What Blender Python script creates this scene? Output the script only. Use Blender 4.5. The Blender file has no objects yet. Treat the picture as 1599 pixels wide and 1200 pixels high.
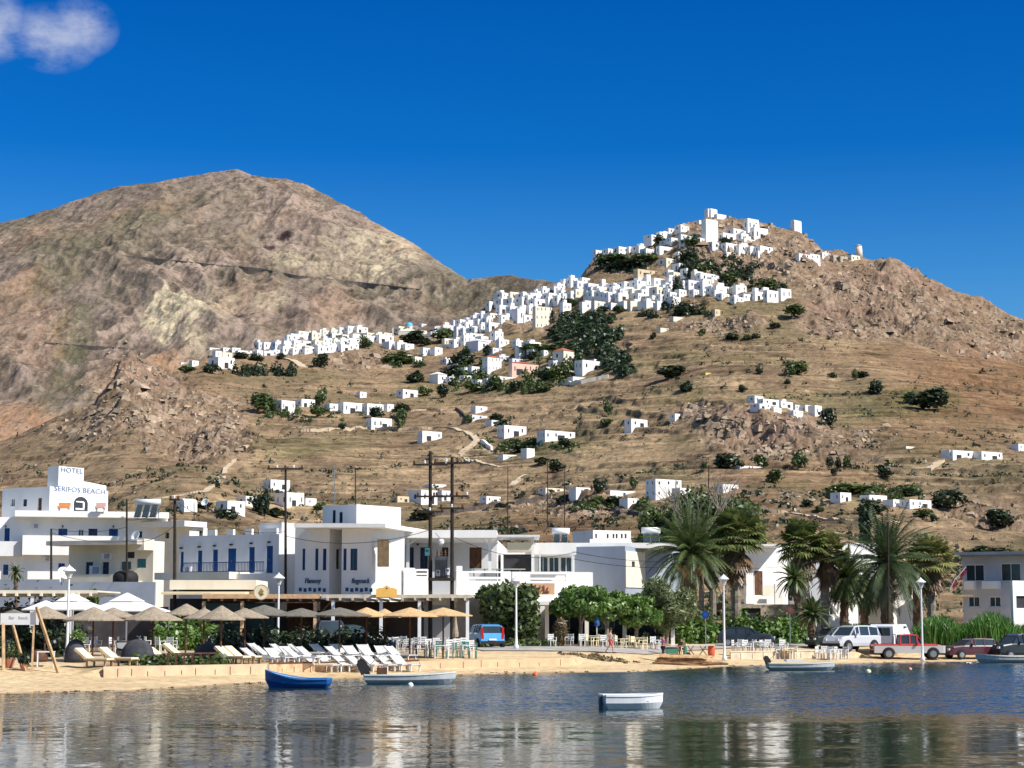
import bpy, math, random
import numpy as np
R = math.radians
sc = bpy.context.scene
col = sc.collection
rnd = random.Random(7)

# ---------------------------------------------------------------- camera, world, sun, exposure
F = 2984.0                       # focal length in pixels of the 1599 px wide photograph
EYE = 3.0                        # eye height above the water
PITCH = math.atan(364.0 / F)
cam_d = bpy.data.cameras.new('camera')
cam = bpy.data.objects.new('camera', cam_d)
col.objects.link(cam)
cam.location = (0, 0, EYE)
cam.rotation_euler = (R(90) + PITCH, 0, 0)
cam_d.sensor_width = 36.0
cam_d.lens = 36.0 * F / 1599.0
cam_d.clip_start = 0.5
cam_d.clip_end = 20000
sc.camera = cam
sc.view_settings.view_transform = 'Standard'
sc.view_settings.look = 'None'
sc.view_settings.exposure = 0.40
sc.view_settings.gamma = 1.0

SUN_DIR = np.array((0.88, -0.475, 0.0)); SUN_DIR /= np.linalg.norm(SUN_DIR)
SUN_EL = R(43)
sun_d = bpy.data.lights.new('sun', 'SUN')
sun_d.energy = 4.7
sun_d.angle = R(0.53)
sun_d.color = (1.0, 0.95, 0.87)
sun = bpy.data.objects.new('sun', sun_d)
col.objects.link(sun)
_sd = (SUN_DIR[0] * math.cos(SUN_EL), SUN_DIR[1] * math.cos(SUN_EL), math.sin(SUN_EL))
from mathutils import Vector, Matrix
sun.rotation_euler = Vector(_sd).to_track_quat('Z', 'Y').to_euler()
sun.location = (200, -60, 300)

world = bpy.data.worlds.new('World')
sc.world = world
world.use_nodes = True
nt = world.node_tree
nt.nodes.clear()
def N(tree, typ, **kw):
    n = tree.nodes.new(typ)
    for k, v in kw.items():
        if k.startswith('in_'):
            n.inputs[int(k[3:])].default_value = v
        else:
            setattr(n, k, v)
    return n
def L(tree, a, b):
    tree.links.new(a, b)
def ramp(tree, fac, stops, interp='LINEAR'):
    n = tree.nodes.new('ShaderNodeValToRGB')
    n.color_ramp.interpolation = interp
    e = n.color_ramp.elements
    while len(e) < len(stops):
        e.new(0.5)
    for el, (p, c) in zip(e, stops):
        el.position = p
        el.color = (c[0], c[1], c[2], 1) if hasattr(c, '__len__') else (c, c, c, 1)
    if fac is not None:
        tree.links.new(fac, n.inputs[0])
    return n
sky = N(nt, 'ShaderNodeTexSky', sky_type='NISHITA')
sky.sun_disc = False
sky.sun_elevation = SUN_EL
sky.sun_rotation = math.atan2(SUN_DIR[0], SUN_DIR[1])
sky.altitude = 0
sky.air_density = 1.0
sky.dust_density = 0.3
sky.ozone_density = 3.0
tc = N(nt, 'ShaderNodeTexCoord')
sep = N(nt, 'ShaderNodeSeparateXYZ')
L(nt, tc.outputs['Generated'], sep.inputs[0])
# the low northern sky is a deep, saturated blue; above the view it is warmed and brightened to fill shade
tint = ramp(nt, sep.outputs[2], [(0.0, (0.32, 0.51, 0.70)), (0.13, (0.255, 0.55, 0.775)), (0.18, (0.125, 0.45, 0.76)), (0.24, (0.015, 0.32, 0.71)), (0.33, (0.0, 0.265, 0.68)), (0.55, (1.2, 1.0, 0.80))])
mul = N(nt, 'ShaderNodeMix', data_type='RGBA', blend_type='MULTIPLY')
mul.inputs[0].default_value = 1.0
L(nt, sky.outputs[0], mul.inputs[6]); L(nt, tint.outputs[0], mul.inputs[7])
# small violet-white cloud, upper left
mp = N(nt, 'ShaderNodeMapping'); mp.inputs['Scale'].default_value = (16, 16, 26)
L(nt, tc.outputs['Generated'], mp.inputs[0])
cn = N(nt, 'ShaderNodeTexNoise'); cn.inputs['Scale'].default_value = 1.6; cn.inputs['Detail'].default_value = 9; cn.inputs['Roughness'].default_value = 0.62
L(nt, mp.outputs[0], cn.inputs['Vector'])
def cloud_blob(cx, cz, rx, rz, lo, hi):
    a = N(nt, 'ShaderNodeMath', operation='SUBTRACT'); L(nt, sep.outputs[0], a.inputs[0]); a.inputs[1].default_value = cx
    a2 = N(nt, 'ShaderNodeMath', operation='DIVIDE'); L(nt, a.outputs[0], a2.inputs[0]); a2.inputs[1].default_value = rx
    b = N(nt, 'ShaderNodeMath', operation='SUBTRACT'); L(nt, sep.outputs[2], b.inputs[0]); b.inputs[1].default_value = cz
    b2 = N(nt, 'ShaderNodeMath', operation='DIVIDE'); L(nt, b.outputs[0], b2.inputs[0]); b2.inputs[1].default_value = rz
    p1 = N(nt, 'ShaderNodeMath', operation='POWER'); L(nt, a2.outputs[0], p1.inputs[0]); p1.inputs[1].default_value = 2
    p2 = N(nt, 'ShaderNodeMath', operation='POWER'); L(nt, b2.outputs[0], p2.inputs[0]); p2.inputs[1].default_value = 2
    s = N(nt, 'ShaderNodeMath', operation='ADD'); L(nt, p1.outputs[0], s.inputs[0]); L(nt, p2.outputs[0], s.inputs[1])
    m = N(nt, 'ShaderNodeMapRange'); L(nt, s.outputs[0], m.inputs[0])
    m.inputs[1].default_value = 1.0; m.inputs[2].default_value = 0.0; m.inputs[3].default_value = 0.0; m.inputs[4].default_value = 1.0
    n2 = N(nt, 'ShaderNodeMapRange'); L(nt, cn.outputs[0], n2.inputs[0])
    n2.inputs[1].default_value = lo; n2.inputs[2].default_value = hi
    o = N(nt, 'ShaderNodeMath', operation='MULTIPLY'); L(nt, m.outputs[0], o.inputs[0]); L(nt, n2.outputs[0], o.inputs[1])
    return o
def pdir(px, py):
    x = (px - 799.5) / F; v = (600 - py) / F
    d = Vector((x, math.cos(PITCH) - v * math.sin(PITCH), math.sin(PITCH) + v * math.cos(PITCH))).normalized()
    return d
blobs = []
for (px, py, rx, ry) in [(80, 60, 72, 52), (5, 42, 42, 56), (130, 42, 54, 46), (-120, 30, 140, 60)]:
    d = pdir(px, py)
    blobs.append(cloud_blob(d.x, d.z, rx / F, ry / F, 0.36, 0.62))
acc = blobs[0]
for b in blobs[1:]:
    mx = N(nt, 'ShaderNodeMath', operation='MAXIMUM'); L(nt, acc.outputs[0], mx.inputs[0]); L(nt, b.outputs[0], mx.inputs[1]); acc = mx
ysel = N(nt, 'ShaderNodeMath', operation='GREATER_THAN'); L(nt, sep.outputs[1], ysel.inputs[0]); ysel.inputs[1].default_value = 0
accy = N(nt, 'ShaderNodeMath', operation='MULTIPLY'); L(nt, acc.outputs[0], accy.inputs[0]); L(nt, ysel.outputs[0], accy.inputs[1])
accm = N(nt, 'ShaderNodeMath', operation='MULTIPLY'); L(nt, accy.outputs[0], accm.inputs[0]); accm.inputs[1].default_value = 0.75
cmix = N(nt, 'ShaderNodeMix', data_type='RGBA')
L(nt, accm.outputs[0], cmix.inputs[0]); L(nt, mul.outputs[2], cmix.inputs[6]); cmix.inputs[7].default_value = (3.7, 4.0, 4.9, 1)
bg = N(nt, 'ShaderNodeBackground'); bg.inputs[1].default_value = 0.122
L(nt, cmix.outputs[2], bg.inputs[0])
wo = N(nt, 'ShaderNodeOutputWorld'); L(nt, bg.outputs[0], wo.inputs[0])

# ---------------------------------------------------------------- picture <-> world helpers
CP, SP = math.cos(PITCH), math.sin(PITCH)
def uw(px, py):
    """slopes (X/Y, (Z-eye)/Y) of the line of sight through a pixel of the photograph"""
    x = (np.asarray(px, float) - 799.5) / F
    v = (600.0 - np.asarray(py, float)) / F
    dy = CP - v * SP
    return x / dy, (SP + v * CP) / dy
def proj(X, Y, Z):
    dz = Z - EYE
    f = Y * CP + dz * SP
    up = -Y * SP + dz * CP
    return 799.5 + F * X / f, 600 - F * up / f
def at(px, py, Y):
    u, w = uw(px, py)
    return Vector((float(u) * Y, Y, EYE + float(w) * Y))
def ux(px, py=985):
    return float(uw(px, py)[0])
def smooth(a, b, x):
    t = np.clip((x - a) / (b - a), 0, 1)
    return t * t * (3 - 2 * t)

# ---------------------------------------------------------------- numpy noise
_rs = np.random.RandomState(11)
_perm = _rs.permutation(4096)
_grad = _rs.rand(4096) * 2 * np.pi
_gx, _gy = np.cos(_grad), np.sin(_grad)
def pnoise(x, y, seed=0):
    xi = np.floor(x).astype(np.int64); yi = np.floor(y).astype(np.int64)
    xf = x - xi; yf = y - yi
    fx = xf * xf * xf * (xf * (xf * 6 - 15) + 10); fy = yf * yf * yf * (yf * (yf * 6 - 15) + 10)
    def g(ix, iy, dx, dy):
        h = _perm[(_perm[(ix + seed * 57) & 4095] + iy) & 4095]
        return _gx[h] * dx + _gy[h] * dy
    n00 = g(xi, yi, xf, yf); n10 = g(xi + 1, yi, xf - 1, yf)
    n01 = g(xi, yi + 1, xf, yf - 1); n11 = g(xi + 1, yi + 1, xf - 1, yf - 1)
    return ((n00 * (1 - fx) + n10 * fx) * (1 - fy) + (n01 * (1 - fx) + n11 * fx) * fy) * 1.5
def fbm(x, y, oct=4, seed=0, gain=0.5, lac=2.03):
    s = np.zeros_like(x); a = 1.0; t = 0.0
    for i in range(oct):
        s += a * pnoise(x, y, seed + i); t += a
        x = x * lac + 13.7; y = y * lac + 7.3; a *= gain
    return s / t
def ridged(x, y, oct=4, seed=0, gain=0.55, lac=2.1):
    s = np.zeros_like(x); a = 1.0; t = 0.0
    for i in range(oct):
        n = 1 - np.abs(pnoise(x, y, seed + i)) * 1.6
        s += a * n * n; t += a
        x = x * lac + 3.1; y = y * lac + 9.2; a *= gain
    return s / t
# ---------------------------------------------------------------- the land: shoreline, flat shore, hills
def arr(lst):
    a = np.array(lst, float); return a
_sh = arr([(-500, 66), (-200, 72), (0, 76), (200, 78.5), (400, 88), (470, 91), (560, 95), (660, 98), (760, 102), (1000, 106.6), (1140, 118), (1300, 124), (1480, 130), (1599, 132), (2000, 136)])
SH_U = uw(_sh[:, 0], 1040)[0]; SH_Y = _sh[:, 1]
def shoreY(u): return np.interp(u, SH_U, SH_Y)
_wl = arr([(-500, 83), (0, 87), (165, 90), (400, 95), (430, 97), (640, 103), (890, 112), (1020, 122), (1140, 126.5), (1330, 133), (2000, 146)])
WL_U = uw(_wl[:, 0], 1030)[0]; WL_Y = _wl[:, 1]
def wallY(u): return np.interp(u, WL_U, WL_Y)
def wallw(u):
    """1 where a low wall holds the terrace, 0 where the sand runs up freely"""
    px = 799.5 + F * np.asarray(u) / 1.0
    return np.clip(smooth(120, 170, px) * (1 - smooth(890, 910, px)) + smooth(1135, 1145, px) * (1 - smooth(1330, 1350, px)), 0, 1)
def shore_z(X, Y):
    X = np.asarray(X, float); Y = np.asarray(Y, float)
    u = X / Y
    s = Y - shoreY(u); W = wallY(u) - shoreY(u)
    k = wallw(u)
    under = np.maximum(-1.5, 0.10 * s)
    beach = 0.22 * np.clip(s / W, 0, 1)
    stepz = 0.40 * smooth(0.10, 0.30, s - W)
    free = 0.40 * smooth(-2.0, 6.0, s - W)
    up = 0.38 * smooth(0, 18, s - W)
    z = np.where(s < 0, under, beach + k * stepz + (1 - k) * free + up)
    return z
Y0 = 172.0
# skyline of the near hill (px, py, distance of the crest)
front_sil = arr([(-900, 800, 1000), (-400, 740, 1050), (-100, 705, 1100), (0, 690, 1130), (60, 664, 1150), (110, 640, 1160), (150, 612, 1170), (172, 590, 1180), (186, 560, 1180), (200, 550, 1180),
    (222, 555, 1185), (245, 570, 1200), (262, 580, 1230), (290, 574, 1260), (320, 556, 1290), (350, 553, 1320), (400, 549, 1350), (440, 545, 1380), (500, 528, 1420), (560, 524, 1450), (620, 524, 1470),
    (700, 516, 1480), (745, 500, 1490), (780, 480, 1500), (840, 462, 1520), (900, 444, 1540), (916, 418, 1545), (935, 402, 1550), (960, 394, 1560), (1000, 384, 1570), (1040, 366, 1580), (1070, 352, 1590), (1095, 343, 1600),
    (1110, 337, 1600), (1140, 337, 1600), (1165, 342, 1600), (1200, 348, 1600), (1250, 361, 1590), (1272, 376, 1580), (1285, 390, 1570), (1310, 393, 1560), (1345, 401, 1550), (1400, 408, 1540), (1450, 432, 1530),
    (1500, 455, 1510), (1540, 474, 1490), (1599, 500, 1450), (1750, 560, 1400), (2000, 650, 1300), (2400, 760, 1200)])
# skyline of the big mountain and the saddle behind
mount_sil = arr([(-900, 560, 2500), (-500, 460, 2550), (-200, 400, 2600), (0, 349, 2650), (60, 331, 2650), (100, 320, 2680), (150, 303, 2700), (200, 290, 2700), (260, 281, 2700), (320, 271, 2720), (345, 267, 2720), (375, 267, 2720),
    (400, 274, 2720), (450, 278, 2700), (480, 291, 2680), (520, 313, 2650), (560, 331, 2600), (600, 353, 2550), (650, 383, 2450), (690, 412, 2350), (730, 437, 2250), (765, 435, 2150), (800, 431, 2100), (850, 437, 2080),
    (905, 446, 2050), (1000, 480, 2000), (1200, 560, 2000), (1600, 650, 2000), (2400, 760, 2000)])
fu, fw = uw(front_sil[:, 0], front_sil[:, 1]); fY = front_sil[:, 2]
mu, mw = uw(mount_sil[:, 0], mount_sil[:, 1]); mY = mount_sil[:, 2]

def _gs(us_, vals, sig):
    g = np.linspace(-0.45, 0.45, 901); v = np.interp(g, us_, vals)
    k = np.exp(-0.5 * (np.arange(-150, 151) * 0.001 / sig) ** 2); k /= k.sum()
    return g, np.convolve(np.pad(v, 150, mode='edge'), k, 'valid')
gU, fwS = _gs(fu, fw, 0.030)
_, fwM = _gs(fu, fw, 0.010)
_, fYS = _gs(fu, fY, 0.020)
_, mwS = _gs(mu, mw, 0.03)
_, mYS = _gs(mu, mY, 0.03)
# surface character, laid out on the hillside
ROCK = [(205, 580, 60, 40, 1.0), (215, 620, 80, 40, 1.), (240, 655, 60, 30, .8), (320, 690, 75, 26, .9), (350, 655, 40, 14, .5), (310, 640, 60, 20, .6), (1130, 380, 130, 45, .55), (1240, 400, 70, 40, .8), (1190, 400, 80, 50, .6),
    (1370, 470, 110, 55, .9), (1300, 440, 70, 30, .5), (1480, 500, 110, 36, .6), (1340, 510, 90, 24, .7), (1180, 672, 80, 26, 1.0), (1130, 660, 50, 22, .7), (1090, 640, 40, 14, .5), (1250, 660, 50, 14, .9), (1210, 705, 60, 14, .5),
    (1120, 505, 70, 10, .7), (1550, 530, 90, 30, .5), (1320, 685, 70, 16, .4), (860, 790, 60, 14, .5), (930, 800, 50, 12, .5), (560, 565, 60, 16, .5), (1250, 780, 60, 18, .3), (1550, 800, 80, 24, .5), (120, 670, 50, 20, .4), (830, 500, 60, 20, .5), (160, 650, 30, 30, .5), (1130, 355, 50, 12, .8), (970, 414, 44, 12, .9), (1080, 412, 50, 26, .7), (1150, 425, 50, 24, .7), (740, 512, 20, 10, .5)]
CREAM = [(270, 480, 42, 36, 1.0), (252, 462, 22, 18, .8), (590, 395, 50, 34, .55), (545, 370, 30, 20, .35), (700, 420, 30, 14, .4), (300, 530, 20, 30, .4), (470, 390, 46, 24, .45), (330, 470, 60, 30, .3), (430, 470, 30, 14, .4), (40, 330, 30, 10, .2), (730, 690, 26, 16, .8), (700, 675, 40, 5, .4)]
GREEN = [(120, 510, 32, 45, .95), (110, 560, 30, 50, .75), (85, 420, 40, 40, .6), (100, 380, 60, 14, .5), (210, 345, 60, 16, .5), (90, 365, 40, 8, .5), (170, 300, 40, 10, .3), (1440, 625, 60, 16, .7), (1350, 640, 80, 18, .45), (1160, 625, 50, 10, .3), (1060, 615, 50, 12, .45),
    (400, 425, 60, 14, .4), (640, 440, 90, 14, .45), (640, 410, 40, 10, .3), (180, 450, 40, 20, .4), (460, 520, 40, 14, .3), (830, 545, 80, 40, .3), (1120, 480, 90, 12, .4), (430, 585, 110, 10, .4), (1000, 830, 60, 20, .4), (70, 620, 24, 30, .5), (880, 690, 60, 20, .3), (1050, 740, 50, 20, .3), (1300, 770, 120, 18, .5), (760, 600, 120, 14, .45), (600, 625, 120, 10, .4), (850, 700, 60, 14, .45), (450, 700, 120, 12, .35), (1100, 560, 140, 14, .35), (1250, 620, 100, 14, .4), (600, 790, 120, 12, .3)]
BROWN = [(1560, 600, 160, 60, .8), (1480, 670, 120, 30, .5), (1250, 740, 120, 40, .4), (1400, 560, 100, 20, .4), (300, 590, 60, 26, .3), (30, 790, 90, 40, .3), (900, 830, 160, 24, .6), (700, 475, 120, 24, .4), (1180, 800, 120, 40, .45)]
def emask(lst, px, py):
    m = np.zeros_like(px)
    for (cx, cy, rx, ry, k) in lst:
        sel = (np.abs(px - cx) < rx * 1.7) & (np.abs(py - cy) < ry * 1.7)
        d = ((px[sel] - cx) / rx) ** 2 + ((py[sel] - cy) / ry) ** 2
        v = k * np.clip(1.35 - d * 0.75, 0, 1)
        m[sel] = np.maximum(m[sel], v)
    return m
def hill_base(u, Y):
    """smooth height of the land, and which hill it belongs to"""
    rw = np.interp(u, fu, fw); rY = np.interp(u, gU, fYS)
    rwS = np.interp(u, gU, fwS); rwM = np.interp(u, gU, fwM)
    s = np.clip((Y - Y0) / (rY - Y0), 0, 1)
    w0 = (shore_z(u * Y0, np.full_like(u, Y0)) - EYE) / Y0
    sm = s + 0.10 * np.sin(np.pi * s) ** 2 * smooth(0.0, 0.3, u)      # the right-hand slopes bulge a little
    wf = w0 + (rwS - w0) * sm + (rwM - rwS) * s ** 3 + (rw - rwM) * s ** 14
    zf = EYE + wf * Y
    zr = EYE + rw * rY
    back = zr - 0.42 * np.maximum(0, Y - rY) - 0.0
    zf = np.where(Y <= rY, zf, back)
    # bank of brown earth behind the houses, a low hill
    px = 799.5 + F * u
    zf += 9.0 * np.exp(-((px - 850) / 130.0) ** 2) * np.exp(-((Y - 440) / 60.0) ** 2)
    zf += 7.0 * np.exp(-((px - 1190) / 90.0) ** 2) * np.exp(-((Y - 850) / 55.0) ** 2)
    zf += 12.0 * np.exp(-((px - 300) / 90.0) ** 2) * np.exp(-((Y - 720) / 80.0) ** 2)
    mrw = np.interp(u, mu, mw); mrY = np.interp(u, gU, mYS); mrS = np.interp(u, gU, mwS)
    yb = 1750.0
    s2 = (Y - yb) / (mrY - yb)
    wb = 0.095 + 0.0 * u
    # a spur on the left stands forward of the main face
    prof = np.clip(s2, -2, 1) ** 1
    wm = wb + (mrS - wb) * (prof + 0.16 * np.sin(np.pi * np.clip(s2, 0, 1))) + (mrw - mrS) * np.clip(s2, 0, 1) ** 3
    zm = EYE + wm * Y
    zm = np.where(Y > mrY, EYE + mrw * mrY - 0.5 * (Y - mrY), zm)
    zm = np.where(Y < yb, EYE + wb * yb - 0.35 * (yb - Y), zm)
    return zf, zm, s, s2
def hill_full(u, Y):
    zf, zm, s, s2 = hill_base(u, Y)
    X = u * Y
    isf = zf >= zm
    z = np.maximum(zf, zm)
    px, py = proj(X, Y, z)
    # warp the picture-space masks so that nothing keeps an oval outline
    wx = px + 22 * fbm(X / 45, Y / 60, 4, 40) ; wy = py + 10 * fbm(X / 45 + 9, Y / 60, 4, 50)
    rock = emask(ROCK, wx, wy) * isf
    wxm = px + 40 * fbm(X / 160, Y / 240, 5, 42); wym = py + 26 * fbm(X / 160 + 9, Y / 240, 5, 52)
    mrock = (~isf) * np.clip(0.55 + 1.1 * fbm(X / 170, Y / 260, 3, 60), 0.1, 1)
    fade = smooth(Y0, 300, Y)
    # relief of the near hill
    n1 = fbm(X / 90, Y / 120, 4, 1)
    edge = np.clip(1 - np.abs(s - 1) * 12, 0, 1)
    zfr = 7.0 * n1 * fade * np.sin(np.pi * np.clip(s, 0, 1)) ** 0.7
    rr = ridged(X / 30, Y / 30, 4, 5)
    rr2 = ridged(X / 11, Y / 10, 3, 15)
    cell = np.abs(fbm(X / 6.0, Y / 9.0, 3, 25))
    zfr += rock * (11.0 * (rr - 0.52) + 2.6 * (rr2 - 0.5) + 2.5 * cell + 15 * fbm(X / 40, Y / 50, 2, 27))
    zfr += 0.8 * fbm(X / 7, Y / 9, 3, 9) * fade
    # dry-stone terraces
    per = 3.4 * np.clip(Y / 700, 0.55, 1.8)
    tt = (z + zfr) / per + 1.1 * fbm(X / 75, Y / 75, 4, 21) + 0.25 * fbm(X / 14, Y / 14, 2, 23)
    fr = tt - np.floor(tt)
    k = smooth(0.70, 0.92, fr)
    tmask = np.clip(0.35 + 1.4 * fbm(X / 110, Y / 110, 3, 31), 0, 1) * (1 - np.clip(rock * 1.6, 0, 1)) * fade * (1 - smooth(0.80, 0.95, s) * 0.8)
    tmask = tmask * isf
    zt = (np.floor(tt) + k - tt) * per * 0.75
    zf_ = z + np.where(isf, zfr + zt * tmask, 0)
    # relief of the mountain: crags, gullies
    G = ridged(X / 260 + Y / 600 + 1.0 * fbm(X / 400, Y / 400, 2, 77), Y / 520, 4, 70, 0.45)
    g2 = ridged(X / 70, Y / 80, 5, 80)
    fm = smooth(0.0, 0.2, s2) * (1 - 0.75 * smooth(0.85, 1.0, s2))
    zmr = (26 * (G - 0.5) + (3 + 8 * mrock) * (g2 - 0.5)) * (0.06 + 0.94 * fm) + 5.0 * fbm(X / 26, Y / 40, 4, 90) * (0.3 + mrock) * (.3 + .7 * fm) + 1.6 * mrock * (ridged(X / 12, Y / 16, 3, 95) - .5)
    ztot = np.where(isf, zf_, z + zmr)
    return ztot, dict(X=X, Y=Y, px=px, py=py, wx=wx, wy=wy, wxm=wxm, wym=wym, rock=rock, mrock=mrock, isf=isf, fr=fr, tmask=tmask, s=s, s2=s2, rr=rr, rr2=rr2, G=G, g2=g2)

NU = 1180
us = np.linspace(-0.355, 0.355, NU)
Ys = np.concatenate([np.linspace(Y0, 400, 60)[:-1], np.linspace(400, 1650, 600)[:-1], np.linspace(1650, 1750, 14)[:-1], np.linspace(1750, 2780, 360)[:-1], np.linspace(2780, 3250, 12)])
NY = len(Ys)
UU, YY = np.meshgrid(us, Ys)
ZZ, D = hill_full(UU.ravel(), YY.ravel())
ZZ = ZZ.reshape(NY, NU)
ZZ[0, :] = shore_z(us * Y0, np.full(NU, Y0))
def hillz_uY(u, Y):
    fi = (np.clip(u, us[0], us[-1]) - us[0]) / (us[1] - us[0])
    i = min(int(fi), NU - 2); a = fi - i
    j = min(max(int(np.searchsorted(Ys, Y)) - 1, 0), NY - 2); b = (Y - Ys[j]) / (Ys[j + 1] - Ys[j])
    return (ZZ[j, i] * (1 - a) + ZZ[j, i + 1] * a) * (1 - b) + (ZZ[j + 1, i] * (1 - a) + ZZ[j + 1, i + 1] * a) * b
def ground(x, y):
    if y < Y0:
        return float(shore_z(x, y))
    return float(hillz_uY(x / y, y))
def hit(px, py, ymin=Y0, ymax=3200):
    """where the line of sight through a pixel first meets the land"""
    u, w = uw(px, py)
    u = float(u); w = float(w)
    fi = (np.clip(u, us[0], us[-1]) - us[0]) / (us[1] - us[0]); i = min(int(fi), NU - 2); a = fi - i
    zc = ZZ[:, i] * (1 - a) + ZZ[:, i + 1] * a
    d = zc - (EYE + w * Ys)
    ok = np.where((d[1:] >= 0) & (Ys[1:] > ymin) & (Ys[1:] < ymax))[0]
    if len(ok) == 0:
        # sky: fall back to the crest nearest to the line
        m = (Ys > ymin) & (Ys < min(ymax, 1700))
        j = int(np.argmax(np.where(m, d / Ys, -9)))
        Yh = Ys[j]
    else:
        j = ok[0] + 1
        t = d[j - 1] / (d[j - 1] - d[j]) if d[j] != d[j - 1] and d[j - 1] < 0 else 0
        Yh = Ys[j - 1] + t * (Ys[j] - Ys[j - 1])
    return Vector((u * Yh, Yh, EYE + w * Yh))

def srgb(r, g, b):
    f = lambda c: ((c / 255 + 0.055) / 1.055) ** 2.4 if c / 255 > 0.04045 else c / 255 / 12.92
    return np.array((f(r), f(g), f(b)))
def land_colours(D):
    X, Y = D['X'], D['Y']
    n = len(X)
    straw = srgb(180, 155, 120); tan = srgb(148, 124, 98); brown = srgb(114, 93, 74); olive = srgb(104, 98, 68); dgreen = srgb(62, 74, 38)
    rockc = srgb(140, 118, 98); rockd = srgb(92, 76, 66); rockl = srgb(172, 150, 128); cream = srgb(206, 190, 158); wallc = srgb(112, 98, 82)
    def mixc(c, t, d):
        return c * (1 - t[:, None]) + d[None, :] * t[:, None]
    a = fbm(X / 60, Y / 80, 4, 101); b = fbm(X / 13, Y / 20, 4, 111); c = fbm(X / 3.2, Y / 5.0, 3, 121)
    C = np.repeat(tan[None, :], n, 0)
    C = mixc(C, np.clip(0.45 + 1.1 * a + 0.9 * b, 0, 1), straw)
    C = mixc(C, np.clip(0.1 + 1.8 * fbm(X / 38, Y / 90, 4, 131) + .6 * c, 0, 0.85), brown)
    C = mixc(C, np.clip(-0.02 + 2.0 * fbm(X / 70 + 5, Y / 140, 4, 141) + .4 * b, 0, 0.7), olive)
    # treads of the terraces carry dry grass, risers are rough stone
    fr = D['fr']; riser = smooth(0.66, 0.74, fr) * (1 - smooth(0.90, 0.97, fr)) * D['tmask']
    lip = smooth(0.93, 0.99, fr) * D['tmask'] + (1 - smooth(0.0, 0.10, fr)) * D['tmask']
    C = mixc(C, np.clip(riser * (0.75 + 0.7 * c), 0, 0.8), wallc)
    C = mixc(C, np.clip(lip * (0.6 + b), 0, 0.8), straw * 1.3)
    up = smooth(0.45, 0.95, D['s'])                      # higher up the grass gives way to thorn and stone
    C = mixc(C, np.clip(up * (0.55 + 0.8 * b), 0, 0.8), tan * 0.80 + rockc * 0.16)
    C = mixc(C, np.clip(emask(BROWN, D['wx'], D['wy']) * (0.8 + 0.4 * b), 0, 0.85), srgb(128, 94, 66))
    C = mixc(C, np.clip(emask(GREEN, D['wx'], D['wy']) * (0.75 + 1.0 * b), 0, 0.8), srgb(104, 104, 62))
    rk = np.clip(D['rock'] * 1.5 * (0.8 + 0.7 * b), 0, 1)
    RC = np.repeat(rockc[None, :], n, 0)
    RC = mixc(RC, np.clip(0.35 + 1.5 * b, 0, 1), rockl)
    RC = mixc(RC, np.clip(0.1 + 1.9 * c, 0, .8), rockd)
    RC = mixc(RC, np.clip(0.0 + 1.6 * a, 0, .5), srgb(150, 118, 104))
    C = C * (1 - rk[:, None]) + RC * rk[:, None]
    # thorn bushes as fine dark spots in the ground cover
    sp = pnoise(X / 1.9, Y / 2.9, 151); spm = np.clip(0.5 + 1.5 * fbm(X / 50, Y / 60, 3, 161), 0, 1)
    C = mixc(C, np.clip(smooth(0.28, 0.5, sp) * spm * 0.6, 0, 1), srgb(84, 78, 50))
    # ----- the mountain
    am = fbm(X / 210, Y / 330, 5, 201); bm = fbm(X / 60, Y / 100, 5, 211); cm = fbm(X / 14, Y / 36, 4, 221); dm = fbm(X / 5, Y / 14, 2, 231)
    M = np.repeat(srgb(142, 125, 114)[None, :], n, 0)
    M = mixc(M, np.clip(0.3 + 1.8 * bm, 0, 1), srgb(164, 144, 128))
    M = mixc(M, np.clip(0.15 + 1.7 * am, 0, .75), srgb(116, 108, 88))
    M = mixc(M, np.clip(0.05 + 1.6 * cm + .8 * dm, 0, .8), srgb(92, 80, 70))
    M = mixc(M, np.clip(1.5 * fbm(X / 90 + 4, Y / 200, 4, 241) - .1, 0, .55), srgb(166, 136, 112))
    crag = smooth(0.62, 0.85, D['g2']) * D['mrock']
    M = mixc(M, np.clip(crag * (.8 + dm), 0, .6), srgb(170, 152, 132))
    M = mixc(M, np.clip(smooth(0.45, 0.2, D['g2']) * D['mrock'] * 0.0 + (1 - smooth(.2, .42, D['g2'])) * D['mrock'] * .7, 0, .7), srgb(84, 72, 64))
    M = mixc(M, np.clip(emask(CREAM, D['wxm'], D['wym']) * (0.8 + 1.6 * cm + .9 * dm), 0, .95), cream)
    M = mixc(M, np.clip(emask(GREEN, D['wxm'], D['wym']) * (0.6 + 0.9 * cm), 0, .7), srgb(98, 98, 74))
    M = mixc(M, np.clip(emask([(235, 610, 50, 50, 1.), (30, 690, 60, 60, .8), (60, 500, 50, 60, .3), (170, 640, 30, 40, .4)], D['wxm'], D['wym']) * (0.8 + 0.6 * cm), 0, .85), srgb(178, 138, 106))
    M = mixc(M, emask([(445, 361, 10, 4, 1.), (421, 373, 9, 4, .9), (272, 450, 9, 9, .8), (375, 487, 7, 4, .9)], D['px'] + 5 * dm, D['py'] + 3 * dm), srgb(62, 44, 50))
    spm = pnoise(X / 5.5, Y / 9, 251)
    M = mixc(M, np.clip(smooth(0.25, 0.5, spm) * 0.5, 0, 1), srgb(80, 76, 56))
    isf = D['isf'][:, None]
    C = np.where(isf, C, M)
    return C
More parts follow.
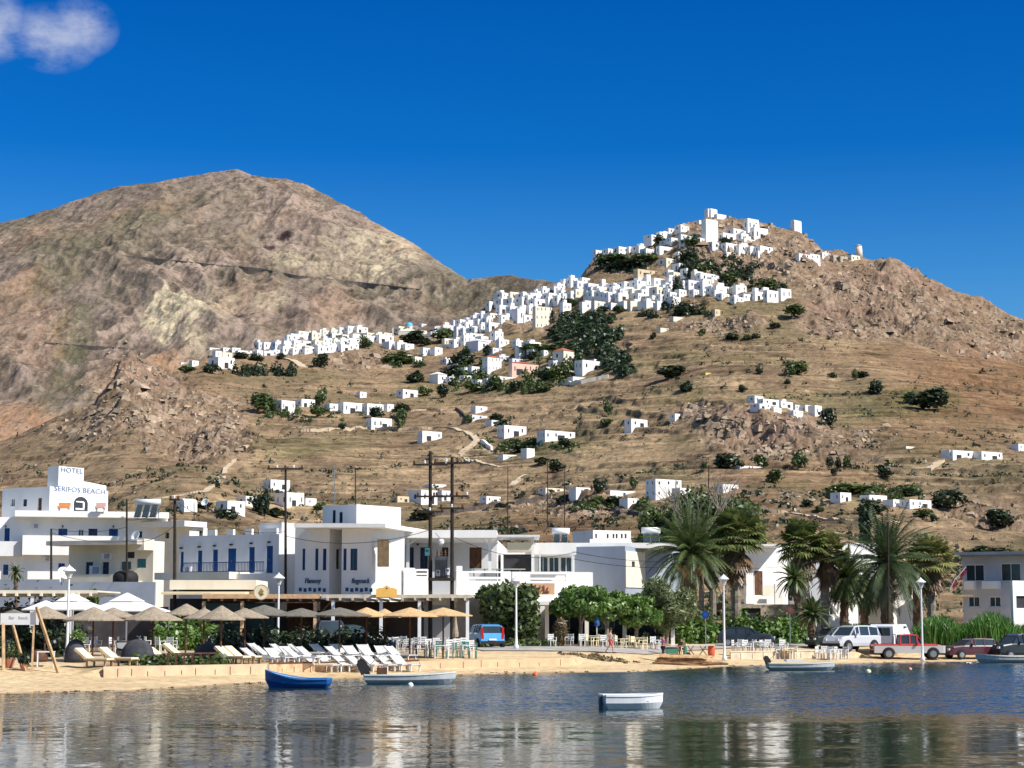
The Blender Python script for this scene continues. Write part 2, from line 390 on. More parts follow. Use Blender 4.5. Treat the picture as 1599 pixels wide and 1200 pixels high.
def attr_mesh(name, verts, quads, C, alpha=None):
    me = bpy.data.meshes.new(name)
    nv, nf = len(verts), len(quads)
    me.vertices.add(nv); me.vertices.foreach_set('co', verts.astype(np.float32).ravel())
    me.loops.add(nf * 4); me.loops.foreach_set('vertex_index', quads.astype(np.int32).ravel())
    me.polygons.add(nf); me.polygons.foreach_set('loop_start', (np.arange(nf) * 4).astype(np.int32))
    me.polygons.foreach_set('loop_total', np.full(nf, 4, np.int32))
    me.polygons.foreach_set('use_smooth', np.ones(nf, bool))
    at_ = me.color_attributes.new('Col', 'FLOAT_COLOR', 'POINT')
    buf = np.ones((nv, 4), np.float32); buf[:, :3] = C
    if alpha is not None: buf[:, 3] = alpha
    at_.data.foreach_set('color', buf.ravel())
    me.update(); me.validate()
    return me
def grid_quads(nr, nc):
    i = np.arange(nr - 1)[:, None] * nc + np.arange(nc - 1)[None, :]
    return np.stack([i, i + 1, i + nc + 1, i + nc], -1).reshape(-1, 4)
def land_material(name, fine, bump, big=False):
    m = bpy.data.materials.new(name); m.use_nodes = True
    t = m.node_tree; bs = t.nodes['Principled BSDF']
    at_ = N(t, 'ShaderNodeVertexColor'); at_.layer_name = 'Col'
    g = N(t, 'ShaderNodeNewGeometry')
    def noise(sc, det, rough, mp=None):
        no = N(t, 'ShaderNodeTexNoise'); no.inputs['Scale'].default_value = sc; no.inputs['Detail'].default_value = det; no.inputs['Roughness'].default_value = rough
        if mp:
            q = N(t, 'ShaderNodeMapping'); q.inputs['Scale'].default_value = mp; L(t, g.outputs['Position'], q.inputs[0]); L(t, q.outputs[0], no.inputs['Vector'])
        else: L(t, g.outputs['Position'], no.inputs['Vector'])
        return no
    def times(a, b):
        mx = N(t, 'ShaderNodeMix', data_type='RGBA', blend_type='MULTIPLY'); mx.inputs[0].default_value = 1
        L(t, a, mx.inputs[6]); L(t, b, mx.inputs[7]); return mx.outputs[2]
    no = noise(fine, 8, 0.68)
    c = times(at_.outputs[0], ramp(t, no.outputs[0], [(0.25, 0.50), (0.5, 1.0), (0.76, 1.45)]).outputs[0])
    if big:
        n2 = noise(0.075, 9, 0.72)
        c = times(c, ramp(t, n2.outputs[0], [(0.34, 0.62), (0.46, 0.95), (0.60, 1.08), (0.74, 1.35)]).outputs[0])
        n4 = noise(0.05, 12, 0.74)
        c = times(c, ramp(t, n4.outputs[0], [(0.36, 1.22), (0.40, 1.02), (0.56, 1.0), (0.61, 0.55)]).outputs[0])
        n3 = noise(1.0, 4, 0.6, (0.022, 0.012, 0.62))
        r3 = ramp(t, n3.outputs[0], [(0.35, 0.50), (0.42, 0.92), (0.56, 1.04), (0.64, 1.42)])
        mx = N(t, 'ShaderNodeMix', data_type='RGBA'); L(t, at_.outputs['Alpha'], mx.inputs[0]); mx.inputs[6].default_value = (1, 1, 1, 1); L(t, r3.outputs[0], mx.inputs[7])
        c = times(c, mx.outputs[2])
    L(t, c, bs.inputs['Base Color'])
    bs.inputs['Roughness'].default_value = 0.95
    bs.inputs['Specular IOR Level'].default_value = 0.12
    bp = N(t, 'ShaderNodeBump'); bp.inputs['Distance'].default_value = bump; bp.inputs['Strength'].default_value = 0.8
    L(t, no.outputs[0], bp.inputs['Height'])
    if big:
        b2 = N(t, 'ShaderNodeBump'); b2.inputs['Distance'].default_value = 5.0; b2.inputs['Strength'].default_value = 0.75
        L(t, n2.outputs[0], b2.inputs['Height']); L(t, bp.outputs[0], b2.inputs['Normal']); bp = b2
    L(t, bp.outputs[0], bs.inputs['Normal'])
    return m
def setting(o, kind='structure'):
    o['kind'] = kind
    return o
hv = np.stack([UU.ravel() * YY.ravel(), YY.ravel(), ZZ.ravel()], -1)
# recompute the true heights in the colour set
D['X'] = hv[:, 0]; D['Y'] = hv[:, 1]
hillC = land_colours(D)
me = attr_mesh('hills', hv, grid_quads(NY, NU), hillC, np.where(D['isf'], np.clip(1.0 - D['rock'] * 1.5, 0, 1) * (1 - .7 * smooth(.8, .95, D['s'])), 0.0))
me.materials.append(land_material('hillside_earth', 0.4, 0.9, True))
hills = bpy.data.objects.new('hills', me); col.objects.link(hills); setting(hills)

# flat shore in front of the hill: sand, terrace, yard earth
nu2 = 520
us2 = np.linspace(-0.40, 0.40, nu2)
q = np.concatenate([np.linspace(-14, -1, 12), np.linspace(-0.6, 4, 16), np.linspace(4.4, 18, 60)])
rows = []
for s_ in q:
    rows.append(shoreY(us2) + s_)
base = shoreY(us2) + 18
for t_ in np.linspace(0, 1, 60)[1:]:
    rows.append(base + (Y0 - base) * t_)
SY = np.array(rows); SU = np.repeat(us2[None, :], len(rows), 0)
SX = SU * SY
SZ = shore_z(SX, SY)
s_in = SY - shoreY(SU)
SZ = SZ + np.where((s_in > 0.5) & (SY < Y0 - 1), 0.03 * fbm(SX / 1.6, SY / 1.6, 3, 301), 0)
xf, yf, sf = SX.ravel(), SY.ravel(), s_in.ravel(); pxf = 799.5 + F * SU.ravel()
C = np.repeat(srgb(208, 184, 146)[None, :], len(xf), 0)
Wf = (wallY(SU) - shoreY(SU)).ravel()
pxf = 799.5 + F * SU.ravel()
def mixc(c, t, d): return c * (1 - t[:, None]) + d[None, :] * t[:, None]
def mixc(c, t, d): return c * (1 - t[:, None]) + d[None, :] * t[:, None]
C = mixc(C, np.clip(0.3 + fbm(xf / 5, yf / 3, 4, 311), 0, .8), srgb(188, 162, 124))
C = mixc(C, smooth(0.3, 1.2, sf - Wf) * wallw(SU.ravel()) * (1 - smooth(620, 700, pxf)) * (.75 + .3 * fbm(xf / 2, yf / 2, 3, 341)), srgb(132, 108, 82))
C = mixc(C, np.clip(1 - smooth(0.0, 1.6, sf + 0.8 * fbm(xf / 3, yf / 2, 3, 321)), 0, 1) * 0.85, srgb(150, 122, 88))
C = mixc(C, np.clip(smooth(0.25, .5, fbm(xf / 1.2, yf / .6, 3, 331)) * smooth(.8, 2.5, sf) * .5, 0, 1), srgb(128, 100, 66))
C = mixc(C, smooth(14, 22, sf) * 0.7, srgb(196, 178, 152))
C = mixc(C, smooth(28, 40, sf) * 0.6, srgb(150, 132, 100))
me = attr_mesh('beach', np.stack([xf, yf, SZ.ravel()], -1), grid_quads(len(rows), nu2), C)
me.materials.append(land_material('beach_sand', 2.5, 0.05))
beach = bpy.data.objects.new('beach', me); col.objects.link(beach); setting(beach)

# the sea
def water_material():
    m = bpy.data.materials.new('bay_water'); m.use_nodes = True
    t = m.node_tree; bs = t.nodes['Principled BSDF']
    bs.inputs['Base Color'].default_value = (0.010, 0.026, 0.024, 1)
    bs.inputs['Roughness'].default_value = 0.06
    bs.inputs['IOR'].default_value = 1.333
    g = N(t, 'ShaderNodeNewGeometry')
    sp = N(t, 'ShaderNodeSeparateXYZ'); L(t, g.outputs['Position'], sp.inputs[0])
    def waves(sx, sy, detail):
        mp = N(t, 'ShaderNodeMapping'); mp.inputs['Scale'].default_value = (sx, sy, 1)
        L(t, g.outputs['Position'], mp.inputs[0])
        n = N(t, 'ShaderNodeTexNoise'); n.inputs['Scale'].default_value = 1; n.inputs['Detail'].default_value = detail
        L(t, mp.outputs[0], n.inputs['Vector'])
        return n
    big = waves(0.055, 0.16, 2)
    # breeze patches: calm near the pier, ruffled farther out and to the right
    mr = N(t, 'ShaderNodeMath', operation='MULTIPLY_ADD')           # y - 0.18 x
    L(t, sp.outputs[0], mr.inputs[0]); mr.inputs[1].default_value = WIND_X; L(t, sp.outputs[1], mr.inputs[2])
    ad = N(t, 'ShaderNodeMath', operation='MULTIPLY_ADD'); L(t, big.outputs[0], ad.inputs[0]); ad.inputs[1].default_value = 14; L(t, mr.outputs[0], ad.inputs[2])
    rg = N(t, 'ShaderNodeMapRange'); rg.interpolation_type = 'SMOOTHSTEP'
    L(t, ad.outputs[0], rg.inputs[0]); rg.inputs[1].default_value = 57; rg.inputs[2].default_value = 73; rg.inputs[3].default_value = 0.0; rg.inputs[4].default_value = 1.0
    # slopes of the ripples, read straight from noise so that they keep their size at any distance
    def vm(op, a, b):
        n = N(t, 'ShaderNodeVectorMath', operation=op)
        for i, q in ((0, a), (1, b)):
            if hasattr(q, 'links'): L(t, q, n.inputs[i])
            else: n.inputs[i].default_value = q
        return n.outputs[0]
    w1 = waves(0.55, 1.25, 2); w2 = waves(5.0, 6.5, 2)
    v1 = vm('SUBTRACT', w1.outputs[1], (.5, .5, .5)); v2 = vm('SUBTRACT', w2.outputs[1], (.5, .5, .5))
    def sc_(v, lo, hi):
        k = N(t, 'ShaderNodeMapRange'); L(t, rg.outputs[0], k.inputs[0]); k.inputs[3].default_value = lo; k.inputs[4].default_value = hi
        n = N(t, 'ShaderNodeVectorMath', operation='SCALE'); L(t, v, n.inputs[0]); L(t, k.outputs[0], n.inputs['Scale']); return n.outputs[0]
    tot = vm('ADD', sc_(v1, RIP[0], RIP[1]), sc_(v2, RIP[2], RIP[3]))
    bi = N(t, 'ShaderNodeVectorMath', operation='SCALE'); bi.inputs[0].default_value = (0, -1, 0); bm_ = N(t, 'ShaderNodeMath', operation='MULTIPLY'); xr = N(t, 'ShaderNodeMapRange'); xr.interpolation_type = 'SMOOTHSTEP'; L(t, sp.outputs[0], xr.inputs[0]); xr.inputs[1].default_value = -22; xr.inputs[2].default_value = 12; xr.inputs[3].default_value = .015; xr.inputs[4].default_value = RIP[4]
    L(t, rg.outputs[0], bm_.inputs[0]); L(t, xr.outputs[0], bm_.inputs[1]); L(t, bm_.outputs[0], bi.inputs['Scale'])
    tot = vm('ADD', vm('ADD', vm('MULTIPLY', tot, (1, 1, 0)), bi.outputs[0]), (0, 0, 1))
    L(t, vm('NORMALIZE', tot, (0, 0, 0)), bs.inputs['Normal'])
    return m
WIND_X = 0.05
RIP = (0.05, 0.09, 0.05, 0.30, 0.072)
me = bpy.data.meshes.new('sea')
me.from_pydata([(-4000, -600, 0), (4000, -600, 0), (4000, 600, 0), (-4000, 600, 0)], [], [(0, 1, 2, 3)])
me.materials.append(water_material())
sea = bpy.data.objects.new('sea', me); col.objects.link(sea); setting(sea)
# ---------------------------------------------------------------- materials
def _lin(c):
    return tuple(srgb(*c)) if max(c) > 1.001 else tuple(c)
MATS = {}
def mat(name, c, rough=0.8, var=0.12, scale=1.5, bump=0.0, spec=0.3, streak=0.0, metallic=0.0, island=0.0, c2=None, island_c=None):
    if name in MATS: return MATS[name]
    c = _lin(c)
    m = bpy.data.materials.new(name); m.use_nodes = True
    t = m.node_tree; bs = t.nodes['Principled BSDF']
    g = N(t, 'ShaderNodeNewGeometry')
    mp = N(t, 'ShaderNodeMapping'); mp.inputs['Scale'].default_value = (1, 1, 0.35 if streak else 1)
    L(t, g.outputs['Position'], mp.inputs[0])
    no = N(t, 'ShaderNodeTexNoise'); no.inputs['Scale'].default_value = scale; no.inputs['Detail'].default_value = 5; no.inputs['Roughness'].default_value = 0.6
    L(t, mp.outputs[0], no.inputs['Vector'])
    lo = tuple(x * (1 - var) for x in c); hi = tuple(min(1, x * (1 + var)) for x in c)
    if c2 is not None: lo = _lin(c2)
    rp = ramp(t, no.outputs[0], [(0.32, lo), (0.62, hi)])
    out = rp.outputs[0]
    if island > 0:
        r2 = ramp(t, g.outputs['Random Per Island'], [(0, 1 - island), (1, 1 + island)]) if island_c is None else ramp(t, g.outputs['Random Per Island'], island_c)
        mx = N(t, 'ShaderNodeMix', data_type='RGBA', blend_type='MULTIPLY'); mx.inputs[0].default_value = 1
        L(t, out, mx.inputs[6]); L(t, r2.outputs[0], mx.inputs[7]); out = mx.outputs[2]
    L(t, out, bs.inputs['Base Color'])
    bs.inputs['Roughness'].default_value = rough
    bs.inputs['Specular IOR Level'].default_value = spec
    bs.inputs['Metallic'].default_value = metallic
    if bump:
        bp = N(t, 'ShaderNodeBump'); bp.inputs['Distance'].default_value = bump; bp.inputs['Strength'].default_value = 0.7
        L(t, no.outputs[0], bp.inputs['Height']); L(t, bp.outputs[0], bs.inputs['Normal'])
    MATS[name] = m
    return m
def leafmat(name, c, c2, trans=0.25):
    if name in MATS: return MATS[name]
    m = bpy.data.materials.new(name); m.use_nodes = True
    t = m.node_tree; t.nodes.clear()
    g = N(t, 'ShaderNodeNewGeometry')
    no = N(t, 'ShaderNodeTexNoise'); no.inputs['Scale'].default_value = 0.9; no.inputs['Detail'].default_value = 3
    L(t, g.outputs['Position'], no.inputs['Vector'])
    a = N(t, 'ShaderNodeMath', operation='MULTIPLY_ADD'); L(t, g.outputs['Random Per Island'], a.inputs[0]); a.inputs[1].default_value = 0.7
    b = N(t, 'ShaderNodeMath', operation='MULTIPLY_ADD'); L(t, no.outputs[0], b.inputs[0]); b.inputs[1].default_value = 1.0; b.inputs[2].default_value = -0.35
    L(t, b.outputs[0], a.inputs[2])
    rp = ramp(t, a.outputs[0], [(0.05, _lin(c)), (0.95, _lin(c2))])
    df = N(t, 'ShaderNodeBsdfDiffuse'); L(t, rp.outputs[0], df.inputs[0])
    tr = N(t, 'ShaderNodeBsdfTranslucent'); L(t, rp.outputs[0], tr.inputs[0])
    gl = N(t, 'ShaderNodeBsdfGlossy'); gl.inputs['Roughness'].default_value = 0.45; gl.inputs[0].default_value = (1, 1, 1, 1)
    mx = N(t, 'ShaderNodeMixShader'); mx.inputs[0].default_value = trans
    L(t, df.outputs[0], mx.inputs[1]); L(t, tr.outputs[0], mx.inputs[2])
    m2 = N(t, 'ShaderNodeMixShader'); m2.inputs[0].default_value = 0.04
    L(t, mx.outputs[0], m2.inputs[1]); L(t, gl.outputs[0], m2.inputs[2])
    o = N(t, 'ShaderNodeOutputMaterial'); L(t, m2.outputs[0], o.inputs[0])
    MATS[name] = m
    return m
WHITE = mat('whitewash', (0.82, 0.80, 0.765), 0.9, 0.07, 0.6, 0.01, 0.2, streak=1)
WHITE2 = mat('whitewash_grey', (0.66, 0.66, 0.67), 0.9, 0.10, 0.5, 0.01, 0.2, streak=1)
CREAMW = mat('cream_plaster', (0.74, 0.68, 0.55), 0.9, 0.08, 0.8, 0.01, 0.2, streak=1)
OCHRE = mat('ochre_plaster', (0.62, 0.50, 0.33), 0.9, 0.1, 0.3, 0, 0.2)
PINKW = mat('pink_plaster', (0.72, 0.50, 0.40), 0.9, 0.06, 0.3, 0, 0.2)
LILAC = mat('pale_lilac_plaster', (0.70, 0.68, 0.74), 0.9, 0.08, 0.3, 0, 0.2)
GREYW = mat('grey_plaster_and_shade', (0.34, 0.35, 0.37), 0.9, 0.1, 0.5, 0, 0.2, streak=1)
STONE = mat('rubble_stone', (0.42, 0.35, 0.26), 0.95, 0.4, 3.0, 0.04, 0.1)
HSTONE = mat('hillside_stone', (0.40, 0.35, 0.28), 0.95, 0.35, 0.5, 0.04, 0.1)
DARK = mat('dark_opening', (0.035, 0.035, 0.04), 0.5, 0.2, 1)
GLASS = mat('window_glass', (0.03, 0.045, 0.055), 0.08, 0.2, 0.5, 0, 0.6)
BLUE = mat('blue_paint', (0.010, 0.06, 0.20), 0.45, 0.15, 3)
NAVY = mat('navy_paint', (0.02, 0.035, 0.085), 0.5, 0.15, 3)
TEAL = mat('teal_paint', (0.04, 0.17, 0.20), 0.5, 0.15, 3)
BROWNP = mat('brown_wood', (0.10, 0.045, 0.025), 0.7, 0.3, 4)
WOOD = mat('pale_wood', (0.42, 0.28, 0.15), 0.8, 0.25, 5, 0.01)
POLEW = mat('creosoted_pole', (0.030, 0.022, 0.017), 0.85, 0.35, 4, 0.01)
METALW = mat('white_enamel', (0.74, 0.75, 0.76), 0.4, 0.05, 2)
METALG = mat('galvanised_metal', (0.30, 0.31, 0.32), 0.4, 0.15, 4, metallic=0.6)
BLACK = mat('black_rubber', (0.02, 0.02, 0.022), 0.7, 0.2, 5)
TILE = mat('red_roof_tiles', (0.42, 0.12, 0.06), 0.85, 0.25, 1.0)
CONC = mat('concrete', (0.50, 0.46, 0.40), 0.9, 0.15, 1.2, 0.01)
ROADM = mat('pale_asphalt', (0.36, 0.33, 0.30), 0.95, 0.2, 0.8, 0.01)
WPLAST = mat('white_plastic', (0.66, 0.66, 0.64), 0.45, 0.06, 6)
INKB = mat('blue_lettering', (0.03, 0.08, 0.17), 0.6, 0.1, 3)

# ---------------------------------------------------------------- mesh collecting
class MB:
    def __init__(s, *mats):
        s.v = []; s.f = []; s.mi = []; s.mats = list(mats)
    def _m(s, m):
        if m is None: return 0
        if m not in s.mats: s.mats.append(m)
        return s.mats.index(m)
    def poly(s, pts, m=None):
        b = len(s.v); s.v += [tuple(p) for p in pts]; s.f.append(tuple(range(b, b + len(pts)))); s.mi.append(s._m(m)); return s
    def box(s, x0, x1, y0, y1, z0, z1, m=None, T=None):
        P = [(x0, y0, z0), (x1, y0, z0), (x1, y1, z0), (x0, y1, z0), (x0, y0, z1), (x1, y0, z1), (x1, y1, z1), (x0, y1, z1)]
        return s.hexa(P, m, T)
    def hexa(s, P, m=None, T=None):
        if T is not None: P = [tuple(T @ Vector(p)) for p in P]
        b = len(s.v); s.v += [tuple(p) for p in P]; k = s._m(m)
        for f in ((0, 3, 2, 1), (4, 5, 6, 7), (0, 1, 5, 4), (1, 2, 6, 5), (2, 3, 7, 6), (3, 0, 4, 7)):
            s.f.append(tuple(b + i for i in f)); s.mi.append(k)
        return s
    def bar(s, a, b, w, h=None, m=None, up=(0, 0, 1)):
        h = h or w; a = Vector(a); b = Vector(b); d = (b - a).normalized()
        up = Vector(up)
        if abs(d.dot(up)) > 0.98: up = Vector((0, 1, 0))
        sx = d.cross(up).normalized() * w / 2; sy = sx.normalized().cross(d).normalized() * h / 2
        P = [a - sx - sy, a + sx - sy, b + sx - sy, b - sx - sy, a - sx + sy, a + sx + sy, b + sx + sy, b - sx + sy]
        return s.hexa([tuple(p) for p in P], m)
    def tube(s, pts, r, n=8, m=None, cap=True):
        pts = [Vector(p) for p in pts]; rs = r if hasattr(r, '__len__') else [r] * len(pts)
        b = len(s.v); k = s._m(m)
        for i, p in enumerate(pts):
            d = (pts[min(i + 1, len(pts) - 1)] - pts[max(i - 1, 0)]).normalized()
            up = Vector((0, 0, 1)) if abs(d.z) < 0.95 else Vector((0, 1, 0))
            x = d.cross(up).normalized(); y = x.cross(d).normalized()
            for j in range(n):
                a = 2 * math.pi * j / n
                s.v.append(tuple(p + (x * math.cos(a) + y * math.sin(a)) * rs[i]))
        for i in range(len(pts) - 1):
            for j in range(n):
                j2 = (j + 1) % n
                s.f.append((b + i * n + j, b + i * n + j2, b + (i + 1) * n + j2, b + (i + 1) * n + j)); s.mi.append(k)
        if cap:
            s.f.append(tuple(b + j for j in range(n))[::-1]); s.mi.append(k)
            e = b + (len(pts) - 1) * n; s.f.append(tuple(e + j for j in range(n))); s.mi.append(k)
        return s
    def lathe(s, prof, n=12, c=(0, 0, 0), m=None, T=None, cap=True):
        """prof: list of (radius, z)"""
        b = len(s.v); k = s._m(m)
        for (r, z) in prof:
            for j in range(n):
                a = 2 * math.pi * j / n
                p = Vector((r * math.cos(a), r * math.sin(a), z))
                if T is not None: p = T @ p
                s.v.append((p.x + c[0], p.y + c[1], p.z + c[2]))
        for i in range(len(prof) - 1):
            for j in range(n):
                j2 = (j + 1) % n
                s.f.append((b + i * n + j, b + i * n + j2, b + (i + 1) * n + j2, b + (i + 1) * n + j)); s.mi.append(k)
        if cap:
            s.f.append(tuple(b + j for j in range(n))[::-1]); s.mi.append(k)
            e = b + (len(prof) - 1) * n; s.f.append(tuple(e + j for j in range(n))); s.mi.append(k)
        return s
    def build(s, name, parent=None, off=None, smooth_=False):
        me = bpy.data.meshes.new(name)
        v = s.v
        if off is not None:
            ox, oy, oz = off; v = [(a - ox, b - oy, c - oz) for a, b, c in v]
        me.from_pydata(v, [], s.f)
        for m in s.mats: me.materials.append(m)
        if len(s.mats) > 1: me.polygons.foreach_set('material_index', s.mi)
        if smooth_: me.polygons.foreach_set('use_smooth', [True] * len(me.polygons))
        me.update()
        o = bpy.data.objects.new(name, me); col.objects.link(o)
        if parent is not None: o.parent = parent
        return o
def tag(o, label, cat, group=None, kind=None):
    o['label'] = label; o['category'] = cat
    if group: o['group'] = group
    if kind: o['kind'] = kind
    return o
def thing(name, label, cat, loc=(0, 0, 0), rz=0.0, group=None):
    o = bpy.data.objects.new(name, None); o.empty_display_size = 0.5
    col.objects.link(o); o.location = loc; o.rotation_euler = (0, 0, rz)
    return tag(o, label, cat, group)
def copy_tree(o, loc, rz=0.0, label=None, group=None, scale=None):
    """a copy of a thing with its parts and sub-parts"""
    r = o.copy(); col.objects.link(r); r.location = loc; r.rotation_euler = (0, 0, rz)
    if scale: r.scale = scale if hasattr(scale, '__len__') else (scale,) * 3
    if label: r['label'] = label
    if group: r['group'] = group
    for ch in list(o.children):
        c = ch.copy(); col.objects.link(c); c.parent = r
        for g in list(ch.children):
            d = g.copy(); col.objects.link(d); d.parent = c
    return r
def text_mesh(body, size, m, name, parent, origin, xdir, off=(0, 0, 0), depth=0.02, width=None, align='LEFT', shear=0.0):
    """letters as real raised shapes on a wall; xdir = reading direction, letters stand upright"""
    cu = bpy.data.curves.new(name, 'FONT'); cu.body = body; cu.size = size; cu.extrude = depth; cu.resolution_u = 2; cu.shear = shear
    tmp = bpy.data.objects.new(name, cu); col.objects.link(tmp)
    dg = bpy.context.evaluated_depsgraph_get(); dg.update()
    me = bpy.data.meshes.new_from_object(tmp.evaluated_get(dg))
    bpy.data.objects.remove(tmp)
    co = np.empty(len(me.vertices) * 3); me.vertices.foreach_get('co', co); co = co.reshape(-1, 3)
    if width: co[:, 0] *= width / max(1e-6, co[:, 0].max() - co[:, 0].min())
    x = Vector(xdir).normalized(); z = Vector((0, 0, 1)); n = x.cross(z)      # n points to the reader
    o = Vector(origin) - Vector(off)
    out = np.outer(co[:, 0], x) + np.outer(co[:, 1], z) + np.outer(co[:, 2], n) + np.array(o)
    me.vertices.foreach_set('co', out.ravel()); me.materials.clear(); me.materials.append(m); me.update()
    ob = bpy.data.objects.new(name, me); col.objects.link(ob); ob.parent = parent
    return ob

# ---------------------------------------------------------------- buildings seen through pixels
class Face:
    """a vertical wall plane: starts at corner P (x, y), runs along unit d; n points outwards"""
    def __init__(s, P, d, n, z0, z1, ln):
        s.P = P; s.d = d; s.n = n; s.z0 = z0; s.z1 = z1; s.ln = ln; s.op = []
    def hit(s, px, py):
        u, w = uw(px, py); u = float(u); w = float(w)
        t = (u * s.P[1] - s.P[0]) / (s.d[0] - u * s.d[1])
        return t, EYE + w * (s.P[1] + t * s.d[1])
    def pt(s, t, z, out=0.0):
        return Vector((s.P[0] + s.d[0] * t + s.n[0] * out, s.P[1] + s.d[1] * t + s.n[1] * out, z))
    def rect(s, x0, y0, x1, y1):
        xm, ym = (x0 + x1) / 2, (y0 + y1) / 2
        ta, _ = s.hit(x0, ym); tb, _ = s.hit(x1, ym); _, za = s.hit(xm, y0); _, zb = s.hit(xm, y1)
        return min(ta, tb), max(ta, tb), min(za, zb), max(za, zb)
    def wall(s, mb, m, reveal=0.18):
        ts = {0.0, s.ln}; zs = {s.z0, s.z1}; ops = []
        for (a, b, c, d) in s.op:
            a = max(0.05, a); b = min(s.ln - 0.05, b); c = max(s.z0 + 0.01, c); d = min(s.z1 - 0.05, d)
            if b - a < 0.05 or d - c < 0.05: continue
            ops.append((a, b, c, d)); ts |= {a, b}; zs |= {c, d}
        ts = sorted(ts); zs = sorted(zs)
        for i in range(len(ts) - 1):
            for j in range(len(zs) - 1):
                tm, zm = (ts[i] + ts[i + 1]) / 2, (zs[j] + zs[j + 1]) / 2
                if any(a < tm < b and c < zm < d for a, b, c, d in ops): continue
                mb.poly([s.pt(ts[i], zs[j]), s.pt(ts[i + 1], zs[j]), s.pt(ts[i + 1], zs[j + 1]), s.pt(ts[i], zs[j + 1])], m)
        for (a, b, c, d) in ops:
            q = [(a, c), (b, c), (b, d), (a, d)]
            for i in range(4):
                p0, p1 = q[i], q[(i + 1) % 4]
                mb.poly([s.pt(*p0), s.pt(*p1), s.pt(p1[0], p1[1], -reveal - 0.06), s.pt(p0[0], p0[1], -reveal - 0.06)], m)
    def slab(s, mb, a, b, c, d, o0, o1, m=None):
        """box on the wall between a..b along, c..d up, o0..o1 outwards"""
        P = [s.pt(a, c, o1), s.pt(b, c, o1), s.pt(b, c, o0), s.pt(a, c, o0), s.pt(a, d, o1), s.pt(b, d, o1), s.pt(b, d, o0), s.pt(a, d, o0)]
        mb.hexa([tuple(p) for p in P], m)
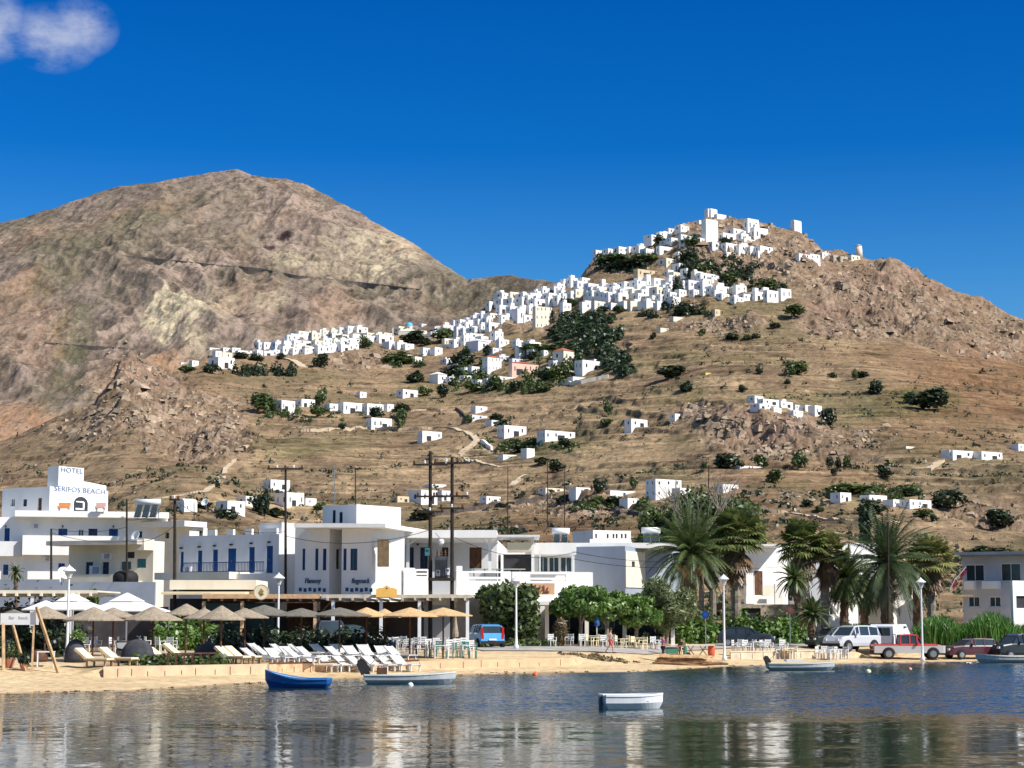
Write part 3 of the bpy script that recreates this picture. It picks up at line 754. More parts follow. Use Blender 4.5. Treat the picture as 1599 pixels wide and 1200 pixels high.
class Block:
    def __init__(s, root, L_, C_, R_, ytop, Yc, alpha=27, ybase=None, m=None, parapet=0.35, name='wall', dmin=None, rmin=None, uref=None, zbase=None):
        s.root = root; s.off = tuple(root.location); s.m = m or WHITE; s.name = name
        a = R(alpha); c = at(C_, ytop, Yc); s.zt = c.z
        s.zb = (EYE + float(uw(C_, ybase)[1]) * Yc) if ybase is not None else (zbase if zbase is not None else ground(c.x, c.y) - 0.6)
        dl = (-math.cos(a), math.sin(a)); dr = (math.sin(a), math.cos(a))
        P = (c.x, c.y)
        F1 = Face(P, dl, (-math.sin(a), -math.cos(a)), s.zb, s.zt, 1); F2 = Face(P, dr, (math.cos(a), -math.sin(a)), s.zb, s.zt, 1)
        F1.ln = F1.hit(L_, ytop)[0] if L_ < C_ else dmin or 6
        F2.ln = F2.hit(R_, ytop)[0] if R_ > C_ else rmin or 8
        if dmin: F1.ln = max(dmin, F1.ln)
        if rmin: F2.ln = max(rmin, F2.ln)
        if F2.ln < 0 or F2.ln > 60: F2.ln = rmin or 8
        if F1.ln < 0 or F1.ln > 80: F1.ln = dmin or 6
        s.f = F1; s.r = F2; s.parapet = parapet; s.parts = []
    def item(s, face, kind, x0, y0, x1, y1):
        fc = s.f if face == 'f' else s.r
        a, b, c, d = fc.rect(x0, y0, x1, y1)
        s._item(fc, kind, a, b, c, d)
    def _item(s, fc, kind, a, b, c, d):
        if kind in ('win', 'dark', 'door', 'ndoor', 'bdoor', 'tdoor', 'shut', 'tall', 'nwin'):
            fc.op.append((a, b, c, d))
        s.parts.append((fc, kind, a, b, c, d))
    def done(s):
        mb = MB(s.m); s.f.wall(mb, s.m); s.r.wall(mb, s.m)
        A = Vector((s.f.P[0], s.f.P[1], 0)); l = Vector((s.f.d[0], s.f.d[1], 0)) * s.f.ln; r = Vector((s.r.d[0], s.r.d[1], 0)) * s.r.ln
        def q(i, j, z): return tuple(A + l * i + r * j + Vector((0, 0, z)))
        mb.poly([q(1, 0, s.zb), q(1, 1, s.zb), q(1, 1, s.zt), q(1, 0, s.zt)]); mb.poly([q(1, 1, s.zb), q(0, 1, s.zb), q(0, 1, s.zt), q(1, 1, s.zt)])
        p = s.parapet
        if p > 0:
            ti = 0.25 / s.f.ln; tj = 0.25 / s.r.ln; zi = s.zt - p
            o = [(0, 0), (1, 0), (1, 1), (0, 1)]; n = [(ti, tj), (1 - ti, tj), (1 - ti, 1 - tj), (ti, 1 - tj)]
            for i in range(4):
                k = (i + 1) % 4
                mb.poly([q(*o[i], s.zt), q(*o[k], s.zt), q(*n[k], s.zt), q(*n[i], s.zt)])
                mb.poly([q(*n[i], s.zt), q(*n[k], s.zt), q(*n[k], zi), q(*n[i], zi)])
            mb.poly([q(*x, zi) for x in n])
        else:
            mb.poly([q(0, 0, s.zt), q(1, 0, s.zt), q(1, 1, s.zt), q(0, 1, s.zt)])
        w = mb.build(s.name, s.root, s.off)
        for (fc, kind, a, b, c, d) in s.parts:
            w_, h_ = b - a, d - c
            if kind in ('win', 'nwin', 'tall'):
                fm = {'win': METALW, 'nwin': NAVY, 'tall': BLUE}[kind]
                fr = MB(fm); e = 0.06
                for (a0, b0, c0, d0) in ((a, b, c, c + e), (a, b, d - e, d), (a, a + e, c + e, d - e), (b - e, b, c + e, d - e), ((a + b) / 2 - .025, (a + b) / 2 + .025, c + e, d - e)):
                    fc.slab(fr, a0, b0, c0, d0, -0.14, -0.06)
                fc.slab(fr, a - .05, b + .05, c - 0.08, c - 0.005, 0.0, 0.08, s.m)
                wo_ = fr.build('window', s.root, s.off)
                g = MB(GLASS); fc.slab(g, a + e, b - e, c + e, d - e, -0.15, -0.12); g.build('pane', wo_, s.off)
            elif kind == 'dark':
                g = MB(DARK); fc.slab(g, a, b, c, d, -0.22, -0.17); g.build('window', s.root, s.off)
            elif kind == 'shut':
                g = MB(BLUE); mid = (a + b) / 2
                for (x0, x1) in ((a, mid - .01), (mid + .01, b)):
                    fc.slab(g, x0, x1, c, d, -0.12, -0.05)
                    nsl = max(3, int(h_ / 0.16))
                    for i in range(nsl):
                        z = c + (i + .5) * h_ / nsl; fc.slab(g, x0 + .05, x1 - .05, z - .03, z + .03, -0.05, -0.025)
                g.build('shutter', s.root, s.off)
            elif kind in ('door', 'ndoor', 'bdoor', 'tdoor'):
                dm = {'door': BLUE, 'ndoor': NAVY, 'bdoor': BROWNP, 'tdoor': TEAL}[kind]
                g = MB(dm); mid = (a + b) / 2
                for (x0, x1) in ((a, mid - .008), (mid + .008, b)):
                    fc.slab(g, x0, x1, c, d, -0.16, -0.09)
                    for (z0, z1) in ((c + .12 * h_, c + .42 * h_), (c + .48 * h_, c + .92 * h_)):
                        fc.slab(g, x0 + .07, x1 - .07, z0, z1, -0.09, -0.075)
                dd = g.build('door', s.root, s.off)
                hd = MB(METALG); fc.slab(hd, mid + .04, mid + .09, c + .46 * h_, c + .5 * h_, -0.075, -0.03); hd.build('door_handle', dd, s.off)
            elif kind == 'lamp':
                g = MB(BLACK); fc.slab(g, a, b, c, d, 0.0, 0.16); g.build('wall_lamp', s.root, s.off)
            elif kind == 'ac':
                g = MB(METALW, GREYW); fc.slab(g, a, b, c, d, 0.03, 0.35); fc.slab(g, a + .1 * w_, a + .7 * w_, c + .12 * h_, d - .12 * h_, 0.35, 0.36, GREYW); g.build('air_conditioner', s.root, s.off)
        return w
# ---------------------------------------------------------------- buildings of the waterfront
def groot(name, label, cat, px, Y, group=None):
    u = ux(px); return thing(name, label, cat, (u * Y, Y, ground(u * Y, Y)), 0, group)
def roof_box(root, x0, x1, yt, yb, Y, depth, m, name, slope=0.0, alpha=0.0, th=None):
    """horizontal slab whose front edge shows between two pixels"""
    a = at(x0, yt, Y); b = at(x1, yt, Y + slope); z1 = a.z; z0 = EYE + float(uw(x0, yb)[1]) * Y
    zb1 = b.z; zb0 = b.z - (z1 - z0)
    d = Vector((b.x - a.x, b.y - a.y, 0)).normalized(); n = Vector((-d.y, d.x, 0)) * depth
    mb = MB(m)
    P = [(a.x, a.y, z0), (b.x, b.y, zb0), (b.x + n.x, b.y + n.y, zb0), (a.x + n.x, a.y + n.y, z0), (a.x, a.y, z1), (b.x, b.y, zb1), (b.x + n.x, b.y + n.y, zb1), (a.x + n.x, a.y + n.y, z1)]
    mb.hexa(P)
    return mb.build(name, root, tuple(root.location) if root else None)
def vpost(root, px, yt, Y, w, m, name='post', yb=None):
    p = at(px, yt, Y); g = ground(p.x, p.y) if yb is None else EYE + float(uw(px, yb)[1]) * Y
    mb = MB(m); mb.box(p.x - w / 2, p.x + w / 2, p.y - w / 2, p.y + w / 2, g - 0.05, p.z)
    return mb.build(name, root, tuple(root.location))

# the hotel on the left
h = groot('hotel', 'white hotel with rooftop tower and blue lettering at far left', 'hotel', 80, 172)
H = tuple(h.location)
b = Block(h, -60, 262, 300, 811, 178, -14, name='wall', m=WHITE, parapet=0, rmin=14)
for x in (98, 177): b.item('f', 'shut', x - 7, 826, x + 7, 847)
b.item('f', 'ndoor', 138, 826, 152, 847); b.item('f', 'win', 122, 827, 131, 838); b.item('f', 'shut', 7, 825, 15, 848); b.item('f', 'shut', 5, 882, 13, 898)
b.item('f', 'shut', 91, 880, 101, 896); b.item('f', 'ac', 50, 818, 60, 826); b.item('f', 'ac', 68, 870, 78, 877); b.item('f', 'dark', 213, 830, 222, 840)
for x in (98, 177, 9): b.item('f', 'lamp', x - 1, 821, x + 1, 824)
b.done()
fc = b.f
a0, a1, z0, z1 = fc.rect(27, 806, 262, 812)
mb = MB(WHITE); fc.slab(mb, 0.0, a1 + 0.2, fc.z1 + 0.003, fc.z1 + 0.55, -13.5, 1.7); mb.build('roof_slab', h, H)
t0, t1, z0, z1 = fc.rect(35, 838, 205, 868)
mb = MB(WHITE); fc.slab(mb, t0, t1, z0, z1, 1.5, 1.65); fc.slab(mb, t0, t1, z0, z0 + .2, 0.002, 1.5); fc.slab(mb, t1 - .15, t1, z0 + .2, z1, 0.002, 1.5); mb.build('balcony', h, H)
t0, t1, z0, z1 = fc.rect(-60, 846, 33, 869)
mb = MB(WHITE2); fc.slab(mb, t0, t1, z0, z1, 0.8, 0.95); fc.slab(mb, t0, t1, z0, z0 + .2, 0.002, 0.8); mb.build('balcony', h, H)
t0, t1, z0, z1 = fc.rect(43, 893, 112, 903)
mb = MB(WHITE); fc.slab(mb, t0, t1, z0 - 1, z1, 1.5, 1.65); fc.slab(mb, t0, t1, z0 - 1.2, z0 - 1, 0.002, 1.65); mb.build('balcony', h, H)
p = at(43, 812, 176); vpost(h, 43, 812, 176.5, .3, WHITE, 'post', 843)
b2 = Block(h, 4, 78, 169, 760, 176, 32, ybase=808.5, name='wall', m=WHITE, parapet=0.3)
b2.item('f', 'win', 17, 779, 23, 791); b2.item('f', 'ndoor', 36, 780, 42, 791); b2.item('f', 'bdoor', 59, 778, 65, 805)
b2.done()
fr = b2.r
# the arched opening of the rooftop room
t0, t1, z0, z1 = fr.rect(115, 776, 137, 800)
mb = MB(DARK, METALW)
tm = (t0 + t1) / 2; rr_ = (t1 - t0) / 2
arch = [(t0, z0)] + [(tm - rr_ * math.cos(math.pi * i / 12), (z1 - rr_ * .7) + rr_ * .7 * math.sin(math.pi * i / 12)) for i in range(13)] + [(t1, z0)]
mb.poly([fr.pt(t, z, .03) for t, z in arch], DARK); win = mb.build('window', h, H)
mb = MB(METALW)
fr.slab(mb, t0 + .2, t1 - .5, z0 + .2, z0 + (z1 - z0) * .25, .035, .09); fr.slab(mb, t0 + .25, t1 - .6, z0 + (z1 - z0) * .62, z0 + (z1 - z0) * .70, .035, .09)
fr.slab(mb, t1 - .7, t1 - .5, z0 + .2, z0 + (z1 - z0) * .65, .035, .09); mb.build('window_frame', win, H)
b3 = Block(h, 75, 92, 131, 728, 177, 32, ybase=761, name='tower', m=WHITE, parapet=0.25); b3.done()
def face_text(body, face, x0, x1, yt, yb, m, name, root, depth=0.03, shear=0, out=0.03):
    ta, za = face.hit(x0, yb); tb, _ = face.hit(x1, yb); _, zt = face.hit((x0 + x1) / 2, yt); _, zb = face.hit((x0 + x1) / 2, yb)
    left_to_right = tb > ta
    o = face.pt(ta, zb, out); xd = Vector((face.d[0], face.d[1], 0)) * (1 if tb > ta else -1)
    return text_mesh(body, (zt - zb) / 0.70, m, name, root, o, xd, tuple(root.location), depth, width=abs(tb - ta), shear=shear)
face_text('HOTEL', b3.r, 94, 128, 731, 738.5, mat('hotel_lettering', (0.14, 0.19, 0.30), .6), 'letters', h)
face_text('SERIFOS BEACH', b2.r, 84, 163, 761.5, 769.5, MATS['hotel_lettering'], 'letters', h)
# sloping coping from tower to corner
mb = MB(WHITE); f_ = b2.r
ta, za = f_.hit(131, 752); tb, zb = f_.hit(166, 759)
mb.hexa([tuple(f_.pt(ta, f_.z1, .0)), tuple(f_.pt(tb, f_.z1, .0)), tuple(f_.pt(tb, f_.z1, -.3)), tuple(f_.pt(ta, f_.z1, -.3)), tuple(f_.pt(ta, za, .0)), tuple(f_.pt(tb, zb, .0)), tuple(f_.pt(tb, zb, -.3)), tuple(f_.pt(ta, za, -.3))]); mb.build('coping', h, H)
# things on its terrace
for (px, c, lab, w) in ((99, (0.75, 0.30, 0.12), 'orange terrace chair cushion heap below the hotel lettering', .55), (156, (0.66, 0.42, 0.36), 'pale pink terrace seat below the hotel lettering', .45)):
    p = at(px, 806.5, 174.5); r = thing('terrace_seat', lab, 'seat', (p.x, p.y, fc.z1 + .55))
    mb = MB(mat(lab[:6] + '_cushion', c, .8)); mb.box(-w, w, -.3, .4, .25, .45); mb.box(-w, w, .3, .45, .45, .8); mb.build('cushion', r)
    [MB(WHITE2).box(x - .05, x + .05, y - .05, y + .05, 0, .25).build('leg', r) for x in (-w + .1, w - .1) for y in (-.2, .3)]

# solar panels beside the hotel
def solar(px, py, Y, wpx, label, ztop=None, n=2, rz=0.0):
    p = at(px, py, Y); r = thing('solar_heater', label, 'solar heater', tuple(p), rz, 'solar water heaters on the flat roofs')
    w = wpx * Y / F; hh = w * 0.62
    mb = MB(METALG, GLASS)
    for i in range(n):
        x0 = -w / 2 + i * w / n + .04; x1 = -w / 2 + (i + 1) * w / n - .04
        mb.hexa([(x0, 0, .1), (x1, 0, .1), (x1, .08, .1), (x0, .08, .1), (x0, hh, hh), (x1, hh, hh), (x1, hh + .08, hh), (x0, hh + .08, hh)], METALG)
        mb.hexa([(x0 + .05, -.02, .17), (x1 - .05, -.02, .17), (x1 - .05, .0, .17), (x0 + .05, .0, .17), (x0 + .05, hh - .06, hh - .04), (x1 - .05, hh - .06, hh - .04), (x1 - .05, hh - .04, hh - .04), (x0 + .05, hh - .04, hh - .04)], GLASS)
    mb.build('panel', r)
    t = MB(METALW); t.tube([(-w / 2 - .1, hh + .1, hh + .28), (w / 2 + .1, hh + .1, hh + .28)], .27, 12); t.build('tank', r, smooth_=True)
    for x in (-w / 2 + .1, w / 2 - .1): s_ = MB(METALG); s_.bar((x, hh + .3, 0), (x, hh + .1, hh + .1), .05); s_.bar((x, 0, .05), (x, hh + .3, .05), .05); s_.build('stand', r)
    return r
g1 = solar(226, 810, 173, 36, 'row of three tilted solar panels on the roof beside the hotel', n=3)

# beige building below the hotel
h = groot('apartment_building', 'cream low building with concrete canopy below the hotel', 'building', 200, 160)
H = tuple(h.location)
b = Block(h, 108, 240, 257, 845, 156, 20, name='wall', m=CREAMW, parapet=0)
for (x0, x1, k) in ((134, 145, 'ndoor'), (160, 170, 'ndoor')): b.item('f', k, x0, 878, x1, 898)
b.item('f', 'tdoor', 214, 873, 228, 887); b.item('f', 'win', 188, 876, 205, 890); b.item('f', 'ac', 162, 864, 176, 874); b.item('f', 'ac', 143, 884, 160, 898); b.item('f', 'dark', 197, 862, 210, 872)
b.done(); fc = b.f
t0, t1, z0, z1 = fc.rect(104, 846, 238, 856)
mb = MB(CONC); fc.slab(mb, t0, t1 + .4, z1 - .35, z1, .005, 2.4); mb.build('canopy', h, H)
t0, t1, z0, z1 = fc.rect(118, 898, 222, 912)
mb = MB(CREAMW); fc.slab(mb, t0, t1, z0, z1, 1.8, 2.0); fc.slab(mb, t0, t1, z0, z0 + .2, .005, 1.8); mb.build('balcony', h, H)
t0, t1, z0, z1 = b.f.rect(222, 843, 241, 860)
mb = MB(CREAMW); fc.slab(mb, t0, t1, z0, z1, .01, 1.6); mb.build('roof_slab', h, H)
# black water tank dome & satellite dish on it
p = at(196, 911, 151); r = thing('water_tank', 'squat black round water tank on the beige parapet', 'water tank', tuple(p))
mb = MB(BLACK); mb.lathe([(.95, 0), (1.0, .1), (1.0, .55), (.85, .8), (.5, .98), (.22, 1.02)], 20); mb.build('tank', r, smooth_=True)
mb = MB(BLACK); mb.lathe([(.25, 1.0), (.25, 1.12), (.1, 1.15)], 12); mb.build('lid', r)
def dish(px, py, Y, rad, label, rz=0.6, tilt=-60):
    p = at(px, py, Y); r = thing('satellite_dish', label, 'satellite dish', tuple(p), rz, 'satellite dishes on roofs')
    mb = MB(GREYW if rad > .6 else METALW); T = Matrix.Translation((0, -.2, rad + .25)) @ Matrix.Rotation(R(-tilt), 4, 'X')
    mb.lathe([(.02, 0), (rad * .4, .03), (rad * .75, .12), (rad, .24)], 20, T=T, cap=False); mb.lathe([(rad, .24), (rad * .98, .26), (rad * .7, .14), (.02, .02)], 20, T=T, cap=False); mb.build('dish', r, smooth_=True)
    mb = MB(METALG); mb.tube([(0, 0, 0), (0, 0, rad + .2)], .035, 6); mb.bar((0, -.25, rad * .4), (0, -.2 - rad * .9, rad + .5), .03); mb.build('bracket', r)
    return r
dish(216, 853, 156, .45, 'small white satellite dish at the corner of the cream building', -.6)
dish(96, 914, 138, .5, 'grey satellite dish near the round street lamp at left', .7)
dish(322, 796, 230, .5, 'white satellite dish behind the blue-door building', -.4)
# cream room above blue-door wing
h = groot('outbuilding', 'small cream rooftop room left of the blue-door building', 'building', 300, 178)
b = Block(h, 243, 296, 324, 823, 176, 30, name='wall', m=CREAMW); b.item('f', 'dark', 244, 831, 249, 842); b.item('f', 'dark', 258, 832, 264, 841); b.item('r', 'dark', 311, 829, 317, 839); b.done()
mb = MB(WHITE); fc = b.f; fc.slab(mb, -.4, fc.ln + 1, fc.z1 + .003, fc.z1 + .5, -2, 1.2); mb.build('roof_slab', h, tuple(h.location))

# long wing with the blue doors
h = groot('guest_house', 'whitewashed guest house with row of blue balcony doors', 'guest house', 380, 150)
H = tuple(h.location)
b = Block(h, 281, 436, 461, 834, 140, 27, name='wall', m=WHITE2, parapet=0.3)
for (x, wd) in ((284, 5), (312, 7), (336, 8), (362, 13), (393, 9), (421, 10)):
    tp = 862 - (x - 284) * 0.068; b.item('f', 'door', x - wd / 2, tp, x + wd / 2, 895)
    b.item('f', 'lamp', x - 2, tp - 7, x + 2, tp - 4.5)
b.item('f', 'ac', 290, 885, 301, 896)
b.done(); fc = b.f
for (x0, x1) in ((325, 336), (354, 364), (383, 393), (411, 432)):
    t0, t1, z0, z1 = fc.rect(x0, 830, x1, 836); mb = MB(WHITE); fc.slab(mb, t0, t1, fc.z1 + .003, fc.z1 + .42, -.26, 0); mb.build('parapet_block', h, H)
t0, t1, z0, z1 = fc.rect(300, 880, 428, 894)
mb = MB(BLUE)
for i in range(int((t1 - t0) / .13)): fc.slab(mb, t0 + i * .13, t0 + i * .13 + .03, z0, z1, 1.3, 1.33)
fc.slab(mb, t0, t1, z1, z1 + .06, 1.28, 1.35); fc.slab(mb, t0, t1, z0, z0 + .06, 1.28, 1.35); mb.build('railing', h, H)
mb = MB(CREAMW); t0, t1, z0, z1 = fc.rect(279, 895, 390, 906); fc.slab(mb, t0, fc.ln + .3, z0, z1, .005, 2.6); mb.build('balcony', h, H)
mb = MB(WHITE); t0, t1, z0, z1 = fc.rect(385, 897, 436, 936); fc.slab(mb, -.02, t1, z0 - 2, z1, .006, 1.7); mb.build('terrace_wall', h, H)
mb = MB(WHITE); r_ = b.r; t0, t1, z0, z1 = r_.rect(440, 817, 461, 834); r_.slab(mb, t0, r_.ln, r_.z1 + .003, z1, -2, 0); mb.build('parapet_block', h, H)

# two shop sections with curved corners
h = groot('shop_building', 'whitewashed two-storey building with blue script lettering on the shaded walls', 'building', 520, 138)
H = tuple(h.location)
for (L_, C_, R_, yt, Y, wins, txt, tx0, tx1) in ((461, 515, 534, 823, 137, ((472, 476.5), (492, 497), (504, 509.5)), 'Flaneoy', 476, 501), (534, 581, 601, 825, 135, ((536, 541), (547, 558)), 'Bugsnack', 549, 577)):
    b = Block(h, L_, C_, R_, yt, Y, 24, name='wall', m=WHITE2 if 0 else WHITE, parapet=.3, rmin=5)
    for (x0, x1) in wins: b.item('f', 'tall', x0, 857, x1, 891)
    if L_ == 461:
        b.item('r', 'dark', 525, 858, 532, 889)
    b.item('f', 'dark', L_ + 6, 948, L_ + 16, 990); b.item('f', 'dark', L_ + 24, 948, L_ + 36, 990)
    b.done()
    face_text(txt, b.f, tx0, tx1, 903, 911, INKB, 'letters', h, shear=.2, depth=.04)
    fc = b.f
    for i in range(6):
        x = L_ + 8 + i * 7.5
        t, z = fc.hit(x, 921 + (i % 2)); g = MB(INKB); fc.slab(g, t - .12, t + .12, z - .12, z + .14, .002, .02); g.build('wall_motif', h, H)
mb = MB(WHITE); f_ = b.f
roof_box(h, 459, 602, 817.5, 824, 134.6, 11, WHITE, 'roof_slab', slope=-1.5)
h = groot('rooftop_room', 'white cube room standing on the roof of the shop building', 'building', 560, 150)
b = Block(h, 504, 557, 626, 788, 146, 36, ybase=826, name='wall', m=WHITE, parapet=.3); b.item('f', 'nwin', 519, 797, 524, 817); b.item('f', 'nwin', 529.5, 800, 535, 817); b.done()

# veranda house behind the twin poles
h = groot('veranda_house', 'white house with deep columned veranda behind the twin poles', 'house', 690, 142)
H = tuple(h.location)
b = Block(h, 598, 776, 800, 843, 150, 2, name='wall', m=WHITE2, parapet=0, rmin=8)
for (x0, x1, k) in ((620, 631, 'ndoor'), (640, 646, 'ndoor'), (656, 668, 'ndoor'), (733, 752, 'bdoor'), (690, 700, 'dark')): b.item('f', k, x0, 855, x1, 888)
b.item('f', 'lamp', 651, 849, 654, 852); b.item('f', 'lamp', 687, 848, 690, 851)
b.done()
roof_box(h, 600, 776, 828, 840, 140, 11, WHITE, 'roof_slab')
roof_box(h, 776, 843, 835.5, 838.5, 140, 6, METALW, 'pergola_roof')
for px in (606, 637, 765, 832): vpost(h, px, 840, 141, .22, WHITE, 'column', 892)
mb = MB(WHITE)
for px in (637, 765):
    p = at(px, 852, 141); 
    for s_ in (-1, 1): mb.bar((p.x, p.y, p.z), (p.x + s_ * .8, p.y, p.z + .6), .1)
mb.build('brace', h, H)
def parapet(root, x0, x1, yt, yb, Y, slots=(), m=WHITE, depth=.2, name='terrace_wall'):
    a = at(x0, yt, Y); c = at(x1, yt, Y + (x1 - x0) * Y / F * .3); zb = EYE + float(uw(x0, yb)[1]) * Y
    d_ = Vector((c.x - a.x, c.y - a.y)); l_ = d_.length; d_ /= l_; f = Face((a.x, Y), (d_.x, d_.y), (d_.y, -d_.x), zb, a.z, l_)
    mb = MB(m)
    for (s0, s1, sa, sb) in slots:
        t0, t1, z0, z1 = f.rect(s0, sa, s1, sb); f.op.append((t0, t1, z0, z1))
    f.wall(mb, m, depth - .06)
    mb.poly([f.pt(0, f.z1), f.pt(f.ln, f.z1), f.pt(f.ln, f.z1, -depth), f.pt(0, f.z1, -depth)]); mb.poly([f.pt(f.ln, zb), f.pt(f.ln, f.z1), f.pt(f.ln, f.z1, -depth), f.pt(f.ln, zb, -depth)]); mb.poly([f.pt(0, zb), f.pt(0, f.z1), f.pt(0, f.z1, -depth), f.pt(0, zb, -depth)])
    return mb.build(name, root, tuple(root.location))
parapet(h, 631, 648, 887, 930, 139); parapet(h, 648, 670, 889, 930, 139.3, [(650, 667, 892, 895), (650, 667, 898, 900)])
parapet(h, 670, 713, 893, 950, 141, [(680, 684, 897, 903), (692, 700, 897, 905)], m=GREYW)
parapet(h, 713, 722, 884, 930, 139); parapet(h, 722, 798, 892, 930, 139.2, [(732, 782, 895, 901), (732, 782, 905, 907)])
roof_box(h, 631, 800, 929, 934, 138.6, 11, WHITE, 'floor_slab')
mb = MB(STONE); p = at(600, 842, 134); q_ = at(607, 885, 134); mb = MB(mat('brown_brick', (0.17, 0.12, 0.07), .95, .35, 3, .02)); mb.box(p.x - .48, p.x + .30, 134, 135, q_.z, p.z); mb.build('brick_panel', h, H)
# lower storey; shade under the trellis is put into its grey too
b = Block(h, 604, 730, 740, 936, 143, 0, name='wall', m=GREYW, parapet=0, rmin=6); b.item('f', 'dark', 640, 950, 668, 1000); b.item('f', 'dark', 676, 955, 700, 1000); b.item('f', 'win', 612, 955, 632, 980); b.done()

# glazed restaurant building with the orange sign
h = groot('restaurant_building', 'white two-level restaurant with glazed terrace and orange sign', 'restaurant', 860, 140)
H = tuple(h.location)
b = Block(h, 782, 897, 900, 862, 152, 0, name='wall', m=WHITE, parapet=0, rmin=8)
b.item('f', 'win', 840, 870, 856, 894); b.item('f', 'win', 857, 870, 873, 894); b.item('f', 'win', 875, 870, 893, 894); b.item('f', 'dark', 786, 866, 830, 894); b.done()
roof_box(h, 792, 832, 847.5, 859, 143, 6, CREAMW, 'awning')
roof_box(h, 832, 900, 848.5, 866, 146, 9, WHITE, 'roof_slab')
for px in (833, 894, 843): vpost(h, px, 862, 142, .12, METALW, 'post', 893)
parapet(h, 800, 812, 893, 940, 138.6); parapet(h, 812, 922, 893, 944, 138.8, [(828, 884, 897, 902.5), (828, 884, 905.5, 908)])
roof_box(h, 798, 922, 939, 945, 138.5, 12, WHITE, 'floor_slab')
p = at(922, 893, 138.8); mb = MB(WHITE); mb.box(p.x + .05, p.x + .25, 140.6, 148, EYE + float(uw(922, 944)[1]) * 138.8, p.z); mb.build('terrace_wall', h, H)
ORS = mat('apricot_board', (0.80, 0.47, 0.26), .7, .08, 2); INKR = mat('brown_lettering', (0.28, 0.08, 0.03), .6)
a = at(809, 911, 138.3); c = at(866, 929, 138.3); mb = MB(ORS); mb.box(a.x, c.x, 138.3, 138.45, c.z, a.z)
sg = thing('shop_sign', 'apricot signboard with brown Greek script on white terrace wall', 'sign', (a.x, 138.3, c.z)); S = tuple(sg.location); mb.build('board', sg, S)
o_ = at(831, 924, 138.25); text_mesh('\u03bc\u03ad\u03bb\u03b9', .62, INKR, 'letters', sg, o_, (1, 0, 0), S, .02, width=1.15, shear=.25)
o_ = at(852, 925, 138.25); mb = MB(INKR); mb.box(o_.x - .15, o_.x + .28, 138.23, 138.295, o_.z, o_.z + .05); mb.build('underline', sg, S)
b = Block(h, 856, 1050, 1052, 946, 150, 0, name='wall', m=NAVY, parapet=0, rmin=4); b.item('f', 'win', 870, 955, 890, 990); b.item('f', 'win', 930, 955, 960, 990); b.done()  # dark of the interior under the canopy put into the wall colour
roof_box(h, 853, 1060, 937, 944, 139.5, 11, WHITE, 'canopy_roof')
for px in (854, 916, 975, 1050): vpost(h, px, 940, 140, .28, WHITE, 'column')

# long flat building; shade of its side put into the wall colour
h = groot('cube_building', 'large flat-roofed white building with long blue-grey shaded side', 'building', 950, 165)
H = tuple(h.location)
b = Block(h, 893, 976, 1064, 853, 158, 25, name='wall', m=mat('shade_tinted_render', (0.30, 0.34, 0.40), .9, .08, .6, streak=1), parapet=.3, rmin=10); 
b.item('r', 'dark', 985, 877, 990, 886); b.done()
fc = b.r; mb = MB(CREAMW); t0, t1, z0, z1 = fc.rect(976, 858, 1006, 918); fc.slab(mb, 0.0, t1, z0, fc.z1 - .4, .01, .09)
mb2 = MB(CREAMW); 
op = fc.rect(985, 877, 990, 886)
mb = MB(CREAMW); fc.slab(mb, 0, op[0], z0, fc.z1 - .4, .01, .09); fc.slab(mb, op[1], t1, z0, fc.z1 - .4, .01, .09); fc.slab(mb, op[0], op[1], z0, op[2], .01, .09); fc.slab(mb, op[0], op[1], op[3], fc.z1 - .4, .01, .09); mb.build('sunlit_patch', h, H)  # sunlit part of the wall, laid on as a cream slab
roof_box(h, 833, 1064, 848, 856, 160, 16, WHITE, 'roof_slab')
g2 = solar(876, 849, 165, 24, 'pair of solar panels with cream tank on the long white roof', n=2)
g3 = solar(1018, 849, 166, 26, 'solar panel with cream tank at the palm end of the long roof', n=2)

# villa with small windows behind it
h = groot('villa', 'white villa with row of small windows above the long flat roof', 'villa', 950, 240)
H = tuple(h.location)
b = Block(h, 913, 926, 985, 828, 235, 62, name='wall', m=WHITE, parapet=.3, rmin=3, dmin=5)
for x in (931, 949, 958, 963, 971, 977): b.item('r', 'dark', x - 1.5, 834, x + 1.5, 841)
b.done(); parapet(h, 921, 987, 842, 851, 228, m=WHITE)

# white house among the palms
h = groot('palm_house', 'white stepped house with tall brown shutter between the palms', 'house', 1200, 165)
H = tuple(h.location)
b = Block(h, 1160, 1176, 1206, 850, 166, 50, name='wall', m=WHITE, parapet=.3, rmin=6); b.item('r', 'bdoor', 1178, 892, 1191, 930); b.done()
b = Block(h, 1206, 1262, 1280, 872, 168, 24, name='wall', m=GREYW, parapet=.3); b.item('f', 'dark', 1229, 933, 1237, 944); b.item('f', 'dark', 1214, 880, 1222, 892); b.done()  # shaded block of the white house, shade put into its grey colour
parapet(h, 1165, 1208, 931, 943, 160, m=WHITE); parapet(h, 1210, 1222, 912, 944, 159.5, m=WHITE); parapet(h, 1165, 1176, 895, 932, 160.5, m=WHITE)
parapet(h, 1191, 1212, 914, 936, 161, m=CREAMW)
roof_box(h, 1158, 1226, 850, 853, 163, 6, WHITE, 'roof_slab')
b = Block(h, 1155, 1254, 1262, 944, 158, 4, name='stone_base', m=STONE, parapet=0, rmin=8); b.item('f', 'dark', 1157, 950, 1188, 985); b.done()
mb = MB(TILE); 
h = groot('white_house', 'bright white house wall seen through the right-hand palms', 'house', 1330, 175)
b = Block(h, 1268, 1290, 1364, 847, 172, 60, name='wall', m=WHITE, parapet=.3, rmin=6); b.item('r', 'dark', 1312, 880, 1322, 895); b.done()
h = groot('white_house', 'narrow white gabled wall behind the big right-hand date palm', 'house', 1400, 168)
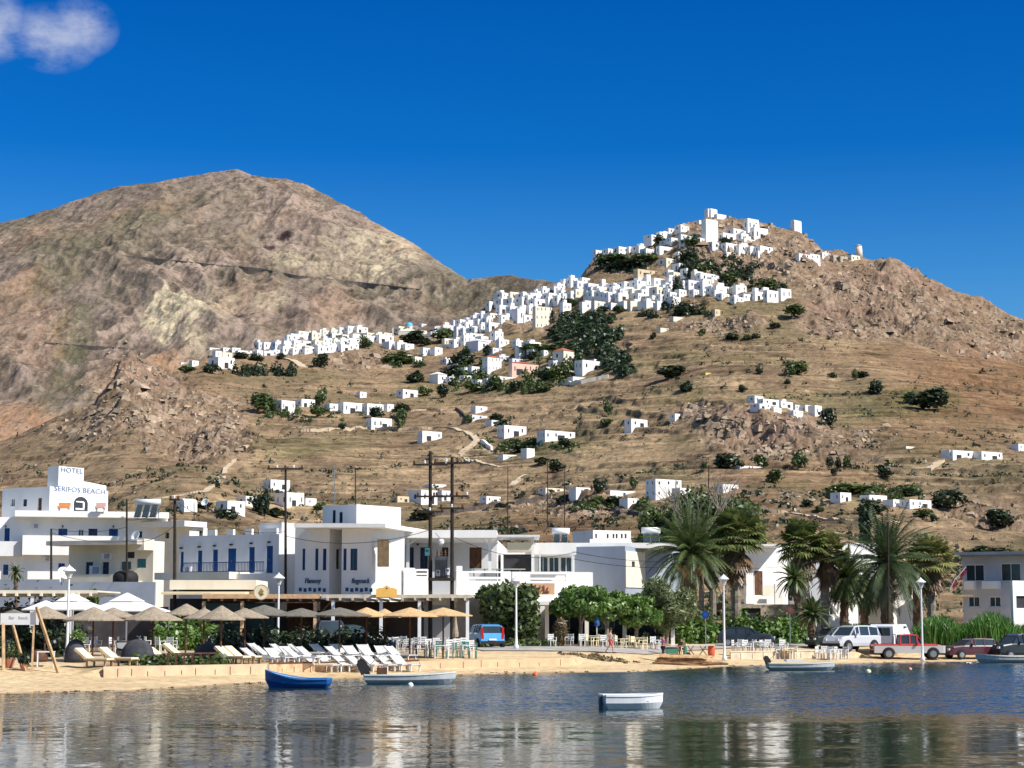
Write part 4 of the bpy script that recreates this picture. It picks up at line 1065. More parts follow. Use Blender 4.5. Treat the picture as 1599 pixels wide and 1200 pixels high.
b = Block(h, 1380, 1388, 1417, 905, 164, 55, name='wall', m=WHITE, parapet=.2, rmin=4, dmin=5); b.item('r', 'dark', 1394, 925, 1400, 938); b.done()
h = groot('white_house', 'low white wall seen between the twin fan palm trunks and small palm', 'house', 1300, 160)
b = Block(h, 1284, 1290, 1312, 938, 158, 50, name='wall', m=WHITE, parapet=.2, rmin=4, dmin=4); b.item('r', 'dark', 1296, 950, 1301, 960); b.done()

# grey building at the right edge; lavender of its shade put into the colour
h = groot('beach_hotel', 'grey shaded modern building with frame and slatted roof at right edge', 'building', 1560, 172)
H = tuple(h.location)
b = Block(h, 1502, 1640, 1700, 866, 160, 27, name='wall', m=mat('shade_grey_render', (0.48, 0.49, 0.54), .9, .08, .6), parapet=0, rmin=8)
b.item('f', 'win', 1508, 882, 1537, 908); b.item('f', 'win', 1563, 880, 1594, 908); b.item('f', 'win', 1512, 932, 1530, 948); b.item('f', 'win', 1545, 932, 1563, 948); b.done()
fc = b.f
t0, t1, z0, z1 = fc.rect(1498, 866, 1600, 878); mb = MB(GREYW)
fc.slab(mb, -1, fc.ln + .3, fc.z1 + .003, fc.z1 + .25, -3, 1.6)
for i in range(40): 
    t = i * (fc.ln) / 40; fc.slab(mb, t, t + .08, fc.z1 - .15, fc.z1, .005, 1.5)
mb.build('slatted_roof', h, H)
for (x0, x1, y0, y1, nm) in ((1510, 1525, 908, 921, 'balcony_box'), (1538, 1563, 908, 920, 'balcony_box')):
    t0, t1, z0, z1 = fc.rect(x0, y0, x1, y1); mb = MB(WHITE); fc.slab(mb, t0, t1, z0, z1, .01, 1.1); mb.build(nm, h, H)
b = Block(h, 1577, 1581, 1640, 907, 152, 60, name='annex', m=WHITE, parapet=.0, rmin=4); b.item('r', 'dark', 1587, 931, 1640, 950); b.done()
roof_box(h, 1465, 1520, 929, 932, 158, 4, WOOD, 'pergola_roof'); vpost(h, 1466, 900, 158, .1, WOOD, 'post', 958)
# ---------------------------------------------------------------- houses on the hillside
ORD = ['first', 'second', 'third', 'fourth', 'fifth', 'sixth', 'seventh', 'eighth', 'ninth', 'tenth', 'eleventh', 'twelfth', 'thirteenth', 'fourteenth', 'fifteenth', 'sixteenth']
hr = random.Random(5)
def hhouse(px, py, w, h_, fr=0.6, m=None, wins=2, label='', name='village_house', cat='house', group=None, roof=None, Y=None, storeys=1, vault=False, extra=False):
    m = m or WHITE
    P = hit(px, py) if Y is None else at(px, py, Y)
    r = thing(name, label, cat, tuple(P), 0, group)
    pl, pr = px - w / 2, px + w / 2; pc = pl + w * (1 - fr)
    al = 28 + 32 * fr
    far = w < 17
    b = Block(r, pl, pc, pr, py - h_, P.y, al, name='wall', m=m, parapet=0.0 if far else 0.35, zbase=P.z - 5, dmin=4, rmin=5)
    if b.f.ln > 16: b.f.ln = 16
    if b.r.ln > 22: b.r.ln = 22
    vis0, vis1 = py - h_, py
    sp = []
    for fc, a, c, n in (('r', pc, pr, wins), ('f', pl, pc, max(0, wins - 1) if (1 - fr) * w > 5 else 0)):
        ww = (c - a)
        for k in range(storeys):
            y0 = vis0 + (vis1 - vis0) * (0.25 + k) / storeys if storeys > 1 else vis0 + 0.30 * h_
            hh = (0.30 * h_ / storeys)
            for i in range(n):
                cx = a + ww * (i + 0.5 + hr.uniform(-.12, .12)) / n; wd = min(0.20 * ww / n, max(1.1, 0.08 * w))
                sp.append((fc, cx - wd / 2, y0, cx + wd / 2, y0 + hh))
    porch = w >= 26 and wins >= 2 and storeys == 1
    if porch: x0 = pc + (pr - pc) * hr.uniform(.15, .6); b.item('r', 'dark', x0, py - h_ * .52, x0 + (pr - pc) * .24, py - h_ * .06); sp = [q for q in sp if q[0] == 'f' or q[3] < x0 - 1 or q[1] > x0 + (pr - pc) * .24 + 1]
    def upper(mb):
        l, q = b.f.d, b.r.d; A = b.f.P; i0 = b.f.ln * hr.uniform(.05, .4); i1 = i0 + b.f.ln * hr.uniform(.35, .55); j0 = b.r.ln * hr.uniform(.0, .45) + .3; j1 = min(b.r.ln - .3, j0 + b.r.ln * hr.uniform(.3, .5)); z0 = b.zt - .4; z1 = b.zt + h_ * P.y / F * hr.uniform(.2, .42)
        c = [(A[0] + l[0] * i + q[0] * j, A[1] + l[1] * i + q[1] * j) for i, j in ((i0, j0), (i0, j1), (i1, j1), (i1, j0))]
        mb.hexa([(x, y, z0) for x, y in c] + [(x, y, z1) for x, y in c])
    if far:
        w_ = b.done()
        me = w_.data
        mb = MB(m, DARK if hr.random() < .75 else BLUE)
        mb.v = [tuple(v.co) for v in me.vertices]; mb.f = [tuple(p.vertices) for p in me.polygons]; mb.mi = [0] * len(mb.f)
        base = tuple(r.location)
        n0 = len(mb.v)
        for (fc, x0, y0, x1, y1) in sp:
            f_ = b.f if fc == 'f' else b.r
            t0, t1, z0, z1 = f_.rect(x0, y0, x1, y1)
            if t1 > f_.ln: continue
            f_.slab(mb, t0, t1, z0, z1, 0.0, 0.06, mb.mats[1])
        if extra: upper(mb)
        mb.v = mb.v[:n0] + [(x - base[0], y - base[1], z - base[2]) for x, y, z in mb.v[n0:]]
        me2 = bpy.data.meshes.new(name); me2.from_pydata(mb.v, [], mb.f)
        for q in mb.mats: me2.materials.append(q)
        me2.polygons.foreach_set('material_index', mb.mi); me2.update()
        if roof is None and not vault:
            # a small far house is a single mesh
            pr_ = {k: r[k] for k in ('label', 'category', 'group') if k in r}
            loc = r.location.copy(); bpy.data.objects.remove(w_); bpy.data.objects.remove(r)
            o = bpy.data.objects.new(name, me2); col.objects.link(o); o.location = loc
            for k, v in pr_.items(): o[k] = v
            return o, b
        w_.data = me2
    else:
        for i, (fc, x0, y0, x1, y1) in enumerate(sp):
            b.item(fc, 'door' if (i == len(sp) - 1 and hr.random() < .4) else 'dark', x0, y0, x1, y1)
        b.done()
        if extra: mb = MB(m); upper(mb); mb.build('upper_room', r, tuple(r.location))
    A = Vector((b.f.P[0], b.f.P[1], 0)); l = Vector((b.f.d[0], b.f.d[1], 0)); q = Vector((b.r.d[0], b.r.d[1], 0))
    off = tuple(r.location)
    if roof is not None:
        mb = MB(roof); zt = b.zt + .01; e = .4; hgt = min(b.f.ln, b.r.ln) * .22
        c = [A - l * e - q * e, A + l * (b.f.ln + e) - q * e, A + l * (b.f.ln + e) + q * (b.r.ln + e), A - l * e + q * (b.r.ln + e)]
        c = [Vector((p.x, p.y, zt)) for p in c]; mid = [(c[0] + c[1]) / 2 + (c[3] - c[0]) * .35, (c[2] + c[3]) / 2 + (c[0] - c[3]) * .35]
        mid = [Vector((p.x, p.y, zt + hgt)) for p in mid]
        mb.poly([c[0], c[1], mid[0]]); mb.poly([c[1], c[2], mid[1], mid[0]]); mb.poly([c[2], c[3], mid[1]]); mb.poly([c[3], c[0], mid[0], mid[1]]); mb.poly(c[::-1])
        mb.build('roof', r, off)
    if vault:
        mb = MB(m); zt = b.zt + .005; n = 10; hw = b.f.ln / 2; pts0 = []; pts1 = []
        for i in range(n + 1):
            a = math.pi * i / n; p = A + l * (hw - hw * math.cos(a)); z = zt + hw * .8 * math.sin(a)
            pts0.append((p.x, p.y, z)); p2 = p + q * b.r.ln; pts1.append((p2.x, p2.y, z))
        for i in range(n): mb.poly([pts0[i], pts0[i + 1], pts1[i + 1], pts1[i]])
        mb.poly(pts0[::-1]); mb.poly(pts1); mb.build('vaulted_roof', r, off)
    return r, b
MW = [WHITE] * 7 + [WHITE2, WHITE2, CREAMW, CREAMW, LILAC]
def hrow(x0, y0, x1, y1, n, w, h_, desc, jy=2.0, wins=2, mats=None, group='houses of the white hill village'):
    for i in range(n):
        t = i / max(1, n - 1)
        px = x0 + (x1 - x0) * t + hr.uniform(-.18, .18) * abs(x1 - x0) / max(1, n); py = y0 + (y1 - y0) * t + hr.uniform(-jy, jy)
        ww = w * hr.uniform(.95, 1.9); hh = h_ * hr.uniform(.72, 1.08)
        m = hr.choice(mats or MW)
        col_ = {'cream_plaster': 'cream', 'pale_lilac_plaster': 'lilac white', 'whitewash_grey': 'greyish white', 'ochre_plaster': 'ochre', 'pink_plaster': 'pink'}.get(m.name, 'white')
        nm = ORD[i] if i < len(ORD) else str(i + 1)
        hhouse(px, py, ww, hh, hr.uniform(.5, .85), m, wins, '%s cube house, %s from left in %s' % (col_, nm, desc), group=group, extra=hr.random() < .4)
G1 = 'houses of the left end of the hill village'; G2 = 'houses of the middle of the hill village'; G3 = 'houses of the upper hill village'
hrow(336, 551, 398, 553, 5, 18, 8, 'the low line at the village left tip', 1, 2, [WHITE], G1)
hrow(404, 548, 446, 545, 4, 15, 13, 'the back line above the left tip', 1, 2, None, G1)
hrow(400, 557, 452, 554, 4, 16, 10, 'the front line above the dark orchard', 1, 2, None, G1)
hrow(452, 534, 560, 522, 9, 17, 13, 'the skyline of the left village', 1.5, 2, None, G1)
hrow(440, 545, 552, 538, 9, 17, 13, 'the middle line of the left village', 1.5, 2, None, G1)
hrow(448, 555, 536, 551, 7, 19, 14, 'the lower line of the left village', 1.2, 2, None, G1)
hrow(560, 536, 600, 538, 3, 18, 15, 'the line left of the blue-domed church', 1.2, 2, None, G1)
hrow(608, 546, 640, 547, 3, 17, 14, 'the terrace below the blue dome', 1.2, 1, None, G1)
hrow(604, 528, 628, 522, 2, 18, 11, 'the back line left of the blue dome', 1, 2, [CREAMW, OCHRE], G1)
hrow(660, 512, 684, 517, 2, 14, 8, 'the line right of the blue dome', 1, 2, [CREAMW, WHITE], G2)
hrow(708, 513, 768, 500, 6, 15, 14, 'the rising skyline right of the red dome', 1.5, 2, None, G2)
hrow(704, 527, 770, 518, 6, 16, 14, 'the second line right of the red dome', 1.5, 2, None, G2)
hrow(702, 544, 728, 540, 3, 14, 17, 'the steep edge above the greenhouse garden', 1, 2, None, G2)
hrow(745, 531, 776, 532, 2, 20, 14, 'the lane end under the rocky slope', 1, 2, [WHITE, WHITE2], G2)
hrow(786, 470, 852, 462, 5, 15, 13, 'the skyline of the central village', 2, 2, [CREAMW, WHITE, WHITE], G2)
hrow(788, 492, 830, 494, 4, 17, 20, 'the cliff edge of the central village', 2, 2, None, G2)
hrow(840, 482, 880, 478, 3, 19, 20, 'the line above the tall cream block', 2, 2, None, G2)
hrow(838, 470, 872, 456, 3, 14, 13, 'the small skyline left of the saddle top', 1.5, 2, None, G2)
hrow(868, 457, 910, 447, 4, 17, 15, 'the skyline left of the castle foot', 1.5, 2, None, G3)
hrow(866, 474, 1046, 464, 11, 19, 17, 'the middle belt of the upper village', 2, 2, None, G3)
hrow(908, 456, 1048, 452, 9, 18, 16, 'the top belt of the upper village', 2, 2, None, G3)
hrow(918, 486, 1052, 481, 8, 18, 15, 'the lower belt of the upper village', 2.5, 1, None, G3)
hrow(936, 400, 1000, 396, 5, 15, 13, 'the terrace on the left castle shoulder', 1, 2, [WHITE], G3)
hrow(1012, 402, 1040, 399, 2, 22, 16, 'the pair left of the castle column', 1, 2, [WHITE], G3)
hrow(1042, 418, 1050, 470, 4, 17, 17, 'the stepped column under the castle', 1, 2, [WHITE, CREAMW], G3)
hrow(1062, 428, 1114, 446, 5, 17, 17, 'the diagonal row below the castle', 2, 2, None, G3)
hrow(1064, 466, 1120, 462, 4, 15, 14, 'the lane beneath the diagonal row', 2, 2, None, G3)
hrow(1020, 374, 1066, 364, 4, 16, 11, 'the ridge houses left of the castle tower', 1.5, 2, [WHITE, WHITE2], G3)
hrow(1068, 385, 1094, 380, 3, 14, 12, 'the cluster left of the castle tower foot', 1.5, 2, [WHITE, CREAMW], G3)
hrow(1150, 368, 1166, 388, 3, 17, 15, 'the steps right of the castle', 1.5, 2, [WHITE], G3)
hrow(1172, 364, 1186, 378, 2, 20, 22, 'the tall pair under the summit path', 1.5, 2, [WHITE], G3)
hrow(1124, 392, 1192, 398, 5, 19, 16, 'the balcony row under the summit', 1.5, 2, [WHITE, WHITE2], G3)
hrow(1126, 462, 1156, 458, 3, 15, 15, 'the lower right lane, near end', 1.5, 2, None, G3)
hrow(1150, 474, 1196, 468, 4, 15, 16, 'the lower right lane, garden side', 1.5, 2, None, G3)
hrow(1204, 474, 1226, 470, 2, 19, 19, 'the pair at the lower right village end', 1, 2, [WHITE], G3)
hrow(1256, 408, 1286, 406, 3, 14, 13, 'the outlying cluster right of the summit', 1.5, 2, [WHITE], G3)
hrow(1308, 409, 1334, 410, 3, 15, 12, 'the stone-coloured group on the right ridge', 1, 2, [CREAMW, HSTONE, WHITE], G3)
hrow(905, 462, 1056, 457, 9, 18, 15, 'the second belt of the upper village', 2, 2, None, G3)
hrow(880, 466, 1040, 474, 8, 18, 15, 'the broad middle of the upper village', 2, 2, None, G3)
hrow(1050, 455, 1100, 450, 4, 17, 16, 'the alley right of the stepped column', 2, 2, None, G3)
hrow(1098, 455, 1130, 470, 3, 16, 15, 'the steps at the diagonal row foot', 2, 2, None, G3)
hrow(1052, 440, 1066, 406, 3, 16, 15, 'the right side of the stepped column', 1, 2, [WHITE, CREAMW], G3)
hrow(1040, 384, 1086, 373, 4, 16, 11, 'the second line left of the castle', 1, 2, [WHITE, WHITE2], G3)
hrow(1134, 378, 1160, 376, 2, 16, 14, 'the ledge right of the castle bastion', 1, 2, [WHITE], G3)
hrow(1140, 403, 1184, 404, 3, 18, 12, 'the lowest balcony line under the summit', 1, 2, [WHITE], G3)
hrow(770, 482, 846, 474, 6, 17, 14, 'the second line of the central village', 2, 2, None, G2)
hrow(790, 504, 826, 506, 2, 18, 16, 'the foot of the central cliff', 1, 2, None, G2)
hrow(850, 494, 884, 488, 2, 17, 16, 'the terrace right of the tall cream block', 1, 2, None, G2)
hrow(700, 520, 762, 508, 5, 15, 13, 'the inner lane right of the red dome', 1.5, 2, None, G2)
hrow(716, 536, 752, 538, 3, 17, 13, 'the lane above the lilac house', 1, 2, None, G2)
hrow(470, 527, 590, 530, 8, 17, 10, 'the upper back lane of the left village', 1.5, 2, [WHITE, CREAMW], G1)
hrow(446, 550, 548, 545, 7, 17, 12, 'the inner lane of the left village', 1.5, 2, None, G1)
# single houses of the village that stand out
hhouse(847, 516, 30, 38, .86, CREAMW, 4, 'tall cream apartment block with rows of windows beside the black cypress', storeys=3, group=G2)
hhouse(808, 506, 22, 24, .5, LILAC, 1, 'pale blue-white house on the cliff left of the tall cream block', group=G2)
hhouse(1012, 434, 46, 14, .85, OCHRE, 5, 'long ochre mansion with flat cornice below the castle shoulder', 'mansion', 'mansion')
hhouse(1108, 379, 26, 37, .72, WHITE, 0, 'tall white castle bastion wall under the summit chapel', 'castle_tower', 'tower')
hhouse(1093, 352, 10, 8, .6, WHITE, 0, 'tiny white belfry left of the castle bastion', 'belfry', 'belfry')
r, b = hhouse(1113, 337, 14, 9, .7, WHITE, 0, 'small white summit chapel on the highest rock', 'chapel', 'chapel', vault=True)
hhouse(1106, 334, 6, 8, .6, WHITE, 0, 'thin white bell gable left of the summit chapel', 'bell_gable', 'belfry')
hhouse(1125, 338, 18, 4, .8, WHITE, 0, 'low white terrace wall right of the summit chapel', 'terrace_wall', 'wall')
r, b = hhouse(1243, 360, 17, 14, .65, WHITE, 0, 'white barrel-roofed chapel alone on the ridge', 'chapel', 'chapel', vault=True)
hhouse(1216, 358, 40, 4, .9, CREAMW, 0, 'long low cream wall leading to the ridge chapel', 'terrace_wall', 'wall')
hhouse(1118, 495, 8, 12, .7, OCHRE, 1, 'small ochre gate house beside the lone palm', 'gate_house', 'house')
# windmill stump
P = hit(1341, 396); r = thing('windmill', 'round white windmill stump on the right ridge', 'windmill', tuple(P)); mb = MB(CREAMW); mb.lathe([(3.2, -4), (3.0, 2), (2.6, 6)], 16); mb.build('tower', r, smooth_=True); mb = MB(HSTONE); mb.lathe([(2.9, 6.0), (2.6, 6.5), (.4, 7.6)], 16); mb.build('cap', r)
# churches with domes
P = hit(637, 522); r = thing('church', 'cream church with bright blue dome above the left village', 'church', tuple(P))
mb = MB(CREAMW); mb.box(-10, 10, -1, 12, -5, 3); mb.hexa([(-10, -1.2, 3.01), (0, -1.2, 3.01), (0, 12, 3.01), (-10, 12, 3.01), (-8, 1, 4.4), (0, 1, 6.5), (0, 10, 6.5), (-8, 10, 4.4)]); mb.hexa([(0.01, -1.2, 3.01), (10, -1.2, 3.01), (10, 12, 3.01), (.01, 12, 3.01), (.01, 1, 6.5), (8, 1, 4.4), (8, 10, 4.4), (.01, 10, 6.5)]); mb.build('nave', r)
mb = MB(CREAMW); mb.lathe([(4.0, 3), (4.0, 9)], 16, (1, 5, 0)); dr_ = mb.build('drum', r, smooth_=False)
mb = MB(DARK); [mb.box(1 + 4.05 * math.sin(a) - .5, 1 + 4.05 * math.sin(a) + .5, 5 - 4.05 * math.cos(a) - .1, 5 - 4.05 * math.cos(a) + .1, 5, 7.5) for a in (-.9, 0, .9)]; mb.build('window', dr_)
mb = MB(mat('sky_blue_dome', (0.10, 0.42, 0.66), .5, .1, 1)); mb.lathe([(4.2, 9), (4.2, 9.4)] + [(4.1 * math.cos(R(a)), 9.4 + 3.9 * math.sin(R(a))) for a in range(0, 90, 12)] + [(.1, 13.4)], 20, (1, 5, 0)); mb.build('dome', r, smooth_=True)
mb = MB(CREAMW); mb.box(-17, -15.5, 2, 3.5, -4, 7); mb.build('belfry', r)
P = hit(697, 519); r = thing('church', 'small white church with terracotta red dome', 'church', tuple(P))
mb = MB(WHITE, WHITE2); mb.box(-8, 6, 0, 10, -5, 5); mb.build('nave', r); mb = MB(mat('terracotta_dome', (0.50, 0.16, 0.08), .8, .15, 1)); mb.lathe([(4.4, 5), (4.4, 6)] + [(4.2 * math.cos(R(a)), 6 + 3.2 * math.sin(R(a))) for a in range(0, 90, 15)], 16, (-1, 5, 0)); mb.build('dome', r, smooth_=True)

# scattered houses, seen larger
S = hhouse
S(346, 577, 41, 20, .62, WHITE, 2, 'white two-part house at left end above the dark orchard'); S(352, 562, 22, 12, .7, CREAMW, 1, 'small cream house under the village left tip')
S(303, 573, 14, 10, .7, WHITE, 1, 'tiny white house at the far left of the village'); S(338, 560, 12, 12, .6, WHITE, 1, 'little white hut below the village left tip')
S(288, 572, 18, 6, .8, WHITE2, 1, 'flat white shed left of the tiny white house')
S(664, 556, 16, 13, .7, WHITE, 1, 'white house left half of the arched pair below the red dome'); S(681, 556, 20, 14, .6, WHITE, 1, 'white house with arch right half of the pair below the red dome')
S(745, 549, 36, 17, .45, LILAC, 1, 'lilac-grey house with pale pitched roof under the lane', roof=WHITE2); S(772, 552, 24, 9, .6, LILAC, 2, 'pale house beside the grey pitched roof')
S(812, 560, 16, 17, .6, WHITE, 1, 'white vaulted chapel with round roof above the red-roofed mansion', vault=True, name='chapel', cat='chapel')
S(835, 559, 26, 14, .6, WHITE, 2, 'white flat house right of the vaulted chapel'); S(852, 556, 14, 9, .7, WHITE, 1, 'small white annex nearest the dark grove')
S(768, 583, 30, 26, .72, WHITE, 4, 'white two-storey mansion with red hip roof', 'mansion', 'mansion', roof=TILE, storeys=2); S(741, 585, 22, 13, .7, WHITE, 1, 'white wing left of the red-roofed mansion')
S(818, 588, 46, 22, .9, PINKW, 5, 'salmon pink mansion with five windows', 'mansion', 'mansion', roof=TILE, storeys=1)
S(790, 597, 56, 10, .85, WHITE, 4, 'long white house with arched front below the two mansions'); S(730, 594, 26, 8, .7, WHITE, 2, 'low white building left of the long arched house')
S(684, 600, 28, 16, .5, WHITE, 1, 'white gable-roofed barn below the garden', roof=WHITE); S(703, 598, 12, 10, .6, LILAC, 1, 'pale green-white hut right of the gable-roofed barn')
S(880, 567, 34, 20, .5, CREAMW, 2, 'cream house with terracotta roof beside the dark grove', roof=TILE); S(866, 574, 20, 12, .6, WHITE2, 1, 'greyish white house left of the terracotta roof')
S(922, 582, 50, 20, .75, WHITE, 3, 'broad white villa with arch at the grove foot', 'villa', 'villa'); S(934, 571, 30, 10, .7, WHITE, 2, 'upper flat white house behind the broad arched villa')
S(908, 594, 44, 6, .8, WHITE2, 0, 'low pale boundary wall below the broad arched villa', 'terrace_wall', 'wall')
S(636, 622, 34, 14, .7, WHITE, 2, 'white porch house above the middle hamlet'); S(565, 622, 14, 10, .7, WHITE, 1, 'little white house on top of the middle hamlet')
S(444, 645, 34, 20, .62, WHITE, 3, 'white house at the left end of the middle hamlet'); S(477, 637, 30, 14, .7, WHITE, 2, 'white house beside the dark shrubs, second of the middle hamlet')
S(517, 644, 22, 14, .6, WHITE2, 1, 'grey-white porch house in the middle hamlet'); S(548, 648, 46, 20, .75, WHITE, 4, 'long white villa in the middle hamlet', 'villa', 'villa')
S(582, 648, 34, 18, .75, WHITE, 3, 'stepped white villa right of the long villa', 'villa', 'villa'); S(592, 673, 40, 21, .8, WHITE, 3, 'white house with deep porch at the hamlet right end')
S(606, 643, 10, 12, .6, WHITE, 1, 'narrow white tower house at the hamlet edge')
S(671, 690, 38, 17, .8, WHITE, 3, 'plain white box house with three windows on the bare slope')
S(748, 646, 26, 12, .7, WHITE, 1, 'white house with blue shutters above the lower terrace hamlet'); S(744, 657, 34, 9, .7, WHITE2, 1, 'low white house below the blue-shuttered house')
S(770, 666, 24, 10, .6, WHITE2, 1, 'flat grey-white annex on the lower terraces')
S(799, 684, 46, 20, .75, WHITE, 3, 'white villa with green garden, left of two on the terraces', 'villa', 'villa'); S(868, 689, 60, 17, .78, WHITE, 4, 'white long villa, right of two on the terraces', 'villa', 'villa')
S(824, 716, 14, 16, .6, WHITE, 0, 'white chapel with small tower beside the long white wall', 'chapel', 'chapel'); S(796, 717, 34, 7, .8, WHITE, 0, 'long low white wall left of the small chapel', 'terrace_wall', 'wall')
S(993, 669, 36, 15, .7, WHITE, 2, 'lone white house with flat porch on the central slope'); S(1060, 656, 30, 10, .7, WHITE, 2, 'small white house on the rocks above the central slope')
hrow(1180, 630, 1262, 645, 5, 20, 12, 'the hamlet on the rocky spur', 1, 2, [WHITE, WHITE2], 'houses of the hamlet on the rocky spur')
hrow(1186, 640, 1240, 651, 3, 18, 11, 'the front of the rocky spur hamlet', 1, 2, [WHITE, LILAC], 'houses of the hamlet on the rocky spur')
S(1274, 651, 16, 18, .6, WHITE, 1, 'white end house of the rocky spur hamlet beside round bush')
S(1501, 719, 38, 16, .85, WHITE, 2, 'white box house, left of the isolated pair at right'); S(1546, 720, 38, 15, .85, WHITE, 3, 'white box house, right of the isolated pair at right')
S(1484, 718, 12, 15, .6, WHITE, 1, 'narrow white block joined left of the isolated pair'); S(1593, 705, 14, 12, .7, WHITE, 1, 'white house cut off at the right edge')
S(1425, 702, 34, 5, .8, CREAMW, 0, 'low ruined stone hut left of the isolated pair', 'hut', 'hut')
S(1316, 785, 26, 16, .65, WHITE, 2, 'first white villa of three above the date palms', 'villa', 'villa'); S(1366, 787, 38, 14, .72, WHITE, 2, 'second white villa of three above the date palms', 'villa', 'villa'); S(1430, 795, 48, 15, .7, WHITE, 3, 'third white villa with dark ground floor above the date palms', 'villa', 'villa'); S(1396, 792, 12, 12, .6, WHITE, 1, 'small white hut between the second and third villas')
S(1036, 780, 56, 32, .72, WHITE, 3, 'big white two-storey villa with balconies above the tree', 'villa', 'villa', storeys=2); S(1066, 776, 20, 14, .7, WHITE, 0, 'white right wing of the two-storey villa'); S(1136, 770, 34, 14, .72, WHITE, 2, 'white house behind the bare branches of the big tree')
S(907, 775, 30, 14, .75, WHITE, 1, 'white flat house with dark porch on the brown bank'); S(968, 779, 50, 13, .8, WHITE, 1, 'long low white wall house left of the big villa'); S(985, 791, 24, 13, .7, WHITE, 1, 'white porch house below the long low wall'); S(1020, 808, 18, 9, .6, WHITE, 1, 'tiny white kiosk house among green trees')
S(766, 786, 32, 11, .7, WHITE, 2, 'small white house above the twin poles bank'); S(860, 770, 40, 8, .7, CREAMW, 2, 'low cream farmhouse at the bend of the bank road')
S(660, 789, 46, 24, .55, WHITE, 2, 'white house with two round windows behind the twin poles'); S(690, 783, 34, 17, .5, WHITE2, 2, 'greyish house with porch right of the round windows'); S(680, 764, 34, 8, .7, WHITE, 1, 'upper white room behind the round-windowed house')
S(626, 785, 26, 10, .7, OCHRE, 2, 'ochre stone outhouse left of the round-windowed house')
S(360, 801, 46, 19, .6, WHITE, 2, 'white house left end of the group above the blue-door wing'); S(388, 791, 40, 16, .6, WHITE, 2, 'white middle house of the group above the blue-door wing'); S(432, 766, 42, 17, .72, WHITE, 3, 'white upper villa on the knoll above the utility pole', 'villa', 'villa'); S(452, 795, 46, 26, .6, WHITE, 3, 'white right-hand villa on the knoll by the utility pole', 'villa', 'villa'); S(480, 790, 26, 12, .6, WHITE, 1, 'white low annex at the right of the knoll')
S(290, 800, 20, 14, .6, WHITE, 1, 'white dome-roofed hut right of the solar panels', vault=True)
S(1132, 726, 14, 7, .6, LILAC, 1, 'tiny pale hut left of the dark round bushes'); S(1170, 732, 60, 5, .8, WHITE, 0, 'broken white garden wall under the round bushes', 'terrace_wall', 'wall')
S(1078, 498, 66, 3.5, .9, CREAMW, 0, 'long pale retaining wall below the upper village', 'terrace_wall', 'wall'); S(1038, 519, 22, 7, .8, CREAMW, 1, 'small ruined cream hut below the upper village', 'hut', 'hut')
S(1103, 586, 12, 4, .6, mat('yellow_paint', (0.6, 0.5, 0.12), .7), 0, 'small yellow water tank on the right slope', 'water_tank', 'water tank')

G4 = 'houses below the middle of the hill village'
hrow(636, 560, 652, 566, 2, 16, 8, 'the terrace left of the arched pair', 1, 2, [WHITE], G4)
hrow(700, 570, 726, 584, 3, 19, 10, 'the green gardens left of the red-roofed mansion', 1, 2, [WHITE, WHITE2], G4)
hrow(786, 566, 806, 568, 2, 17, 10, 'the gap above the two mansions', 1, 2, [WHITE, LILAC], G4)
hrow(748, 602, 766, 600, 2, 20, 9, 'the front left of the arched house', 1, 2, [WHITE], G4)
hrow(862, 582, 884, 586, 2, 18, 10, 'the shade below the terracotta roof', 1, 2, [WHITE, CREAMW], G4)
hrow(760, 541, 830, 545, 4, 17, 13, 'the cross lane under the central cliff', 1.5, 2, None, G4)
hrow(654, 524, 676, 527, 2, 16, 9, 'the foot of the blue dome church', 1, 2, [CREAMW, WHITE], G4)
# ---------------------------------------------------------------- tracks, field walls
def ribbon(pts, width, m, name, up=0.35, wall=0.0, step=4.0, los=False):
    P = []
    for i in range(len(pts) - 1):
        n = max(2, int(abs(pts[i + 1][0] - pts[i][0]) / step) + 1)
        for k in range(n):
            t = k / n; P.append(hit(pts[i][0] * (1 - t) + pts[i + 1][0] * t, pts[i][1] * (1 - t) + pts[i + 1][1] * t))
    P.append(hit(*pts[-1]))
    ys = np.array([p.y for p in P]); ys = np.convolve(np.pad(ys, 2, mode='edge'), np.ones(5) / 5, 'valid')
    Q = []
    if los:
        ys = np.convolve(np.pad(ys, 12, mode='edge'), np.ones(25) / 25, 'valid'); ys = np.minimum(ys, np.array([p.y for p in P]) + 2) - 2.5; n_ = len(P); Q = [Vector((p.x / p.y * y, y, EYE + (p.z - EYE) / p.y * y)) for p, y in zip(P, ys)]; ys = []
    for p, y in zip(P, ys): x = p.x / p.y * y; Q.append(Vector((x, y, ground(x, y))))
    mb = MB(m); n = len(Q)
    for i in range(n - 1):
        d = (Q[i + 1] - Q[i]); d.z = 0
        if d.length < .01: continue
        nn = Vector((-d.y, d.x, 0)).normalized() * width / 2
        a, b_ = Q[i], Q[i + 1]
        if wall > 0:
            mb.hexa([tuple(a - nn + Vector((0, 0, -2 - 9 * los))), tuple(b_ - nn + Vector((0, 0, -2 - 9 * los))), tuple(b_ + nn + Vector((0, 0, -2 - 9 * los))), tuple(a + nn + Vector((0, 0, -2 - 9 * los))), tuple(a - nn + Vector((0, 0, wall))), tuple(b_ - nn + Vector((0, 0, wall))), tuple(b_ + nn + Vector((0, 0, wall))), tuple(a + nn + Vector((0, 0, wall)))])
        else:
            mb.hexa([tuple(a - nn + Vector((0, 0, -1.5))), tuple(b_ - nn + Vector((0, 0, -1.5))), tuple(b_ + nn + Vector((0, 0, -1.5))), tuple(a + nn + Vector((0, 0, -1.5))), tuple(a - nn + Vector((0, 0, up))), tuple(b_ - nn + Vector((0, 0, up))), tuple(b_ + nn + Vector((0, 0, up))), tuple(a + nn + Vector((0, 0, up)))])
    return mb.build(name)
